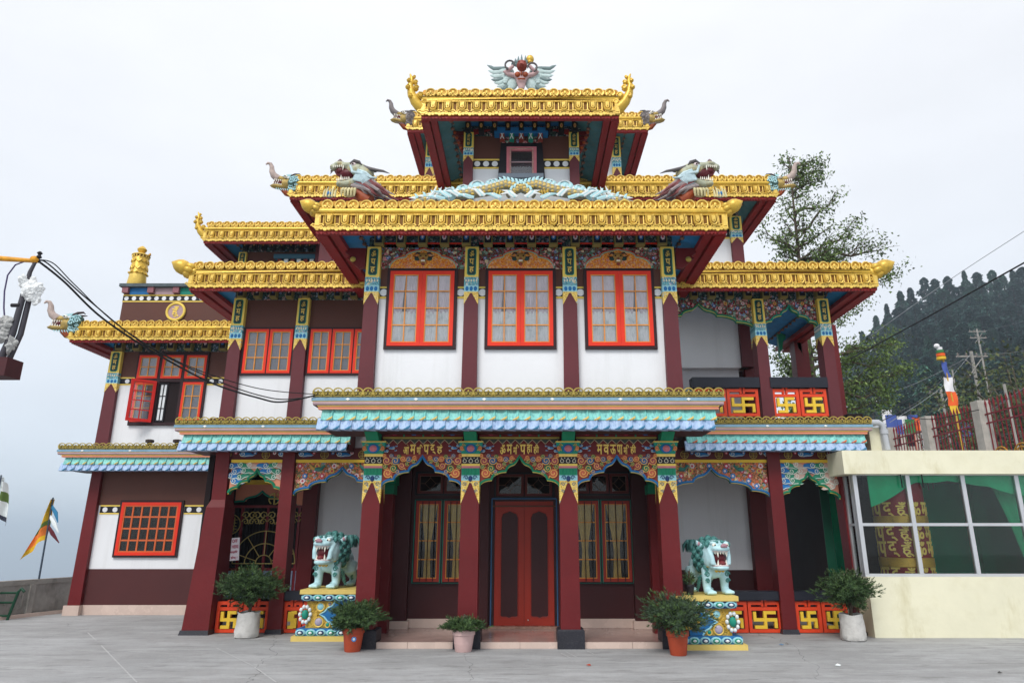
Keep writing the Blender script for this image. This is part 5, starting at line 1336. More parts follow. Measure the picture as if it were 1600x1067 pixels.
# ================================================================== far left wing
def left_wing():
    Ye = 14.9; yw = 15.6; YW = 15.5
    ze = Z(531, Ye); H = Z(500.5, Ye)-ze
    gilded_roof(X(108,531,Ye), X(420,531,Ye), Ye, ze, H, 19, W(12.9,508,Ye), W(15.9,520,Ye), ('makara', None), 1.12, soffit_b, .42, label='gilded roof of the far left wing with a curled-trunk makara', fz=.75)
    zc1, zc0 = Z(549, YW), Z(613, YW); zb = Z(715, YW)
    cx = X(170.5, 620, YW)
    mb = MB(); mb.box(cx-.12, -5.4, yw, yw+.2, zb, ze+.6*H-.004); mb.box(cx-.12, cx+.1, yw+.202, 18.9, zb, ze+.6*H-.004); mb.put('wall', white, HALL)
    column(cx, YW, .3, zb, zc1, .30, .24, 'upper', zc1-zc0, maroonl)
    wl_, wr_ = X(210, 608, yw), X(322, 608, yw); z0, z1 = Z(665, yw), Z(551, yw)
    pbox('brown_band', brown, HALL, cx+.1, wl_-.001, yw-.012, yw-.0005, Z(590,yw), Z(546,yw)); pbox('brown_band', brown, HALL, wr_+.001, X(366,570,yw), yw-.012, yw-.0005, Z(590,yw), Z(546,yw)); pbox('brown_band', brown, HALL, wl_, wr_, yw-.012, yw-.0005, z1+.001, Z(546,yw))
    dot_band(cx+.12, wl_-.005, yw-.001, Z(600,yw), Z(591.5,yw), .19); dot_band(wr_+.005, X(352,595,yw), yw-.001, Z(600,yw), Z(591.5,yw), .19)
    rafter_row(cx-.14, X(366,540,yw), yw-.03, Z(547,yw-.17), ze+.6*H-.002, 7, .14)
    w = wr_-wl_; ms = [wl_+w*k/3 for k in (1, 2)]; zt = Z(595, yw)
    wf = wframe(wl_, wr_, z0, z1, yw-.06, .10, .07, frame_b, mull=ms, trans=(zt,))
    mb = MB(); mb.box(wl_+.05, wl_+w/3, yw-.003, yw-.0004, z0+.05, z1-.05); mb.box(wl_+w*2/3, wr_-.05, yw-.003, yw-.0004, z0+.05, z1-.05); mb.box(wl_+w/3, wl_+w*2/3, yw-.003, yw-.0004, zt, z1-.05); mb.put('pale_blind', paint('blind_grey', rgb(150,150,158), .85), wf)
    mb = MB(); mb.box(wl_+w/3, wl_+w*2/3, yw-.004, yw-.0006, z0+.06, zt-.03); mb.put('dark_room', interior, wf)  # dark sheet in the open light, room shade painted on
    for k in range(3):
        a, b_ = wl_+w*k/3+.04, wl_+w*(k+1)/3-.04
        sash(wf, a, b_, zt+.045, z1-.08, yw-.07, 2, 2, red, orange, .05, .018)
        if k == 2: sash(wf, a, b_, z0+.08, zt-.045, yw-.07, 2, 3, red, orange, .05, .018)
        if k == 0: sash(wf, a, b_, z0+.08, zt-.045, yw-.07, 2, 3, red, orange, .05, .018)
    # the casement that stands open, hinged on the first mullion, and an inner sash with daylight painted on its panes
    a, b_ = wl_+w/3-.02, wl_+w*2/3-.06
    Mh = T(a, yw-.075, 0) @ RZ(rad(180+38)) @ T(-a, -(yw-.075), 0)
    sash(wf, a, b_, z0+.06, zt-.03, yw-.075, 2, 4, paint('casement_red', rgb(206,40,34), .45), paint('casement_red', rgb(206,40,34), .45), .05, .022, M=Mh)
    sash(wf, a+.05, a+(b_-a)*.5, z0+.09, zt-.06, yw-.03, 2, 3, black, black, .02, .02, gm=paint('painted_daylight', (.75,.78,.8), .6))
    # skirt roof
    Ys = 15.0
    skirt(X(91,698,Ys), X(345,698,Ys), Ys, Z(691.5,Ys), Z(734.5,Ys), 15.9, W(10.8,698,Ys), W(12.6,720,Ys), label='tiled skirt roof of the far left wing')
    for px in (232, 275):
        mb = MB(); c = X(px, 690, 15.2); mb.lathe([(.05,0),(.05,.08),(.09,.085),(.09,.14),(.05,.15)], 10, (c, 15.25, Z(697,15.25))); mb.put('roof_drain', paint('iron_rust', rgb(60,48,44), .8), HALL)
    # lower wall
    yl = 15.55; YL = 15.45
    xt, xb = X(151.5, 737, YL), X(113.5, 955, YL); zt_ = Z(728, YL)
    xr = -6.75
    mb = MB(); mb.box(xb+.1, xr, yl, yl+.2, 0, zt_+.1); mb.box(xb+.05, xb+.25, yl+.202, 19, 0, zt_+.1); mb.put('wall', white, HALL)
    pbox('brown_band', brown, HALL, xb+.1, xr, yl-.012, yl-.0005, Z(789,yl), zt_); pbox('maroon_dado', paint('dado_maroon', rgb(78,38,38), .55, var=.08, sc=1.5), HALL, xb+.1, xr, yl-.014, yl-.0005, .20, Z(888.5,yl))
    mb = MB(); mb.hexa([(xb-.14,YL,.2),(xb+.13,YL,.2),(xb+.13,YL+.4,.2),(xb-.14,YL+.4,.2)], [(xt-.11,YL,zt_),(xt+.11,YL,zt_),(xt+.11,YL+.4,zt_),(xt-.11,YL+.4,zt_)]); mb.put('column', maroon, HALL)
    mb = MB(); mb.box(xb-.19, xb+.15, YL-.05, YL+.42, 0, .199); mb.put('plinth', marble, HALL); mb = MB(); mb.box(xb+.152, xr, yl-.03, yl-.0006, 0, .199); mb.put('skirting', marble, HALL)
    a, b_ = X(184, 825, yl), X(283.5, 825, yl); z0, z1 = Z(870.5, yl), Z(781.5, yl)
    dot_band(xb+.16, a-.01, yl-.001, Z(801,yl), Z(791,yl), .2); dot_band(b_+.01, xr, yl-.001, Z(801,yl), Z(791,yl), .2)
    wf = wframe(a, b_, z0, z1, yl-.05, .09, .045, frame_b)
    mb = MB(); mb.box(a+.04, b_-.04, yl-.003, yl-.0004, z0+.04, z1-.04); mb.put('dark_room', interior, wf)  # dark sheet behind the bars stands for room shade
    sash(wf, a+.045, b_-.045, z0+.045, z1-.045, yl-.062, 6, 4, red, paint('bars_orange', rgb(200,96,50), .5, var=.1), .065, .035, gm=glassd)
    # parapet block with dots, coloured dentils and an emblem
    yp = 15.9; x0, x1 = X(191, 475, yp), -5.0; zb_, zt2 = ze+.3, Z(447, yp)
    mb = MB(); mb.box(x0, x1, yp, 18.5, zb_, zt2-.06); mb.put('parapet', brown, HALL)
    mb = MB(); mb.box(x0-.07, x1, yp-.14, 18.5, zt2-.058, zt2+.02); mb.put('parapet_coping', paint('coping_grey', rgb(84,94,98), .8, var=.3, sc=6), HALL)
    n = 8
    for k in range(n):
        a = x0+(x1-x0)*k/n; z0, z1 = Z(460.5,yp), zt2-.06
        pbox('dentil', paint('dentil_mauve', rgb(140,90,96), .5), HALL, a, a+.15, yp-.11, yp-.001, z0+.02, z1-.002); pbox('colour_panel', [blue, mauve, teal, mauve][k % 4], HALL, a+.152, a+(x1-x0)/n-.002, yp-.03, yp-.001, z0, z1-.002)
    dot_band(x0-.005, x1, yp-.001, Z(470.5,yp), Z(462.5,yp), .185)
    c, zc = X(275.5, 487, yp), Z(487.5, yp)
    mb = MB(); mb.prism(circ(.20, 22, cx=c, cz=zc), yp-.03, yp-.0005); em = mb.put('emblem', mauve, HALL)
    mb = MB(); mb.tube([(x, yp-.03, z) for x, z in circ(.215, 26, cx=c, cz=zc)], .032, 7, closed=True); mb.put('emblem_ring', yellow, em)
    put('gold_letter', text_mesh('हूँ', yellow, bold=.02), em, T(c, yp-.034, zc) @ S(.18, .1, .28))
left_wing()

# ================================================================== fretwork railings
def swastika(mb, cx, cz, w, h, y0, y1, t, m=0):
    a, b_ = w/2, h/2; q = t/2
    mb.box(cx-q, cx+q, y0, y1, cz-b_, cz+b_, m); mb.box(cx-a, cx-q, y0, y1, cz-q, cz+q, m); mb.box(cx+q, cx+a, y0, y1, cz-q, cz+q, m)
    mb.box(cx+q, cx+a*.92, y0, y1, cz+b_-t, cz+b_, m); mb.box(cx-a*.92, cx-q, y0, y1, cz-b_, cz-b_+t, m)
    mb.box(cx-a, cx-a+t, y0, y1, cz+q, cz+b_*.92, m); mb.box(cx+a-t, cx+a, y0, y1, cz-b_*.92, cz-q, m)
def railing(x0, x1, Y, z0, z1, n, label, ledge=None, grp='fretwork railings between the columns'):
    r_ = thing('fretwork_railing', label, 'railing', ((x0+x1)/2, Y, z0), grp)
    H = z1-z0; w = (x1-x0)/n; t = .055
    for k in range(n):
        a, b_ = x0+w*k, x0+w*(k+1); c = (a+b_)/2
        mb = MB(); y0, y1 = Y, Y+.06
        mb.box(a+.01, a+.01+t, y0, y1, z0, z1-.02); mb.box(b_-.01-t, b_-.01, y0, y1, z0, z1-.02); mb.box(a+.01+t, b_-.01-t, y0, y1, z0, z0+t)
        mb.box(a+.01+t, b_-.01-t, y0+.002, y1-.002, z0+H*.68, z0+H*.68+t)
        mb.box(a+.01+t, c-.05, y0, y1, z1-.02-t, z1-.02); mb.box(c+.05, b_-.01-t, y0, y1, z1-.02-t, z1-.02)
        mb.box(c-.05, c-.05+t*.7, y0+.003, y1-.003, z0+H*.80, z1); mb.box(c+.05-t*.7, c+.05, y0+.003, y1-.003, z0+H*.80, z1)
        f = mb.put('frame', redor, r_)
        mb = MB(); swastika(mb, c, z0+t+(H*.68-t)/2, w-.18, H*.68-t-.015, Y-.006, Y+.05, .052); mb.put('fret', yelrail, f)
    if ledge:
        mb = MB(); mb.box(x0-.02, x1+.02, Y-.05, Y+.22, z1+.002, ledge); mb.put('handrail', paint('rail_black', rgb(34,36,46), .4, var=.15), r_)
    return r_
YV = 12.55
zr0, zr1 = .012, Z(938, YV)
zled = Z(924, YV)
railing(X(333,960,YV), X(417,960,YV), YV+.1, zr0, zr1, 2, 'orange fretwork railing behind the round clipped shrub in a white sack by the gate', None)
railing(X(439,960,YV), X(500,960,YV), YV+.1, zr0, zr1, 2, 'orange fretwork railing beside the pedestal of the lion by the gate', zled)
railing(X(1118,960,YV), X(1225,960,YV), YV+.1, zr0, zr1, 2, 'orange fretwork railing between the lion pedestal and the plain maroon column, loggia side', zled)
railing(X(1246,960,YV), X(1330,960,YV), YV+.1, zr0, zr1, 2, 'orange fretwork railing at the open doorway next to the cream annex', zled)
YR = 12.68
zu0, zu1, zul = Z(650, YR), Z(606, YR), Z(590, YR)
railing(X(1085,630,YR), X(1187,630,YR), YR, zu0, zu1, 2, 'upper fretwork railing in front of the blank loggia wall', zul, 'loggia railings')
railing(X(1207,630,YR), X(1294,630,YR), YR, zu0, zu1, 2, 'upper fretwork railing under the narrow open loggia arch', zul, 'loggia railings')

# ================================================================== iron gate and notice
def gate():
    y = 14.15; x0, x1 = X(352, 850, y), X(440, 850, y); z0, z1 = .3, Z(791, y)
    g = thing('iron_gate', 'maroon iron gate with gold scrollwork behind the cloud-painted arch', 'gate', ((x0+x1)/2, y, 0))
    w = x1-x0
    xs = [x0, x0+w*.24, x0+w*.70, x1+.3, x1+.62]
    for x in xs: mb = MB(); mb.box(x-.025, x+.025, y, y+.05, .05, z1); mb.put('post', ironm, g)
    for z in (z1, Z(889, y)): mb = MB(); mb.box(x0-.05, x1+.65, y+.004, y+.046, z-.025, z+.025); mb.put('rail', ironm, g)
    mb = MB()
    for k in range(26):
        x = x0+(w+.6)*(k+.5)/26; mb.tube([(x, y+.05, .3), (x, y+.05, z1)], .008, 4)
    tag(mb.put('bars', black, g), kind='stuff')
    mb = MB()
    def sc(a, b_, zt, zb):
        n = max(1, round((b_-a)/.28)); st = (b_-a)/n
        for k in range(n):
            c = a+st*(k+.5)
            for s in (-1, 1):
                mb.tube([(c, y-.01, zb+.04), (c+s*st*.25, y-.01, (zt+zb)/2), (c+s*st*.40, y-.01, zt-.12)] + spiral(c+s*st*.27, zt-.10, .085, 1.2, s, y-.01, 0, 10), .011, 5)
                mb.tube(spiral(c+s*st*.28, zb+.09, .075, 1.2, s, y-.01, 0, 10), .011, 5)
    zt, zb = Z(797, y), Z(822, y)
    sc(xs[1]+.04, xs[2]-.03, zt, zb); sc(xs[2]+.03, xs[3]-.03, zt, zb); sc(xs[3]+.03, xs[4]-.03, zt, zb)
    mb.put('scrollwork', goldw, g)
    mb = MB(); cx, cz = X(361, 819, y), Z(819, y)
    mb.tube([(x, y-.012, z) for x, z in circ(.19, 20, cx=cx, cz=cz)], .011, 5, closed=True)
    for dz in (-.09, -.03, .03, .09): mb.tube([(cx-.12, y-.012, cz+dz), (cx+.12, y-.012, cz+dz)], .009, 4)
    for dx in (-.07, 0, .07): mb.tube([(cx+dx, y-.012, cz-.14), (cx+dx, y-.012, cz+.14)], .009, 4)
    mb.put('longevity_medallion', goldw, g)
    mb = MB(); cx, cz = X(412, 876, y), Z(880, y)
    for r in (.62, .38, .16): mb.tube([(x, y-.012, z) for x, z in circ(r, 24, 0, pi, cx, cz)], .011, 5)
    for k in range(5):
        a = pi*(k+.5)/5; mb.tube([(cx+.16*cos(a), y-.012, cz+.16*sin(a)), (cx+.62*cos(a), y-.012, cz+.62*sin(a))], .010, 4)
    mb.tube([(cx-.62, y-.012, cz), (cx+.62, y-.012, cz)], .011, 4)
    mb.put('wheel_motif', goldw, g)
    for a, b_ in ((xs[0]+.03, xs[1]-.03), (xs[1]+.03, xs[2]-.03), (xs[2]+.03, xs[3]-.03), (xs[3]+.03, xs[4]-.03)):
        pbox('marble_panel', paint('blue_marble', rgb(140,156,184), .3, var=.35, sc=9, fine=.5, dirt=rgb(80,100,150), fsc=20), g, a, b_, y-.01, y+.03, .45, Z(889, y)-.03)
    mb = MB(); cx, cz = X(429, 780, y), Z(779, y)
    q = .11
    for k in range(4):
        a = pi/2*k; mb.tube([(cx, y-.012, cz), (cx+q*cos(a), y-.012, cz+q*sin(a))] + [(cx+q*cos(a+b_), y-.012, cz+q*sin(a+b_)) for b_ in (.35, .75, 1.05)], .013, 5)
    mb.put('wheel_swastika', paint('gate_yellow', rgb(226,206,120), .45), g)
gate()
def notice():
    y = 13.7; c = X(360, 858, y); z = Z(858, y)
    wd, hg = .34, .42
    s = thing('notice_sign', 'white paper notice lettered in pink asking to take off shoes', 'sign', (c, y, z-hg/2))
    mb = MB(); M = T(c, y, z) @ RY(rad(-4)); mb.M = M; mb.box(-wd/2, wd/2, 0, .012, -hg/2, hg/2); mb.put('board', paint('notice_paper', rgb(232,226,236), .7, var=.04), s)
    ink = paint('notice_ink', rgb(176,40,84), .6)
    for k, (t_, w_) in enumerate((('TAKE OFF', .26), ('SHOES HERE', .31), ('जुता बाहिर', .28), ('खोल्नु होस् !', .28))):
        put('lettering', text_mesh(t_, ink, bold=.015), s, M @ T(0, -.004, hg*(.36-.245*k)) @ S(w_, .03, .062))
    mb = MB(); mb.tube([(c, y+.02, z+hg/2-.02), (c, 14.14, z+hg/2+.06)], .006, 4); mb.put('hanger', cableM, s)
notice()

# ================================================================== guardian lions on pedestals
def lion_parts():
    b = MB()
    # trunk and legs (looks along -Y; paws at z=0)
    b.ball((0, .26, .46), (.17,.30,.16), 14, 9); b.ball((0, -.02, .42), (.19,.18,.18), 14, 9); b.ball((0, .46, .44), (.17,.17,.19), 14, 9)
    for s in (-1, 1):
        b.tube([(s*.13, -.06, .42), (s*.165, -.10, .26), (s*.165, -.09, .12), (s*.165, -.11, .05)], [.10,.08,.068,.065], 10)
        b.ball((s*.165, -.16, .045), (.085,.12,.05), 12, 7)
        b.tube([(s*.13, .46, .40), (s*.16, .40, .26), (s*.15, .54, .14), (s*.155, .50, .05)], [.13,.11,.065,.06], 10); b.ball((s*.155, .44, .045), (.08,.12,.05), 10, 6)
        for k in range(4): b.ball((s*.165+(k-1.5)*.043, -.255+abs(k-1.5)*.012, .035), (.026,.045,.034), 8, 6)
    # head: skull, cheeks, wide open jaws
    b.tube([(0, .02, .52), (0, -.12, .64)], [.17, .17], 12)
    b.ball((0, -.17, .745), (.215,.19,.13), 16, 10); b.ball((0, -.30, .735), (.175,.16,.075), 14, 8); b.ball((0, -.40, .76), (.07,.06,.05), 10, 7)
    for s in (-1, 1): b.ball((s*.165, -.16, .60), (.075,.15,.17), 12, 9); b.tube([(s*.17, -.24, .72), (s*.155, -.30, .60), (s*.14, -.30, .48)], [.05,.045,.05], 8)
    b.ball((0, -.25, .435), (.165,.165,.055), 14, 8); b.ball((0, -.36, .43), (.12,.07,.045), 12, 7)
    for s in (-1, 1): b.ball((s*.115, -.30, .825), (.065,.05,.03), 8, 6)
    body = blob(b, .015, [lionb], 'body', 4, .5)
    P = {}
    m = MB(); m.ball((0, -.20, .575), (.14,.17,.13), 14, 9); P['mouth'] = m.mesh('mouth', [mouthm])
    m = MB(); m.ball((0, -.33, .50), (.07,.09,.045), 10, 7); m.ball((0, -.28, .49), (.08,.10,.05), 10, 7); P['tongue'] = m.mesh('tongue', [tongue_m])
    m = MB()
    for k in range(9):
        a = rad(-72+18*k); x, y = .135*sin(a), -.25-.16*cos(a)
        big = k in (2, 6)
        m.cone((x, y+.015, .695), (x, y, .595 if big else .64), .024 if big else .019, 6); m.cone((x*.93, y+.03, .465), (x*.93, y+.02, .565 if k in (2, 6) else .515), .021 if big else .017, 6)
    P['teeth'] = m.mesh('teeth', [toothm])
    m = MB(); m.tube([(.15*sin(rad(a)), -.255-.165*cos(rad(a)), .70) for a in range(-80, 81, 20)], .016, 6); m.tube([(.145*sin(rad(a)), -.235-.165*cos(rad(a)), .462) for a in range(-80, 81, 20)], .016, 6); P['gums'] = m.mesh('gums', [paint('gum_pink', rgb(214,196,196), .45)])
    m = MB()
    m.ball((0, -.455, .785), (.055,.03,.035), 10, 6)
    for s in (-1, 1): m.ball((s*.035, -.45, .775), (.03,.03,.026), 8, 6)
    P['nose'] = m.mesh('nose', [pinkn])
    m = MB()
    for s in (-1, 1): m.ball((s*.115, -.335, .79), (.040,.03,.034), 10, 7, 0); m.ball((s*.112, -.362, .788), (.016,.008,.018), 8, 5, 1)
    P['eyes'] = m.mesh('eyes', [toothm, irisd])
    m = MB()
    for s in (-1, 1):
        for k in range(5): m.ball((s*(.05+.038*k), -.31+.02*k, .845-.006*k), (.030,.035,.026), 8, 5)
        m.ball((s*.20, -.24, .80), (.04,.04,.05), 8, 6)
    P['brows'] = m.mesh('brows', [liong])
    m = MB()
    for s in (-1, 1): m.tube([(s*.20, -.04, .78), (s*.26, -.03, .82), (s*.28, -.05, .86)], [.045,.04,.012], 8, 0); m.ball((s*.245, -.06, .81), (.03,.02,.035), 8, 5, 1)
    P['ears'] = m.mesh('ears', [lionb, pinkn])
    # curly mane in three rows around the neck
    m = MB()
    for row, (r_, y, q) in enumerate(((.235, -.12, .048), (.26, -.03, .055), (.265, .06, .06), (.24, .14, .06))):
        for k in range(11):
            a = rad(-130+26*k+13*(row % 2)); x, z = r_*sin(a), .60+r_*1.12*cos(a)
            m.ball((x, y, z), (q, q*.9, q), 9, 6, 0); m.tube(spiral(x, z, q*.75, 1.2, 1 if x > 0 else -1, y-q*.85, 0, 8), q*.2, 4, 1)
    for k in range(9):
        a = rad(110+17.5*k); m.ball((.20*sin(a), -.11, .50+.12*cos(a)), (.04,.04,.04), 8, 5, 0)
    P['mane'] = m.mesh('mane', [liong, paint('mane_light', rgb(96,150,146), .45, var=.2)])
    m = MB(); m.tube([(.19*sin(rad(a)), -.16-.08*cos(rad(a)), .42+.03*abs(sin(rad(a)))) for a in range(-80, 81, 16)], .016, 6)
    for x in (-.06, .06, 0): m.ball((x, -.255, .385), (.03,.03,.032), 9, 6)
    P['collar'] = m.mesh('bell_collar', [gold])
    m = MB()
    for s in (-1, 1):
        for y, z, q in ((-.17,.32,.05), (-.175,.22,.042), (-.16,.40,.04)): m.tube(spiral(s*.185, z, q, 1.3, s, y, 0, 10), .013, 5)
        for k in range(5): m.tube([(s*.235, -.06+.02*k, .30-.04*k), (s*.26, .0+.02*k, .26-.05*k), (s*.245, .05, .20-.04*k)], [.02,.022,.004], 5)
        for k in range(6): m.tube([(s*.15, .36+.05*k, .30-.02*k), (s*.20, .40+.05*k, .20), (s*.17, .44+.04*k, .10)], [.03,.03,.006], 6)
    P['leg_tufts'] = m.mesh('leg_tufts', [liong])
    m = MB()
    for k in range(15):
        a = 2*pi*k/15; r_ = .08+.05*(k % 2)
        m.tube([(0, .56, .60), (.05*cos(a), .58+.03*sin(a), .74), (r_*cos(a), .58+r_*sin(a), .84), (r_*1.35*cos(a), .58+r_*1.3*sin(a), .80-.02*(k % 3)), (r_*1.5*cos(a), .58+r_*1.5*sin(a), .66)], [.03,.045,.045,.035,.008], 7)
    P['tail'] = m.mesh('tail_plume', [liong])
    return body, P
LIONB, LIONP = lion_parts()
def lion(loc, ang, mirror, label, sc=1.0):
    M = T(*loc) @ RZ(ang) @ S(-sc if mirror else sc, sc, sc)
    r_ = thing('lion_statue', label, 'statue', loc, 'guardian lions at the porch')
    bo = put('body', LIONB, r_, M)
    for k, me in LIONP.items(): put(me.name.split('.')[0], me, r_, M)
lion((X(513,921,12.15), 12.2, Z(921,11.75)+.001), rad(-15), False, 'aqua stone lion with green curly mane, roaring, beside the iron gate', .98)
lion((X(1117,931,11.25), 11.32, Z(931,10.9)+.001), rad(15), True, 'aqua stone lion with green curly mane, roaring, on the loggia side of the porch', .93)
def pedestal(x0, x1, Yf, h, side, label):
    """side +1: the blue field opens to the right, the jewelled corner is on the left"""
    r_ = thing('pedestal', label, 'pedestal', ((x0+x1)/2, Yf+.45, 0), 'lion pedestals')
    w = x1-x0; c = (x0+x1)/2; D = w*.98
    py = paint('pedestal_yellow', rgb(218,192,108), .6, var=.12, sc=4, streak=.5, dirt=rgb(120,100,60), streaksc=(4,4,4))
    def slab(name, a, z0, z1, m_): mb = MB(); mb.box(x0-a, x1+a, Yf-a, Yf+D+a, z0, z1); return mb.put(name, m_, r_)
    slab('base_slab', .10, .0, .075, py); slab('top_slab', .035, h-.07, h, py)
    slab('base_ground', .045, .076, .18, blue); slab('top_ground', -.0, h-.175, h-.071, navy)
    bd = slab('block', -.07, .181, h-.176, paint('pedestal_gold', rgb(206,170,72), .5, .1, .25, 12, bump=.8, bsc=45, fine=.5, dirt=rgb(120,90,40), fsc=40))
    def petals(z, a, n, flip):
        st = (w+2*a)/n
        for k in range(n):
            x = x0-a+st*(k+.5)
            for j, (q, m_) in enumerate(((1.0, ltblue), (.72, [navy, teal][k % 2]), (.42, whitep))):
                mb = MB(); mb.ball((x, Yf-a-.004-.010*j, z), (st*.52*q, .03, .055*q), 10, 5); mb.put('lotus_petal', m_, r_)
        st = D/n
        for k in range(n):
            for sx in (x0-a, x1+a):
                mb = MB(); mb.ball((sx, Yf+st*(k+.5), z), (.03, st*.5, .052), 8, 5); mb.put('lotus_petal', [ltblue, teal][k % 2], r_)
    petals(.125, .05, 6, 1); petals(h-.122, .006, 5, -1)
    yf = Yf+.07; z0, z1 = .181, h-.176; zc = (z0+z1)/2; a, b_ = x0+.07, x1-.07
    P = lambda u, v: (a+(b_-a)*(u if side > 0 else 1-u), z0+(z1-z0)*v)
    fld = [P(.62,.99), P(.56,.82), P(.47,.74), P(.40,.60), P(.30,.5), P(.40,.40), P(.47,.26), P(.56,.18), P(.62,.01), P(.99,.01), P(.99,.99)]
    mb = MB(); mb.prism(fld, yf-.022, yf-.0005); f_ = mb.put('blue_field', blue, r_)
    mb = MB(); mb.tube([(x, yf-.024, z) for x, z in fld[:9]], .014, 6); mb.put('field_edge', ltblue, f_)
    hx = [P(.66,.5), P(.76,.78), P(.99,.78), P(.99,.22), P(.76,.22)]
    mb = MB(); mb.prism(hx, yf-.045, yf-.0225)
    for k in range(22):
        x, z = P(.74+.24*RND.random(), .28+.44*RND.random()); mb.ball((x, yf-.045, z), RND.uniform(.015,.028), 7, 5)
    mb.put('jewel_cluster', gold, f_)
    for (u, v, q, m_) in ((.80,.60,.035,ltblue), (.90,.42,.03,teal), (.84,.34,.022,whitep), (.93,.66,.025,pinkn), (.76,.46,.022,whitep)):
        x, z = P(u, v); mb = MB(); mb.ball((x, yf-.055, z), (q, .02, q), 9, 6); mb.put('jewel', m_, r_)
    for (u, v, q, m_) in ((.30,.78,.058,ltblue), (.50,.87,.035,paint('jewel_grey', rgb(150,140,140), .35)), (.28,.22,.066,paint('jewel_mauve', rgb(170,160,176), .35)), (.48,.12,.035,teal)):
        x, z = P(u, v)
        mb = MB(); mb.ball((x, yf-.006, z), (q, .03, q), 12, 7); j = mb.put('jewel', m_, r_)
        mb = MB(); mb.tube([(x+p, yf-.012, z+r2) for p, r2 in circ(q*1.12, 14)], .013, 5, closed=True); mb.put('jewel_rim', goldp, j)
    x, z = P(-.02, .5)
    mb = MB()
    for k in range(10):
        an = 2*pi*k/10; mb.ball((x+.085*cos(an), yf-.02, z+.12*sin(an)), (.03,.03,.035), 7, 5)
    mb.put('jewel_setting', whitep, r_); mb = MB(); mb.ball((x, yf-.03, z), (.055,.045,.075), 12, 8); mb.put('jewel', teal, r_)
    mb = MB()
    for k in range(46):
        u, v = RND.random()*.62, RND.random()
        if abs(v-.5) < .5-(.62-u)*.2 and u > .30+.5*abs(v-.5): continue
        x, z = P(u*.95, v*.96+.02); mb.tube(spiral(x, z, RND.uniform(.02,.032), 1.1, RND.choice((-1,1)), yf-.008, RND.random()*6, 7), .008, 4)
    tag(mb.put('relief_scrolls', gold, r_), kind='stuff')
pedestal(X(470,960,11.8), X(556,960,11.8), 11.8, Z(921,11.75), 1, 'gilded lotus pedestal under the roaring lion by the gate')
pedestal(X(1062,970,10.92), X(1152,970,10.92), 10.92, Z(931,10.9), -1, 'weathered gilded lotus pedestal under the lion on the loggia side')

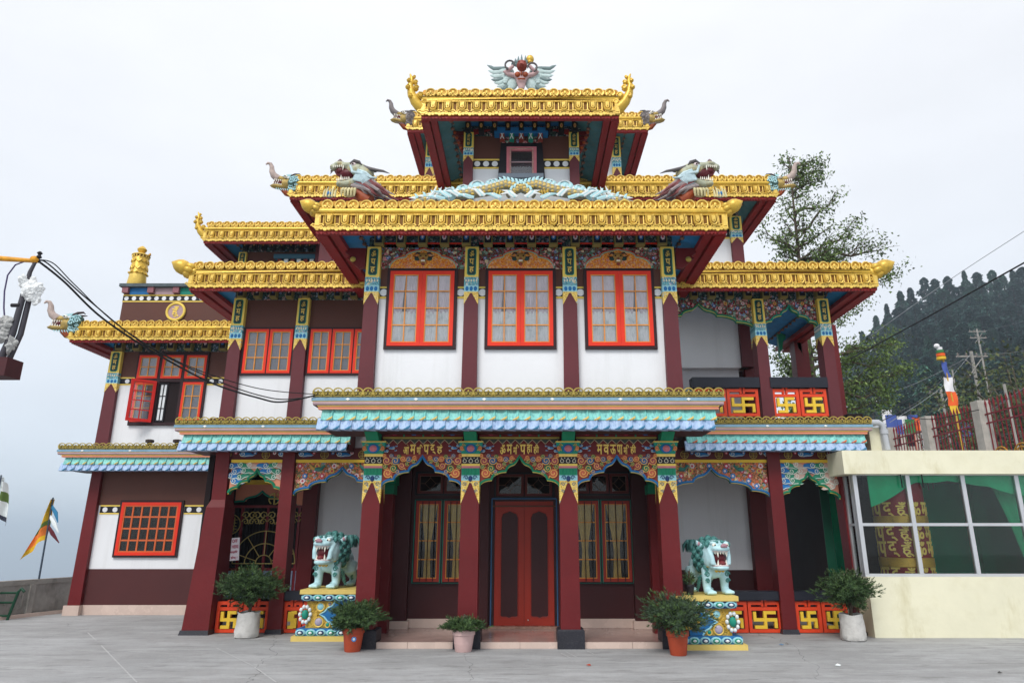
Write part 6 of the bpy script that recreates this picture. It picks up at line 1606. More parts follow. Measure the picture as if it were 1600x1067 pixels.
# ================================================================== dragons on the main roof
def dragon(mir, label):
    """drawn in side view looking to -X; mir flips it for the other end of the ridge"""
    U = .00118; cx0 = X(560, 300, 10.25); zb = Z(313, 10.25)-.02; Yd = 10.22
    if mir: cx0 = X(1080, 300, 10.25)
    r_ = thing('dragon_statue', label, 'statue', (cx0, Yd, zb), 'dragons on the main roof')
    M = T(cx0, Yd, zb) @ S(-1 if mir else 1, 1, 1)
    p = lambda x, z, y=0.0: ((x-800)*U, y, (830-z)*U)
    def pt(name, mb, mats): me = mb.mesh(name, mats); return put(name, me, r_, M)
    def add(mb): return mb
    m = MB()
    m.ball(p(770,360), (.20,.13,.13), 14, 9); m.ball(p(640,300), (.17,.11,.07), 14, 8); m.ball(p(520,270), (.12,.10,.055), 12, 8); m.ball(p(430,310), (.07,.08,.06), 10, 7); m.ball(p(880,420), (.16,.13,.15), 12, 8)
    m.tube([p(880,480), p(760,540), p(640,570), p(530,575)], [.10,.085,.07,.055], 10); m.ball(p(530,570), (.06,.075,.05), 10, 7)
    head = blob(m, .014, [paint('dragon_face', rgb(168,172,150), 0.45, 0.05, 0.3, 9, bump=.4, bsc=40, streak=.9, dirt=rgb(176,146,70), streaksc=(7,7,7), thr=.5)], 'head', 4); put('head', head, r_, M)
    m = MB(); m.ball(p(640,420), (.16,.095,.10), 12, 8); m.ball(p(540,380), (.10,.085,.07), 10, 7); pt('mouth', m, [mouthm])
    m = MB(); m.tube([p(680,500), p(560,440), p(490,410), p(450,370)], [.05,.045,.035,.012], 8); pt('tongue', m, [tongue_m])
    m = MB()
    for k in range(7):
        for s in (-1, 1):
            x = 445+28*k; m.cone(p(x, 320-4*k, s*.075), p(x-6, 395 if k == 5 else 355-2*k, s*.08), .020 if k == 5 else .014, 5); m.cone(p(x+60, 545-4*k, s*.055), p(x+55, 450 if k == 2 else 490-4*k, s*.06), .019 if k == 2 else .013, 5)
    pt('teeth', m, [toothm])
    m = MB()
    m.ball(p(515,225), (.045,.07,.035), 10, 7); m.ball(p(515,200), (.025,.045,.025), 8, 6)
    for k in range(4): m.cone(p(430-10*k, 300+12*k, -.05+.03*k), p(385-6*k, 330+20*k, -.06+.04*k), .018, 5)
    pt('snout', m, [paint('snout_dusk', rgb(120,100,104), .5, var=.2)])
    m = MB()
    for s in (-1, 1): m.ball(p(735,312, s*.10), (.045,.035,.035), 10, 7, 0); m.ball(p(728,314, s*.132), (.017,.010,.017), 8, 5, 1)
    pt('eyes', m, [paint('eye_white', rgb(222,206,206), .4), irisd])
    m = MB()
    for s in (-1, 1): m.tube([p(680,290, s*.09), p(740,255, s*.10), p(810,275, s*.10), p(850,320, s*.10)], [.02,.035,.03,.01], 7)
    pt('brows', m, [horn_m])
    for s, pts in ((-1, (p(870,335,-.06), p(960,370,-.08), p(1060,400,-.10), p(1160,420,-.11), p(1255,462,-.12))), (1, (p(870,330,.06), p(940,325,.08), p(1010,318,.1), p(1080,285,.11)))):
        m = MB(); m.tube(pts, [.038,.034,.028,.02,.005][:len(pts)] if len(pts) == 5 else [.038,.034,.024,.005], 8); pt('horn', m, [horn_m])
    m = MB()
    for s in (-1, 1):
        for k in range(9):
            a = k/8; m.tube([p(800-60*a, 400+150*a, s*.11), p(920-30*a, 470+120*a, s*.14), p(1060-170*a, 560+95*a, s*.13)], [.02,.034,.004], 6)
        m.tube([p(690,330, s*.11), p(730,440, s*.125), p(860,470, s*.14), p(1000,540, s*.15), p(1080,545, s*.15), p(1085,500, s*.15)], [.02,.026,.024,.02,.014,.006], 7)
    pt('cheek_fins', m, [paint('fin_pale', rgb(190,212,218), .5, var=.18, sc=12)])
    for k in range(22):
        a = k/21; s = -1 if k % 2 else 1
        m = MB(); m.tube([p(960-240*a, 470+170*a, .10*s), p(1060-180*a, 600+100*a, .13*s), p(1180-200*a+30*sin(k*2.3), 700+75*a-18*cos(k*1.7), .12*s+.05*sin(k*1.9)), p(1350-330*a+25*cos(k), 790+30*a, .10*s+.06*sin(k*3))], [.022,.032,.026,.004], 6)
        pt('mane_strand', m, [[mane_r, mane_g, paint('mane_slate', rgb(110,120,126), .5, var=.2, sc=12), mane_r, mane_g][k % 5]])
    m = MB(); m.tube([p(760,600), p(790,700), p(880,800), p(980,860)], [.08,.11,.13,.12], 12)
    pt('neck', m, [neck_o])
    m = MB()
    for k in range(5): m.tube([p(620+45*k, 850, -.20), p(625+45*k, 770, -.22), p(635+42*k, 740, -.20), p(660+30*k, 760, -.12)], [.012,.022,.026,.03], 6)
    m.ball(p(710,790,-.12), (.10,.06,.05), 10, 7); pt('claw', m, [paint('claw_cream', rgb(206,196,150), .5, var=.2)])
    m = MB(); m.ball(p(420,775,-.08), (.06,.06,.06), 12, 8); pt('jewel', m, [blue])
    m = MB()
    for k in range(5): m.tube([p(350+40*k, 830, -.12), p(360+38*k, 740-15*(k % 2), -.12), p(370+40*k, 690-30*(k % 2), -.10)], [.02,.016,.004], 5)
    pt('jewel_flames', m, [paint('claw_cream', rgb(206,196,150), .5)])
    # scaled body running back towards the middle of the roof, with dorsal fins and cloud scrolls
    sgn = -1 if mir else 1
    def Q(px, py, y): return ((X(px, py, y)-cx0)*sgn, y-Yd, Z(py, y)-zb)
    R_ = lambda px: (1628-px) if mir else px
    path = [Q(R_(640), 318, 10.75), Q(R_(690), 308, 10.8), Q(R_(730), 304, 10.8), Q(R_(765), 298, 10.8), Q(R_(790), 290, 10.85), Q(R_(815), 294, 10.85), Q(R_(835), 306, 10.8)]
    sm = []
    for i in range(len(path)-1):
        for k in range(4): sm.append(tuple(path[i][j]+(path[i+1][j]-path[i][j])*k/4 for j in range(3)))
    sm.append(path[-1])
    m = MB(); m.tube(sm, [.05+.045*sin(pi*i/len(sm)) for i in range(len(sm))], 12); bo = pt('body', m, [paint('dragon_flank', rgb(150,146,124), .5, .05, .3, 14, fine=.5, dirt=rgb(90,100,104), fsc=26)])
    m = MB()
    for i in range(1, len(sm)-1):
        x, y, z = sm[i]; r0 = .05+.045*sin(pi*i/len(sm))
        for k in range(5):
            a = rad(-30+38*k); m.ball((x, y-r0*cos(a)*.96, z+r0*sin(a)*.96), (.034,.014,.03), 6, 4, k % 2)
    pt('scales', m, [scaleg, paint('scale_pale', rgb(214,186,110), .45, .1, .2, 14)])['kind'] = 'stuff'
    for i in range(1, len(sm)-1):
        x, y, z = sm[i]; r0 = .05+.045*sin(pi*i/len(sm))
        for q, (ax, az) in enumerate(((-.10, .06), (-.15, .02), (-.05, .09))):
            m = MB(); m.tube([(x, y-.03*q, z+r0*.7), (x+ax*.5, y-.03*q-.01, z+r0*.8+az*.6), (x+ax, y-.03*q, z+r0*.7+az)], [.026,.022,.003], 5, flat=.5); pt('dorsal_spine', m, [[bluew, whitep, bluew][q]])
    for k, (pxa, pya, dx, dz) in enumerate(((700,308,-.28,.12), (716,306,-.26,.10), (735,309,-.3,.06), (752,306,-.2,.14), (778,309,-.26,.08), (800,307,-.18,.12), (690,311,-.3,.05), (820,308,.2,.10))):
        a = Vector(Q(R_(pxa), pya, 10.55))
        for q in range(3):
            m = MB(); m.tube([a+Vector((.03*q,0,0)), a+Vector((dx*.5+.03*q, -.02, dz*.75)), a+Vector((dx+.05*q, 0, dz*(1-.25*q)))], [.03,.026,.003], 6, flat=.6); pt('fin_ray', m, [[bluew, whitep][(k+q) % 2]])
    for k in range(5):
        a, b_ = Q(R_(668+8*k), 312, 10.6), Q(R_(682+8*k), 291+1.5*k, 10.62); m = MB(); m.tube([a, tuple((a[j]+b_[j])/2+(.03 if j == 0 else 0) for j in range(3)), b_], [.035,.028,.004], 6); pt('tail_spine', m, [whitep])
    for px, py, w in ((724,296,15), (745,290,16), (770,287,15), (702,300,13), (790,285,13), (808,290,12)):
        m = MB(); c = Q(R_(px), py+4, 11.0 if py < 299 else 10.62); m.ball(c, (w*.0105,.07,w*.0095), 12, 7, 0); m.tube(spiral(c[0], c[2], w*.0085, 1.3, 1, c[1]-.065, 0, 12), .012, 5, 1); pt('cloud_scroll', m, [bluew, whitep])
    c = Q(R_(775), 303, 10.62); m = MB()
    for k in range(4): m.tube([(c[0]+.05*k, c[1], c[2]), (c[0]+.05*k-.02, c[1]-.05, c[2]+.03), (c[0]+.05*k-.05, c[1]-.06, c[2]-.06)], [.03,.024,.005], 6)
    pt('hind_claw', m, [scaleg])
dragon(False, 'roaring gold dragon with grey horns, its open jaws towards the far left wing')
dragon(True, 'roaring gold dragon with grey horns, its open jaws towards the tall tree')

# ================================================================== winged guardian on the top roof
def garuda():
    Yg = 10.75; cx = X(815, 130, Yg); zb = Z(139, Yg)-.02; k_ = .01247/12.3
    r_ = thing('winged_guardian_statue', 'horned winged guardian figure with spread aqua wings on the topmost roof', 'statue', (cx, Yg, zb))
    M = T(cx, Yg, zb); p = lambda x, z, y=0.0: ((x-815)*k_*1.0, y, (860-z)*k_)
    def pt(name, mb, mats): return put(name, mb.mesh(name, mats), r_, M)
    m = MB()
    m.tube([p(815,860), p(812,760), p(810,650), p(812,560), p(815,500)], [.05,.075,.11,.125,.07], 14, flat=.7); m.ball(p(750,590), (.075,.07,.07), 10, 7); m.ball(p(875,590), (.075,.07,.07), 10, 7)
    for s, xs in ((-1, (690, 570, 500, 600, 665)), (1, (935, 1040, 1110, 1010, 955))):
        m.tube([p(xs[0],560), p(xs[1],550,-.02), p(xs[2],515,-.03), p(xs[3],460,-.06), p(xs[4],410,-.08)], [.05,.045,.04,.036,.034], 8)
    body = blob(m, .012, [skin_p], 'body', 3); put('body', body, r_, M)
    m = MB()
    for s in (-1, 1): m.ball(p(812+s*70,590,-.075), (.055,.035,.055), 9, 6)
    m.tube([p(745,690,-.08), p(812,700,-.10), p(880,690,-.08)], .014, 6); m.ball(p(812,580,-.09), (.02,.02,.05), 8, 5); pt('ornaments', m, [neck_o])
    m = MB(); m.ball(p(820,390,-.05), (.10,.10,.11), 14, 9); m.tube([p(820,420,-.12), p(815,460,-.16), p(812,490,-.13)], [.06,.05,.02], 8)
    for s in (-1, 1): m.ball(p(820+s*45,350,-.12), (.03,.02,.02), 8, 5)
    pt('head', m, [skin_r])
    for x, z0, z1, t in ((640,300,265,-.1), (700,250,190,-.05), (755,240,140,-.02), (815,240,105,0), (885,240,125,.02), (930,260,200,.05)):
        m = MB(); m.tube([p(x*.5+410,z0+40), p(x,z0), p(x,z1)], [.035,.03,.004], 6); pt('crown_spike', m, [featd])
    m = MB(); m.ball(p(970,195,.02), (.075,.07,.085), 12, 8); m.ball(p(965,270,.0), (.045,.05,.04), 9, 6); pt('orb', m, [gold])
    for s, c in ((-1, (600, 410)), (1, (1010, 460))):
        m = MB(); m.tube([p(c[0]+s*85*cos(rad(a))*-1*-1, c[1]-95*sin(rad(a)), -.10) for a in range(-70, 200, 22)], [.018]*12+[.008], 6); pt('serpent_ring', m, [horn_m])
    for s in (-1, 1):
        m = MB(); m.ball(p(815+s*330,440,.05), (.11,.04,.09), 10, 7); m.ball(p(815+s*260,560,.05), (.14,.05,.14), 12, 8); m.ball(p(815+s*190,690,.05), (.13,.05,.15), 12, 8)
        for q in range(14): m.ball(p(815+s*(180+20*(q % 7)+8*(q//7)), 480+36*(q % 7)-30*(q//7), .01), (.045,.025,.04), 7, 5)
        w = pt('wing', m, [feather])
        for k, (x0, z0, xm, zm, x1, z1) in enumerate(((330,375,520,385,640,310), (340,450,520,470,620,425), (340,530,500,555,585,525), (330,590,470,640,560,620), (310,640,420,700,510,690), (280,700,370,765,455,770), (240,730,300,815,400,825), (190,730,215,800,250,835), (150,720,160,790,185,830))):
            mm = MB(); mm.tube([p(815+s*x0*.75,z0,.04), p(815+s*x0,z0,.03), p(815+s*xm,zm,.03), p(815+s*(xm+x1)/2,(zm+z1)/2-4,.03), p(815+s*x1,z1,.03)], [.030,.036,.040,.030,.004], 7, flat=.5)
            put('feather', mm.mesh('feather', [feather if k % 3 else featd]), w, M)
garuda()

# ================================================================== victory banner on the parapet
def banner():
    y = 16.2; cx = X(214, 440, y); zb = Z(447, 15.9)
    r_ = thing('victory_banner', 'gilded cylindrical victory banner standing on the parapet of the far left wing', 'ornament', (cx, y, zb))
    M = T(cx, y, zb)
    P = lambda name, mb, mats: put(name, mb.mesh(name, mats), r_, M)
    h = Z(385, y)-zb; u = h/1.0
    m = MB(); m.lathe([(.08,0),(.07,.06*u),(.09,.09*u)], 12, (0,0,0)); P('foot', m, [concrete])
    m = MB(); m.lathe([(.215,.085*u),(.225,.10*u),(.195,.33*u),(.17,.34*u)], 20); P('skirt', m, [goldp])
    m = MB(); m.lathe([(.19,.335*u),(.205,.345*u),(.20,.38*u),(.19,.40*u),(.195,.54*u),(.185,.56*u),(.19,.70*u),(.18,.72*u)], 20)
    for q in range(10):
        a = 2*pi*q/10
        for z in (.66, .50): m.tube([(.195*cos(a+t), .195*sin(a+t), (z-.06*sin(pi*(t+.31)/.62))*u) for t in (-.31,-.2,-.1,0,.1,.2,.31)], .016, 5)
        m.ball((.21*cos(a), .21*sin(a), .36*u), .03, 7, 5)
    P('drum', m, [gold])
    m = MB()
    for q in range(16): a = 2*pi*q/16; m.box(.19*cos(a)-.012, .19*cos(a)+.012, .19*sin(a)-.012, .19*sin(a)+.012, .715*u, .765*u)
    m.lathe([(.21,.76*u),(.22,.77*u),(.21,.785*u),(.10,.80*u)], 20); P('gallery', m, [goldp])
    m = MB(); m.lathe([(.11,.79*u),(.13,.82*u),(.06,.85*u),(.10,.88*u),(.115,.92*u),(.08,.96*u),(.02,1.0*u)], 14); P('jewel_top', m, [gold])
    for s in (-1, 1): m = MB(); m.tube([(s*.19,0,.78*u), (s*.22,0,.80*u), (s*.23,0,.84*u)], [.03,.035,.008], 7); P('flame', m, [goldd])
banner()

# ================================================================== potted shrubs
def leaf_mat(name, c, var=.45, sc=9):
    m = paint(name, c, .6, var=var, sc=sc, spec=.25)
    return m
jun = leaf_mat('juniper_green', (0.045,0.085,0.032)); jun2 = leaf_mat('juniper_light', (0.085,0.145,0.05)); jun3 = leaf_mat('juniper_grey', (0.06,0.095,0.055))
def sprays(mb, pts, n, size, rng, m=(0, 1), droop=0.0, blades=7):
    """needle sprays: short tapering blades fanned about a twig"""
    for _ in range(n):
        c, d = pts(rng)
        d = Vector(d).normalized()
        s_ = size*rng.uniform(.6, 1.3); mi = m[0] if rng.random() < .62 else m[1]
        side = d.orthogonal().normalized(); up = d.cross(side)
        for k in range(blades):
            a = 2*pi*rng.random(); f = rng.uniform(.15, .9)
            q = (d*f + (side*cos(a)+up*sin(a))*rng.uniform(.25, .6)).normalized()
            b0 = Vector(c)+d*s_*f*.7; w = d.cross(q); w = w.normalized()*s_*.075 if w.length > 1e-5 else side*s_*.075
            tip = b0+q*s_*.55+Vector((0,0,-droop*s_))
            mb.add([b0-w, b0+w, tip+w*.3, tip-w*.3], [(0,1,2,3)], mi)
def shrub(name, label, loc, pot, shape, rx, rz, zc, n, mats, seed, grp='potted shrubs before the porch', size=.075):
    rng = random.Random(seed)
    r_ = thing(name, label, 'plant', loc, grp); x0, y0, z0 = loc
    M = T(*loc)
    pm, ph = pot(r_, M)
    mb = MB(); mb.lathe([(pm*.8, ph-.035), (0.001, ph-.03)], 14); put('soil', mb.mesh('soil', [soil]), r_, M)
    mb = MB(); mb.tube([(0,0,ph-.05), (.02,.01,ph+.1), (-.01,0,zc)], [.03,.025,.015], 7)
    for k in range(9):
        a = 2.4*k; mb.tube([(0,0,ph+.04+.02*k), (rx*.4*cos(a), rx*.4*sin(a), zc-.05+.03*(k % 3)), (rx*.75*cos(a), rx*.75*sin(a), zc+rz*.3*rng.uniform(-1,1))], [.016,.011,.005], 5)
    put('stem', mb.mesh('stem', [wood]), r_, M)
    mb = MB()
    lumps = [(rng.uniform(0, 2*pi), rng.uniform(-.7, .9), rng.uniform(.75, 1.12)) for _ in range(16)]
    def P(rg):
        while True:
            v = Vector((rg.gauss(0,1), rg.gauss(0,1), rg.gauss(0,1)));
            if v.length > .1: break
        v.normalize(); f = rg.random()**.33
        if shape == 'flat': f2 = .75+.25*sin(5*math.atan2(v.y, v.x)+seed)
        elif shape == 'layer': f2 = .72+.28*abs(sin(3.1*v.z*3+seed))*(1+.25*sin(3*math.atan2(v.y, v.x)))
        else: f2 = .9+.14*sin(4*math.atan2(v.y, v.x)+3*v.z+seed)
        f2 *= .88+.75*mnoise.noise((v.x*2.6+seed, v.y*2.6, v.z*2.6))
        p = Vector((v.x*rx*f*f2, v.y*rx*f*f2, zc+v.z*rz*f*f2))
        d = Vector((v.x, v.y, v.z*.5+.35))
        return p, d
    sprays(mb, P, n, size, rng)
    put('foliage', mb.mesh('foliage', mats), r_, M)
    return r_
def pot_terra(r0, h, mat_, rim=True, sticker=False):
    def f(r_, M):
        mb = MB(); mb.lathe([(r0*.70,0), (r0*.74,.01), (r0*.93,h*.72), (r0*.93,h*.74), (r0*1.02,h*.76), (r0*1.03,h*.97), (r0*1.0,h), (r0*.90,h), (r0*.86,h*.8)], 22)
        p = put('pot', mb.mesh('pot', [mat_]), r_, M)
        mb = MB(); mb.lathe([(r0*.82, h*.36), (r0*.845, h*.37), (r0*.845, h*.40), (r0*.84, h*.41)], 22); put('pot_band', mb.mesh('pot_band', [mat_]), r_, M)
        if sticker:
            mb = MB(); mb.prism(circ(.035, 14), -r0*.90, -r0*.86, 0); mb.prism(circ(.018, 12), -r0*.905, -r0*.90, 1)
            put('sticker', mb.mesh('sticker', [paint('sticker_blue', rgb(60,140,210), .4), whitep]), r_, M @ RZ(rad(18)) @ T(0, 0, h*.55))
        return r0*.95, h
    return f
def pot_sack(r0, h):
    def f(r_, M):
        mb = MB(); n = 26; prof = [(.90,0), (1.03,.05), (1.05,.25), (.97,.5), (.98,.75), (.94,.93), (.97,1.0), (.88,.97)]
        vs = []; rg = random.Random(5)
        for j, (a, z) in enumerate(prof):
            for k in range(n):
                t = 2*pi*k/n; w = 1+.045*sin(5*t+j*1.3)+.03*sin(9*t-j*2.1); vs.append((r0*a*w*cos(t), r0*a*w*sin(t), h*z+.012*sin(4*t+j)*(z > .2)))
        fs = [(j*n+k, j*n+(k+1) % n, (j+1)*n+(k+1) % n, (j+1)*n+k) for j in range(len(prof)-1) for k in range(n)] + [tuple(range(n-1, -1, -1))]
        mb.add(vs, fs, 0, True); put('sack', mb.mesh('sack', [sack]), r_, M); return r0*.9, h
    return f
def gp(px, py): x, y = G(px, py); return (x, y, 0.0)
shrub('potted_shrub', 'dome-shaped dark green shrub in a crumpled white sack by the gate', (X(386,985,12.15), 12.15, 0.), pot_sack(.185, .40), 'round', .50, .28, .80, 3000, [jun, jun2], 3)
shrub('potted_shrub', 'dark leafy shrub in a white sack leaning on the cream annex', (X(1334,998,11.82), 11.82, 0.), pot_sack(.185, .40), 'round', .43, .29, .76, 2300, [jun, jun2], 9)
shrub('potted_shrub', 'spreading juniper in a red clay pot with a blue sticker', (X(551,1008,10.74), 10.74, 0.), pot_terra(.155, .33, terra, sticker=True), 'layer', .42, .21, .47, 2300, [jun, jun2], 4)
shrub('potted_shrub', 'straggly grey-green juniper in a red clay pot before the weathered pedestal', (X(1060,1018,10.42), 10.42, 0.), pot_terra(.155, .33, terra), 'layer', .47, .27, .53, 2300, [jun3, jun2], 6)
shrub('potted_shrub', 'low flat juniper in a pale pink pot before the porch step', (X(724,1010,10.74), 10.74, 0.), pot_terra(.165, .30, potpink), 'flat', .34, .085, .34, 1500, [jun2, jun], 8)
# small plant in a dark can behind the lion of the loggia side
shrub('potted_seedling', 'small green plant in a black can beside the lion on the loggia side', (X(1078,930,11.15), 11.12, Z(931,10.9)+.001), pot_terra(.07, .15, black), 'round', .09, .10, .24, 160, [jun2, jun], 12, None, .05)

# ================================================================== cream annex with the prayer wheel
def annex():
    Ya = 12.1; x0 = X(1367, 990, Ya); x1 = 10.6
    a = thing('annex', 'cream plastered annex with an aluminium glazed front and flat roof', 'building', ((x0+x1)/2, Ya, 0))
    P = lambda name, m_, *b: pbox(name, m_, a, *b)
    zt, zs, zf0, zf1 = Z(738, Ya), Z(901, Ya), Z(740, Ya-.12), Z(703.5, Ya-.12)
    yl = creamw
    mb = MB(); mb.box(x0, x1, Ya, Ya+.22, 0, zs); mb.box(x0, x0+.2, Ya+.222, 13.2, 0, zs); mb.put('sill_wall', yl, a)
    mb = MB(); mb.box(x0-.22, x1, Ya-.12, Ya+.3, zf0, zf1); mb.box(x0-.22, x0+.1, Ya+.302, 13.3, zf0, zf1); mb.put('fascia', yl, a)
    mb = MB(); mb.box(x0-.1, x1, Ya+.302, 20, zf0+.05, zf1-.10); mb.put('roof_slab', concrete, a)
    mb = MB(); mb.box(x0+.25, x1, 14.9, 15.1, 0, zf0+.05); mb.put('rear_wall', greenw, a)
    mb = MB(); mb.box(x1-.2, x1, Ya+.222, 16.19, 0, zf0+.05); mb.put('end_wall', greenw, a)
    mb = MB(); mb.box(x0-.1, x0+.05, 13.35, 16.4, 0, zf0+.05); mb.put('inner_wall', greenw, a); P('shade_skin', interior, x0-.12, x0-.1005, 13.35, 16.4, 0, zf0+.05); P('end_skin', paint('end_green', rgb(8,70,50), .5), x0-.12, x0+.05, 13.33, 13.3495, 0, zf0+.05)  # dark skin added over the green wall, passage shade put into its colour
    mb = MB(); mb.box(x0, x1, Ya+.24, 16.2, .002, .06); mb.put('floor', concrete, a)
    # green scalloped valance inside
    mb = MB(); pts = [(x0+.3, zf0), (x1-.3, zf0)]
    n = 60
    for k in range(n+1):
        f = 1-k/n; x = x0+.3+(x1-x0-.6)*f; dr = .55-2.2*f if f < .2 else .10+1.0*max(0, f-.40); pts.append((x, zf0-max(.10, dr)-.035*abs(sin(k*pi*.9))))
    mb.prism(pts, 12.245, 12.26); mb.put('valance', paint('valance_green', rgb(20,190,130), .6, var=.2, sc=3), a)
    curtain(a, X(1555,820,12.45), x1-.25, .1, zf0, 12.5, paint('valance_green', rgb(20,190,130), .6), 7, .04, 'green_curtain', shape=lambda f: (.25-.25*f*f, 1))
    for xx in (x0+2.4, x0+3.6): mb = MB(); mb.box(xx-.12, xx+.12, 14.4, 14.6, .06, zf0+.04); mb.put('pillar', greenw, a)
    # aluminium glazing
    xs = [x0+.03, X(1432,820,Ya), X(1520,820,Ya), X(1606,820,Ya), x1-.05]
    zm = Z(819, Ya); t = .035; y0, y1 = Ya+.06, Ya+.12
    win = MB(); win.box(x0, x1, y0, y1, zs+.001, zs+.05); win.box(x0, x1, y0, y1, zt-.045, zt+.02)
    w_ = win.put('window_frame', alu, a)
    for x in xs: P('mullion', alu, x-t, x+t, y0-.004, y1+.004, zs+.051, zt-.046)
    for i in range(len(xs)-1):
        P('transom', alu, xs[i]+t, xs[i+1]-t, y0+.002, y1-.002, zm-.025, zm+.025)
        P('pane', glassd2, xs[i]+t, xs[i+1]-t, Ya+.085, Ya+.091, zs+.05, zm-.026); P('pane', glassd2, xs[i]+t, xs[i+1]-t, Ya+.085, Ya+.091, zm+.026, zt-.046)
    # return side of the glazing
    for yy in (Ya+.16, 12.5): P('mullion', alu, x0-.004, x0+.05, yy, yy+.05, zs+.001, zt)
    P('transom', alu, x0-.002, x0+.045, Ya+.212, 12.498, zm-.02, zm+.02); P('pane', glassd2, x0+.02, x0+.026, Ya+.212, 12.498, zs+.01, zt-.02)
    # drain pipe and cream pier where the skirt roof ends
    xp = X(1378, 690, 12.35)
    mb = MB(); mb.tube([(xp-.22, 12.35, Z(660,12.35)), (xp-.02, 12.35, Z(660,12.35)), (xp+.05, 12.35, Z(664,12.35)), (xp+.06, 12.35, Z(673,12.35)), (xp+.08, 12.35, Z(703,12.35))], .055, 10); mb.lathe([(.07,0),(.07,.08)], 12, (xp+.065, 12.35, Z(678,12.35))); mb.put('drain_pipe', paint('pvc_grey', rgb(176,180,186), .4, var=.06), a)
    P('pier', creamw, X(1360,690,12.45), X(1374,690,12.45)+.03, 12.45, 12.75, zf1+.001, Z(668,12.45))
glassd2 = glass('annex_glass', (.94,.96,.95), -.02)
annex()
def prayer_wheel():
    y = 12.70; r = .42; cx = X(1408, 820, y)
    w = thing('prayer_cylinder', 'tall maroon prayer wheel with rows of gold letters behind the annex glass', 'prayer wheel', (cx, y, 0))
    zb, zt = .3, Z(735, y)
    mb = MB(); mb.lathe([(r*.9,zb-.25),(r,zb),(r,zt-.3),(r*.8,zt-.1),(.1,zt)], 40, (cx,y,0)); mb.put('drum', paint('wheel_maroon', rgb(140,24,30), .35, var=.12, sc=3), w)
    lm = paint('wheel_gold', rgb(255,222,110), .4, 0, .1)
    for py in (832, 876, 888+35): pass
    for z0, z1 in ((Z(818,y), Z(806,y)), (Z(885,y), Z(870,y)), (Z(938,y), Z(925,y))):
        mb = MB(); mb.lathe([(r+.004,z0),(r+.022,z0+.01),(r+.022,z1-.01),(r+.004,z1)], 40, (cx,y,0)); b_ = mb.put('gold_band', gold, w)
    row = ['ॐ','म','णि','प','द्','हूँ']
    for zc in (Z(797,y), Z(833,y), Z(857,y), Z(897,y)):
        for k in range(12):
            a = 2*pi*k/12+.15
            put('gold_letter', text_mesh(row[k % 6], lm, bold=.02), w, T(cx, y, zc) @ RZ(a) @ T(0, -r-.006, 0) @ S(.19, .08, .26))
    for k in range(10):
        a = 2*pi*k/10; mb = MB(); mb.lathe([(.012,zt-.35),(.012,zt-.1)], 6, (cx+.6*cos(a), y+.6*sin(a), 0)); mb.put('hanging_rod', black, w)
prayer_wheel()

# ================================================================== iron fence on the annex roof
def iron_fence():
    xf = 10.42; zb = Z(703.5, 11.98)-.10; zt = 4.6
    f = thing('iron_fence', 'maroon spiked iron fence with gilt wheel medallions and concrete posts on the annex roof', 'fence', (xf, 16, zb))
    posts = [13.2, 15.4, 17.5, 19.4]
    for y in posts: mb = MB(); mb.box(xf-.13, xf+.13, y-.13, y+.13, zb, zt); mb.put('post', paint('post_concrete', rgb(176,172,164), .85, var=.2, sc=4, streak=.5, dirt=rgb(110,106,100)), f)
    for i in range(3):
        y0, y1 = posts[i]+.13, posts[i+1]-.13
        for z in (zt-.35, zb+.22, zt-.55): pbox('rail', ironm, f, xf-.02, xf+.02, y0, y1, z, z+.03)
        n = int((y1-y0)/.13)
        for k in range(n):
            y = y0+(y1-y0)*(k+.5)/n
            mb = MB(); mb.tube([(xf, y, zb), (xf, y, zt-.18), (xf, y, zt-.10), (xf, y, zt+.02)], [.014,.014,.026,.002], 5); mb.put('picket', ironm, f)
        for k in range(3):
            y = y0+(y1-y0)*(k+.5)/3
            mb = MB()
            for r0 in (.24, .17, .06): mb.tube([(xf-.03, y+p, zb+.30+q) for p, q in circ(r0, 18)], .018, 5, closed=True)
            for j in range(8): a = pi*j/4; mb.tube([(xf-.03, y+.06*cos(a), zb+.3+.06*sin(a)), (xf-.03, y+.2*cos(a), zb+.3+.2*sin(a))], .014, 4)
            mb.put('wheel_medallion', goldd, f)
iron_fence()

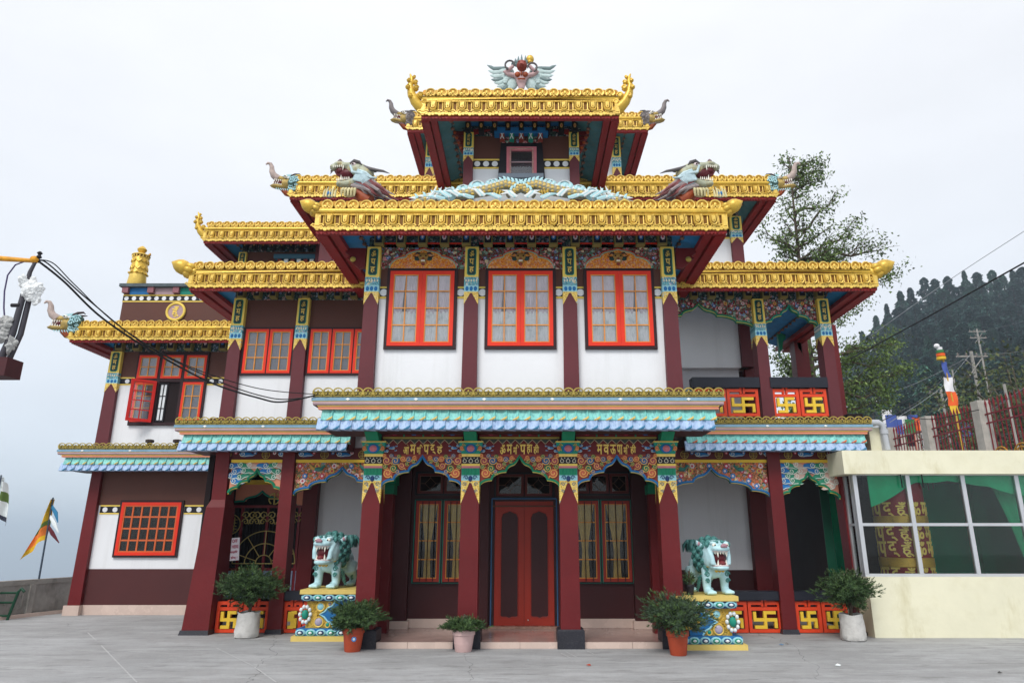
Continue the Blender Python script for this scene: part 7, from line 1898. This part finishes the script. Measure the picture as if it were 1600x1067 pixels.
# ================================================================== parapet, green rail, flags and pole on the left
def left_side():
    (xb, yb), (xa, ya) = G(112, 955), G(-40, 972)
    w = thing('parapet_wall', 'low weathered grey concrete wall at the edge of the courtyard', 'wall', ((xa+xb)/2, (ya+yb)/2, 0))
    D = Vector((xa-xb, ya-yb, 0)); L_ = D.length; D.normalize(); N_ = Vector((-D.y, D.x, 0))
    if N_.y < 0: N_ = -N_
    M = Matrix(((D.x, N_.x, 0, xb), (D.y, N_.y, 0, yb), (0, 0, 1, 0), (0, 0, 0, 1)))
    zt = Z(905, 15.2)
    wc = paint('parapet_concrete', rgb(150,146,140), .9, var=.25, sc=2.5, bump=.6, bsc=12, streak=.7, dirt=rgb(82,78,74), streaksc=(2,2,1.2), thr=.5)
    def bx(name, x0, x1, y0, y1, z0, z1, m_=wc): mb = MB(); mb.M = M; mb.box(x0, x1, y0, y1, z0, z1); return mb.put(name, m_, w)
    bx('wall', -.4, L_+3, 0, .15, 0, zt-.10); bx('coping', -.4, L_+3, -.02, .17, zt-.099, zt)
    for k in (1.05, 2.7): bx('pilaster', k-.06, k+.06, -.05, -.001, 0, zt-.10)
    bx('base', -.4, L_+3, -.12, -.052, 0, .07, marble)
    for k in range(4):
        a = 1.2+.36*k; bx('relief_panel', a, a+.28, -.02, -.0006, .18+.05*k, .20+.05*k); bx('relief_panel', a, a+.02, -.021, -.0007, .21+.05*k, zt-.25); bx('relief_panel', a+.08, a+.28, -.02, -.0006, zt-.3, zt-.28)
    # flags
    def flag(px, py0, ptop, py1, y, cols, label, flip=1, hgt=.9, wid=.8, base=0.0):
        x0, x1 = X(px, py0, y), X(ptop, py1, y); z1 = Z(py1, y)
        r_ = thing('prayer_flag', label, 'flag', (x0, y, base), 'prayer flags beside the courtyard')
        mb = MB(); mb.tube([(x0, y, base), (x1, y, z1)], [.022, .016], 8); mb.put('pole', paint('flag_steel', rgb(70,82,96), .4, .4), r_)
        d_ = Vector((x1-x0, 0, z1-base)).normalized(); top = Vector((x1, y, z1-.05))
        n = 10; rows = 8
        vs = []; fs = []; ms = []
        mb = MB()
        for j in range(rows+1):
            f = j/rows; p0 = top-d_*hgt*f
            for k in range(n+1):
                u = k/n; reach = wid*(f if flip > 0 else .5+.5*f)*u
                vs.append((p0.x-flip*reach*.9, p0.y+.07*sin(u*7+f*3), p0.z-reach*(.55+.3*u)+.02*sin(u*9)))
        b0 = 0
        for j in range(rows):
            for k in range(n): mb.add([vs[j*(n+1)+k], vs[j*(n+1)+k+1], vs[(j+1)*(n+1)+k+1], vs[(j+1)*(n+1)+k]], [(0,1,2,3)], (j*len(cols))//rows, True)
        mb.put('cloth', cols, r_)
        mb = MB()
        for k in range(3):
            p0 = top-d_*hgt*(.15+.25*k); mb.tube([p0, p0+Vector((flip*.16, -.05, -.16)), p0+Vector((flip*(.24+.05*k), -.05, -.36))], [.03,.05,.01], 5, k, flat=.25)
        mb.put('streamers', [paint('flag_blue', rgb(50,120,160), .7), whitep, paint('flag_maroon', rgb(90,30,40), .7)], r_)
    fy, fg, fo = paint('flag_yellow', rgb(226,180,40), .7, var=.2, sc=8), paint('flag_green', rgb(96,120,60), .7, var=.2, sc=8), paint('flag_orange', rgb(220,120,50), .7, var=.2, sc=8)
    flag(51, 960, 83, 777, 15.4, [fy, fy, fg, fo, fy], 'yellow and green prayer flag on a steel pole beside the parapet', 1, .85, .5)
    flag(-36, 960, 2, 742, 15.0, [whitep, fg, whitep, whitep, paint('flag_navy', rgb(60,64,80), .7)], 'printed white prayer flag fluttering at the parapet', -1, .75, .35)
    # green tube rail
    r_ = thing('green_rail', 'dark green tubular handrail standing before the parapet', 'railing', (X(10, 965, 14.6), 14.6, 0))
    xg = X(24, 950, 14.6); zt2 = Z(924, 14.6)
    gm = paint('rail_green', rgb(20,66,46), .4, var=.15)
    mb = MB(); mb.tube([(xg-.12, 14.6, 0), (xg, 14.6, zt2), (xg+.05, 14.6, zt2+.06), (xg+.12, 14.6, zt2)], .028, 8); mb.put('post', gm, r_)
    for z in (zt2-.02, zt2*.62, zt2*.15): mb = MB(); mb.tube([(xg-.02-(zt2-z)*.12/zt2, 14.6, z), (xg-3.2, 14.6, z-.05)], .022, 8); mb.put('rail', gm, r_)
    xk = xg-3.2; mb = MB(); mb.tube([(xk, 14.6, 0), (xk, 14.6, zt2)], .028, 8); mb.put('post', gm, r_)
left_side()

def service_pole():
    y = 7.2; A = lambda px, py, yy=y: Vector((X(px, py, yy), yy, Z(py, yy)))
    x0 = A(-22, 600).x
    r_ = thing('utility_pole', 'steel service pole with a yellow crossarm, cables tied up in white plastic', 'pole', (x0, y, 0))
    stl = paint('pole_steel', rgb(74,72,78), .45, .5, .15, 8)
    mb = MB(); mb.tube([(x0-.05, y, 0), (x0-.02, y, A(-15,590).z)], [.07,.06], 12); mb.put('post', stl, r_)
    mb = MB(); mb.box(A(-30,575).x, A(22,575).x, y-.12, y+.12, A(0,590).z, A(0,562).z); mb.put('meter_box', paint('box_maroon', rgb(70,32,36), .6, var=.2, sc=9), r_)
    mb = MB(); mb.tube([A(-5,575), A(20,520), A(38,456), A(47,425), A(58,404)], [.04,.035,.03,.022,.016], 10); mb.tube([A(2,575)+Vector((0,.05,0)), A(27,520)+Vector((0,.05,0)), A(42,460)+Vector((0,.05,0))], [.03,.03,.028], 9); mb.put('bracket_arm', stl, r_)
    mb = MB(); mb.tube([A(-60,400), A(0,404), A(58,408)], [.035,.03,.022], 8); mb.ball(A(54,406), (.05,.05,.045), 9, 6); mb.put('crossarm', paint('arm_yellow', rgb(214,150,40), .5, var=.3, sc=20), r_)
    mb = MB(); mb.lathe([(.012,-.02),(.03,0),(.014,.03),(.03,.05),(.012,.07)], 9, A(61,402)); mb.put('insulator', black, r_)
    mb = MB(); c = A(25, 478); mb.tube([c+Vector((-.035,-.02,.0)), c+Vector((.06,-.02,.0))], .022, 8); mb.put('clamp', black, r_)
    rg = random.Random(2)
    plas = paint('plastic_white', rgb(232,234,234), .4, var=.08, sc=12, bump=.6, bsc=30)
    for px, py, w, h, n in ((51, 452, 16, 24, 14), (38, 440, 10, 10, 5), (12, 505, 14, 12, 8), (7, 525, 16, 14, 9), (17, 540, 7, 18, 6)):
        mb = MB(); c = A(px, py)
        for k in range(n): mb.ball(c+Vector((rg.uniform(-.5,.5)*w*.007, rg.uniform(-.04,.02), rg.uniform(-.6,.5)*h*.007)), (w*.0042*rg.uniform(.6,1.1), .04, h*.0042*rg.uniform(.7,1.1)), 9, 6)
        for v in range(len(mb.v)):
            p = Vector(mb.v[v]); q = mnoise.noise(p*26)*.014; mb.v[v] = tuple(p+Vector((q, q*.5, mnoise.noise(p*31+Vector((7,0,0)))*.014)))
        me = blob(mb, .012, [plas if py < 480 else paint('rag_grey', rgb(176,176,174), .8, var=.25, sc=14)], 'plastic_wrap', 2)
        for v in me.vertices:
            q = v.co*22; a_ = abs(mnoise.noise(q))+.5*abs(mnoise.noise(q*2.1)); v.co += v.normal*(a_*.035-.012)
        for pl in me.polygons: pl.use_smooth = False
        put('plastic_wrap', me, r_)
    mb = MB(); mb.tube([A(40,408), A(24,414), A(12,430), A(7,455), A(6,480), A(8,510)], .008, 6); mb.put('loop_cable', paint('cable_violet', rgb(70,60,100), .5), r_)
    return r_
service_pole()

def cable(name, label, pts, r=.012, n=10, mat_=None, grp=None):
    P = [Vector(p) for p in pts]; out_ = []
    for i in range(len(P)-1):
        a, b_, c_, d_ = P[max(i-1,0)], P[i], P[i+1], P[min(i+2,len(P)-1)]
        for k in range(n):
            t = k/n; out_.append(.5*((2*b_)+(c_-a)*t+(2*a-5*b_+4*c_-d_)*t*t+(3*b_-a-3*c_+d_)*t**3))
    out_.append(P[-1])
    mb = MB(); mb.tube(out_, r, 5); o = mb.put(name, mat_ or cableM); tag(o, label, 'cable', grp); return o
def p3(px, py, y): return (X(px, py, y), y, Z(py, y))
cable('service_cable', 'thick black service cable sagging from the pole to the porch skirt roof', [p3(60,408,7.2), p3(100,440,7.5), p3(160,497,8.0), p3(240,550,8.8), p3(330,598,9.5), p3(405,622,10.0), p3(440,628,10.2), p3(492,618,10.28)], .013)
cable('service_cable', 'thin black cable strung just above the thick one to the porch skirt roof', [p3(60,406,7.2), p3(84,412,7.4), p3(118,446,7.7), p3(190,512,8.3), p3(290,570,9.1), p3(400,606,10.0), p3(492,616,10.26)], .007)
cable('service_cable', 'black cable looped twice with taped ends over the left wing', [p3(60,410,7.2), p3(75,412,7.3), p3(140,470,7.8), p3(230,540,8.7), p3(345,597,9.6), p3(425,622,10.1), p3(470,622,10.24)], .009)

# ================================================================== trees
def leaf_faces(mb, c, s, rng, m):
    d = Vector((rng.gauss(0,1), rng.gauss(0,1), rng.gauss(0,.7))); d.normalize(); e = d.orthogonal().normalized(); e.rotate(Quaternion(d, rng.random()*6.28)); f = d.cross(e)
    c = Vector(c)
    mb.add([c-e*s, c-f*s*.45, c+e*s, c+f*s*.45], [(0,1,2,3)], m)
lf1, lf2, lf3 = leaf_mat('leaf_dark', (0.06,0.095,0.028), .4, 2), leaf_mat('leaf_mid', (0.11,0.175,0.045), .4, 2), leaf_mat('leaf_light', (0.17,0.24,0.07), .35, 2)
def broad_tree(name, label, x, y, z0, trunk_top, limbs, nleaf, ls, seed, grp=None, r0=.16, mats=None, tuft=.42, clump=0):
    """limbs: (height on the trunk, azimuth, length, rise, fullness)"""
    rng = random.Random(seed)
    t_ = thing(name, label, 'tree', (x, y, z0), grp)
    mb = MB(); H = trunk_top-z0; tp = []
    for k in range(10):
        f = k/9; tp.append(Vector((x+.16*sin(2.1*f+seed)*f, y+.12*sin(3*f), z0+H*f)))
    mb.tube(tp, [r0*(1-.93*k/9)+.006 for k in range(10)], 9)
    mb.put('trunk', wood, t_)
    lm = MB(); leaves = MB()
    def tp_at(z): f = max(0, min(.999, (z-z0)/H))*9; i = int(f); return tp[i].lerp(tp[i+1], f-i)
    tips = []
    for (h, az, ln, rise, full) in limbs:
        b0 = tp_at(h); d = Vector((cos(az), sin(az), 0)); pts = [b0]
        for k in range(1, 6):
            f = k/5; pts.append(b0+d*ln*f+Vector((rng.gauss(0,.06)*ln, rng.gauss(0,.06)*ln, rise*f**1.2+rng.gauss(0,.04)*ln)))
        lm.tube(pts, [.055*r0/.16*(1-.85*k/5)*min(1.4, .5+ln*.35) for k in range(6)], 5)
        for k in range(1, 6):
            for q in range(2+int(ln*1.2)):
                a2 = az+rng.choice((-1,1))*rng.uniform(.3,1.3); l2 = ln*rng.uniform(.18,.42)*(1.15-.5*k/5)
                e = pts[k]+Vector((cos(a2)*l2, sin(a2)*l2, l2*rng.uniform(-.15,.8)))
                lm.tube([pts[k], pts[k].lerp(e,.5)+Vector((0,0,.04)), e], [.012,.008,.003], 4)
                tips.append((e, full)); tips.append((pts[k].lerp(e,.6), full))
        tips.append((pts[-1], full))
    lm.put('limbs', wood, t_)
    tot = sum(f for _, f in tips)
    for e, f in tips:
        cf = rng.choice((.15, .4, 1.0, 2.2)) if clump else 1
        for _ in range(max(1, int(nleaf*f/tot*cf))):
            p = e+Vector((rng.gauss(0,tuft*.5), rng.gauss(0,tuft*.5), rng.gauss(0,tuft*.4)))
            leaf_faces(leaves, p, ls*rng.uniform(.6,1.25), rng, 0 if rng.random() < .45 else (1 if rng.random() < .75 else 2))
    leaves.put('crown', mats or [lf1, lf2, lf3], t_)
    return t_
def side_tree():
    y = 21.0; x = X(1268, 520, y); rng = random.Random(4)
    top = Z(246, y); limbs = []
    def L_(px, py, pxe, pye, full, dy=0.0):
        z = Z(py, y); xe = X(pxe, pye, y); ln = abs(xe-x)+abs(dy); az = math.atan2(dy, xe-x); limbs.append((z, az, max(.4, ln), Z(pye, y)-z, full))
    for py, e in ((262,(1278,250)), (270,(1262,258)), (280,(1290,262)), (288,(1252,280)), (292,(1280,284)), (300,(1285,272)), (310,(1246,300)), (330,(1302,318)), (345,(1238,312)), (360,(1312,300)), (372,(1226,336)), (385,(1300,352)), (392,(1252,352)), (400,(1218,372)), (395,(1196,356)),
                  (405,(1345,345)), (410,(1330,368)), (415,(1380,392)), (420,(1356,378)), (430,(1240,402)), (432,(1310,404)), (445,(1385,430)), (470,(1232,440)), (520,(1340,470)), (560,(1395,540)), (575,(1375,560)), (600,(1408,590)),
                  (620,(1390,610)), (640,(1400,632)), (600,(1330,560)), (590,(1240,590)), (600,(1225,560)), (630,(1350,600)), (650,(1330,640)), (560,(1215,520)), (640,(1240,640))):
        L_(0, py, e[0], e[1], 1.0 if py < 430 else 2.6); limbs.append((Z(py-6, y), rng.uniform(0, 6.28), rng.uniform(.5, 1.0)*(.35+.65*min(1, (py-250)/150)), .4, .5))
    broad_tree('tall_tree', 'tall thin-leaved tree rising behind the loggia roof', x, y, -.62, top, limbs, 18000, .06, 4, r0=.17, tuft=.30, clump=.5)
side_tree()
def bushy(px, py0, py1, y, w, seed, label, n, mats=None):
    rng = random.Random(seed); x = X(px, py1, y); z1 = Z(py1, y); z0 = terrain_h(x, y); H = z1-z0
    limbs = [(z0+H*rng.uniform(.25,.85), rng.uniform(0,6.28), w*rng.uniform(.35,.7), H*rng.uniform(.08,.25), 1.0) for _ in range(26)]
    broad_tree('hillside_tree', label, x, y, z0, z1-.3, limbs, n, .14, seed, 'bushy trees beyond the iron fence', .18, mats, .8)
ol = [leaf_mat('leaf_olive', (.045,.062,.020), .4, 1.5), leaf_mat('leaf_olive_mid', (.075,.090,.028), .4, 1.5), leaf_mat('leaf_yellowish', (.10,.115,.035), .4, 1.5)]
bushy(1580, 650, 540, 34, 5.5, 21, 'olive green bushy tree close above the iron fence', 7000, ol)
bushy(1545, 650, 585, 40, 5.0, 22, 'dark rounded tree between the fence and the striped prayer flag', 5000, [lf1, lf1, lf2])
bushy(1420, 650, 622, 44, 4.5, 23, 'low dark tree beside the distant prayer flags', 4500, [lf1, lf1, lf2])
bushy(1470, 650, 632, 52, 5, 24, 'small dark tree under the hillside conifers', 4000, [lf1, lf1, lf2])

# conifers of the wooded ridge: a few shared crowns, each tree an object of its own
def conifer(seed, h=15.0, r=3.9, pw=.5, tone=0):
    rng = random.Random(seed); mb = MB()
    mb.tube([(0,0,-2), (0,0,h*.6), (0,0,h*.97)], [.28,.16,.03], 6, 3)
    n = 1500
    for i in range(n):
        f = rng.random()**.8; z = h*(.12+.88*f)
        rr = r*(1-f)**pw*(.72+.28*sin(f*34+rng.random()))+.12
        a = rng.random()*6.28; q = rr*math.sqrt(rng.uniform(.25,1)); lump = .84+.3*mnoise.noise((cos(a)*1.6+seed, sin(a)*1.6, f*5))
        c = Vector((q*lump*cos(a), q*lump*sin(a), z)); s_ = rng.uniform(.38,.72)*(1.1-.45*f)
        o = Vector((cos(a), sin(a), rng.uniform(-.7,.05))); t = Vector((-sin(a), cos(a), rng.uniform(-.3,.3))); up = Vector((0,0,1))
        p = c-o*s_*.3
        mb.add([p-t*s_*.55, p+o*s_*.9-t*s_*.2+up*.1, p+o*s_*1.05+t*s_*.2, p+t*s_*.55+up*s_*.25], [(0,1,2,3)], 0 if rng.random() < .5 else (1 if rng.random() < .6 else 2))
        mb.add([p-up*s_*.35, p+o*s_*.8-up*s_*.2, p+o*s_*.55+up*s_*.35, p+up*s_*.5], [(0,1,2,3)], 0 if rng.random() < .6 else 1)
    T3 = [((.020,.062,.052), (.034,.094,.076), (.056,.130,.095)), ((.032,.088,.066), (.052,.125,.088), (.080,.165,.105)), ((.016,.050,.046), (.026,.076,.066), (.044,.108,.086))][tone]
    return mb.mesh('conifer', [leaf_mat('conifer_%s_%s' % (n_, ('plain', 'light', 'deep')[tone]), tuple(v*1.25 for v in c_), .45, .5) for n_, c_ in zip(('dark', 'mid', 'tip'), T3)] + [wood])
CON = [conifer(k, 15.0, [4.2,3.8,4.8,4.0,4.5,3.4,4.3][k], [.6,.8,.55,.7,.6,.9,.66][k], k % 3) for k in range(7)]
def forest():
    rng = random.Random(8); k = 0
    SKY = [(1300,560), (1340,520), (1360,500), (1385,478), (1410,455), (1440,440), (1470,432), (1500,424), (1540,420), (1575,425), (1600,422), (1660,415), (1740,410)]
    def skyline(px):
        for (a, b_), (c, d_) in zip(SKY, SKY[1:]):
            if a <= px <= c: return b_+(d_-b_)*(px-a)/(c-a)
        return 440
    for row in range(9):
        y = 92+row*13.5; step = 30*(150/y)
        px = 1318+rng.uniform(0, step)
        while px < 1700:
            yy = y+rng.uniform(-5,5); f = row/8
            tgt = skyline(px)+(1-f)*(190-40*rng.random())+rng.uniform(-9,12)*(1 if row < 7 else .6)
            x = X(px, tgt, yy); ground_z = terrain_h(x, yy); hz = Z(tgt, yy)
            h = hz-ground_z
            sc = max(10.5, min(23.0, h))/15.0
            wd = rng.choice((1.0,1.15,1.3,1.5,1.7))*rng.uniform(.9,1.1)*min(1.3, sc)
            kk = rng.randrange(7); o = put('conifer', CON[kk], None, T(x, yy, hz-15*sc) @ RZ(rng.random()*6.28) @ S(wd, wd, sc))
            tag(o, ['dense','pointed','broad','tapering','full','slender','rounded'][kk]+' dark conifer '+('at the foot of the wooded slope' if row < 3 else 'midway up the wooded slope' if row < 7 else 'on the crest of the wooded ridge'), 'tree', 'conifers of the wooded ridge'); k += 1
            px += step*rng.uniform(.65, 1.2)
forest()

# ================================================================== poles, flags and wires beyond the annex
def backdrop_bits():
    def npole(px, py0, py1, y, label, arms=1):
        x = X(px, py1, y); zg = terrain_h(x, y); zt = Z(py1, y)
        r_ = thing('power_pole', label, 'pole', (x, y, zg), 'power poles on the slope')
        pm = paint('pole_pale', rgb(150,146,140), .8, var=.2, sc=3)
        mb = MB(); mb.tube([(x, y, zg), (x, y, zt)], [.13,.09], 8); mb.put('post', pm, r_)
        for k in range(arms):
            mb = MB(); z = zt-.35-.7*k; mb.box(x-.9, x+.9, y-.05, y+.05, z, z+.09); mb.put('crossarm', pm, r_)
            for q in (-.8, -.3, .3, .8): mb = MB(); mb.lathe([(.03,0),(.06,.04),(.03,.09),(.05,.14),(.02,.17)], 7, (x+q, y, z+.091)); mb.put('insulator', paint('porcelain', rgb(120,110,104), .4), r_)
        mb = MB(); mb.tube([(x-.5, y-.08, zt-1.6), (x+.45, y-.08, zt-.5)], .03, 5); mb.tube([(x+.5, y-.08, zt-1.6), (x-.45, y-.08, zt-.5)], .03, 5); mb.put('brace', pm, r_)
        return x, zt
    npole(1517, 640, 549, 38, 'pale concrete power pole with crossed braces', 1)
    npole(1526, 640, 514, 70, 'dark far power pole carrying a wide crossarm before the wooded ridge', 2)
    npole(1470, 660, 608, 48, 'short twin-armed power pole near the distant prayer flags', 1)
    for px, py, y, c in ((1490, 578, 46, rgb(150,146,140)), (1573, 600, 24, rgb(120,118,112))):
        x = X(px, py, y); zg = terrain_h(x, y); mb = MB(); mb.tube([(x, y, zg), (x-.1, y, Z(py, y))], [.07,.05], 7)
        o = mb.put('slender_post', paint('post_grey', c, .8)); tag(o, 'thin bare grey post '+('near the pale power pole' if px < 1500 else 'just behind the iron fence'), 'post', 'bare posts on the slope')
    # tall banner flag, striped blue white orange yellow green
    y = 27; x0, x1 = X(1503, 690, y), X(1470, 545, y); zg = terrain_h(x0, y)
    r_ = thing('prayer_banner', 'tall furled prayer banner striped blue, white, orange and yellow beyond the fence', 'flag', (x0, y, zg))
    pw = paint('banner_pole', rgb(200,160,60), .6, var=.2, sc=5)
    mb = MB(); mb.tube([(x0, y, zg), (x0, y, Z(690,y)), (x1, y, Z(545,y))], [.05,.045,.03], 8); mb.put('pole', pw, r_)
    cols = [paint('banner_blue', rgb(70,90,160), .7), paint('banner_white', rgb(226,224,226), .7), paint('banner_orange', rgb(226,96,40), .7), paint('banner_yellow', rgb(222,180,50), .7), paint('banner_green', rgb(60,120,70), .7)]
    seg = [(566,590,6), (590,612,10), (612,634,11), (634,648,9), (646,656,8)]
    for k, (a, b_, w) in enumerate(seg):
        mb = MB(); vs = []
        for j in range(6):
            f = j/5; py = a+(b_-a)*f; cx = 1474+(py-560)*.24
            for i in range(5): u = i/4; vs.append((X(cx-w*.9+w*u*1.4, py, y), y-.04+.05*sin(u*6+py*.2), Z(py, y)))
        mb.add(vs, [(j*5+i, j*5+i+1, (j+1)*5+i+1, (j+1)*5+i) for j in range(5) for i in range(4)], 0, True); mb.put('stripe', cols[k], r_)
    mb = MB(); c = Vector(p3(1470, 556, y))
    for k, (dz, m_, rr) in enumerate(((.25,1,.10), (.12,4,.14), (-.02,2,.16), (-.16,3,.17))): mb.lathe([(rr,0),(rr*1.05,.11),(rr*.7,.12)], 10, c+Vector((0,0,dz)), m_)
    mb.ball(c+Vector((-.1,0,.42)), (.12,.1,.1), 8, 6, 1); mb.put('finial', cols, r_)
    # small prayer-flag strips and a far white roof
    rng = random.Random(3)
    for px, py, y, m_ in ((1384,648,33,cols[0]), (1378,640,36,cols[1]), (1425,652,38,cols[2]), (1402,650,38,cols[1]), (1392,655,34,cols[0]), (1412,655,36,cols[4]), (1418,648,40,cols[0]), (1437,658,36,cols[1]), (1500,660,38,cols[0])):
        a = p3(px, py, y); mb = MB(); w, h = .55, .75
        mb.add([(a[0]+w*i/3, y+.08*sin(i*2+px), a[2]-h*j) for j in (0, 1) for i in range(4)], [(i, i+1, 4+i+1, 4+i) for i in range(3)], 0, True)
        mb.add([(a[0], y+.02, a[2]), (a[0]+.03, y+.02, a[2]), (a[0]+.03, y+.02, terrain_h(a[0], y)), (a[0], y+.02, terrain_h(a[0], y))], [(0,1,2,3)])
        o = mb.put('small_prayer_flag', m_); tag(o, 'small '+m_.name.split('_')[1]+' prayer flag hung below the wooded slope', 'flag', 'small prayer flags below the slope')
    y = 42; h0 = thing('distant_hut', 'low pale roofed hut half hidden behind the fence', 'building', (X(1410,672,y), y, terrain_h(X(1410,672,y), y)))
    a, b_, z0, z1 = X(1382,672,y), X(1442,672,y), terrain_h(X(1410,672,y), y), Z(664, y)
    pbox('wall', paint('hut_wall', rgb(196,190,180), .8), h0, a, b_, y, y+3, z0-1, z1-.15)
    pbox('roof', paint('hut_roof', rgb(206,208,210), .6), h0, a-.4, b_+.4, y-.4, y+3.4, z1-.149, z1)
    for k in range(3): pbox('window', black, h0, a+.4+k*.9, a+.9+k*.9, y-.02, y-.001, z1-1.3, z1-.6)
    # wires
    wg = paint('wire_grey', rgb(120,124,128), .5)
    fan = [((1310,690,14), (1500,552,38)), ((1390,660,26), (1517,553,38)), ((1385,690,20), (1527,556,38)), ((1300,640,30), (1517,556,38)), ((1400,668,30), (1600,560,30)), ((1517,553,38), (1700,520,24)), ((1526,556,38), (1700,540,24)), ((1440,700,20), (1600,606,15)), ((1360,655,24), (1526,520,70)), ((1526,520,70), (1700,470,60))]
    for i, (a, b_) in enumerate(fan):
        A, B = Vector(p3(*a)), Vector(p3(*b_)); m_ = (A+B)/2-Vector((0,0,.02*(A-B).length))
        cable('overhead_wire', 'thin overhead wire fanning out to the power poles on the slope', [A, m_, B], .012, 8, wg if i % 2 else cableM, 'wires to the power poles')
    cable('overhead_wire', 'thick black wire crossing the pale sky above the wooded ridge', [p3(1330,560,18), p3(1450,495,15), p3(1620,400,12), p3(1760,330,11)], .017, 8)
    cable('overhead_wire', 'pale wire rising steeply across the sky beside the black one', [p3(1360,525,24), p3(1480,440,20), p3(1610,355,16), p3(1740,270,14)], .010, 8, paint('wire_pale', rgb(170,174,178), .5))
    cable('overhead_wire', 'slack wire dipping over the pier by the drain pipe', [p3(1360,610,19), p3(1400,640,17), p3(1450,655,15.5), p3(1530,640,15)], .010, 8)
backdrop_bits()

# litter on the paving
for i, (px, py) in enumerate(((1221,1008), (1230,1006), (1309,1040), (1562,1052), (921,1040))):
    x, y = G(px, py); mb = MB(); rg = random.Random(i)
    pts = [(x+.035*cos(a)*rg.uniform(.5,1.4), y+.025*sin(a)*rg.uniform(.5,1.4)) for a in [k*.9 for k in range(7)]]
    mb.add([(p, q, .006+.01*rg.random()) for p, q in pts]+[(x, y, .03)], [(k, (k+1) % 7, 7) for k in range(7)])
    o = mb.put('litter_scrap', [paint('scrap_blue', rgb(90,120,150), .7), paint('scrap_grey', rgb(120,116,112), .7), whitep, paint('scrap_dark', rgb(60,58,56), .8), paint('scrap_red', rgb(160,70,50), .7)][i])
    tag(o, ['crumpled bluish scrap on the paving before the open doorway railing', 'grey crumpled scrap next to the bluish one', 'small white paper scrap on the paving', 'dark flat scrap on the paving before the annex', 'tiny reddish scrap before the porch step'][i], 'litter', 'litter on the paving')

# ================================================================== haze
def haze():
    m = bpy.data.materials.new('haze_air'); m.use_nodes = True; nt = m.node_tree; nt.nodes.clear()
    out = nt.nodes.new('ShaderNodeOutputMaterial'); v = nt.nodes.new('ShaderNodeVolumePrincipled')
    v.inputs['Color'].default_value = (.74,.87,1,1); v.inputs['Density'].default_value = HAZE; v.inputs['Anisotropy'].default_value = 0.0
    nt.links.new(v.outputs[0], out.inputs['Volume'])
    mb = MB(); mb.box(-6100, 6100, -70, 7100, -424, 95); o = mb.put('haze', m); tag(o, kind='stuff')
HAZE = 0.0006
haze()
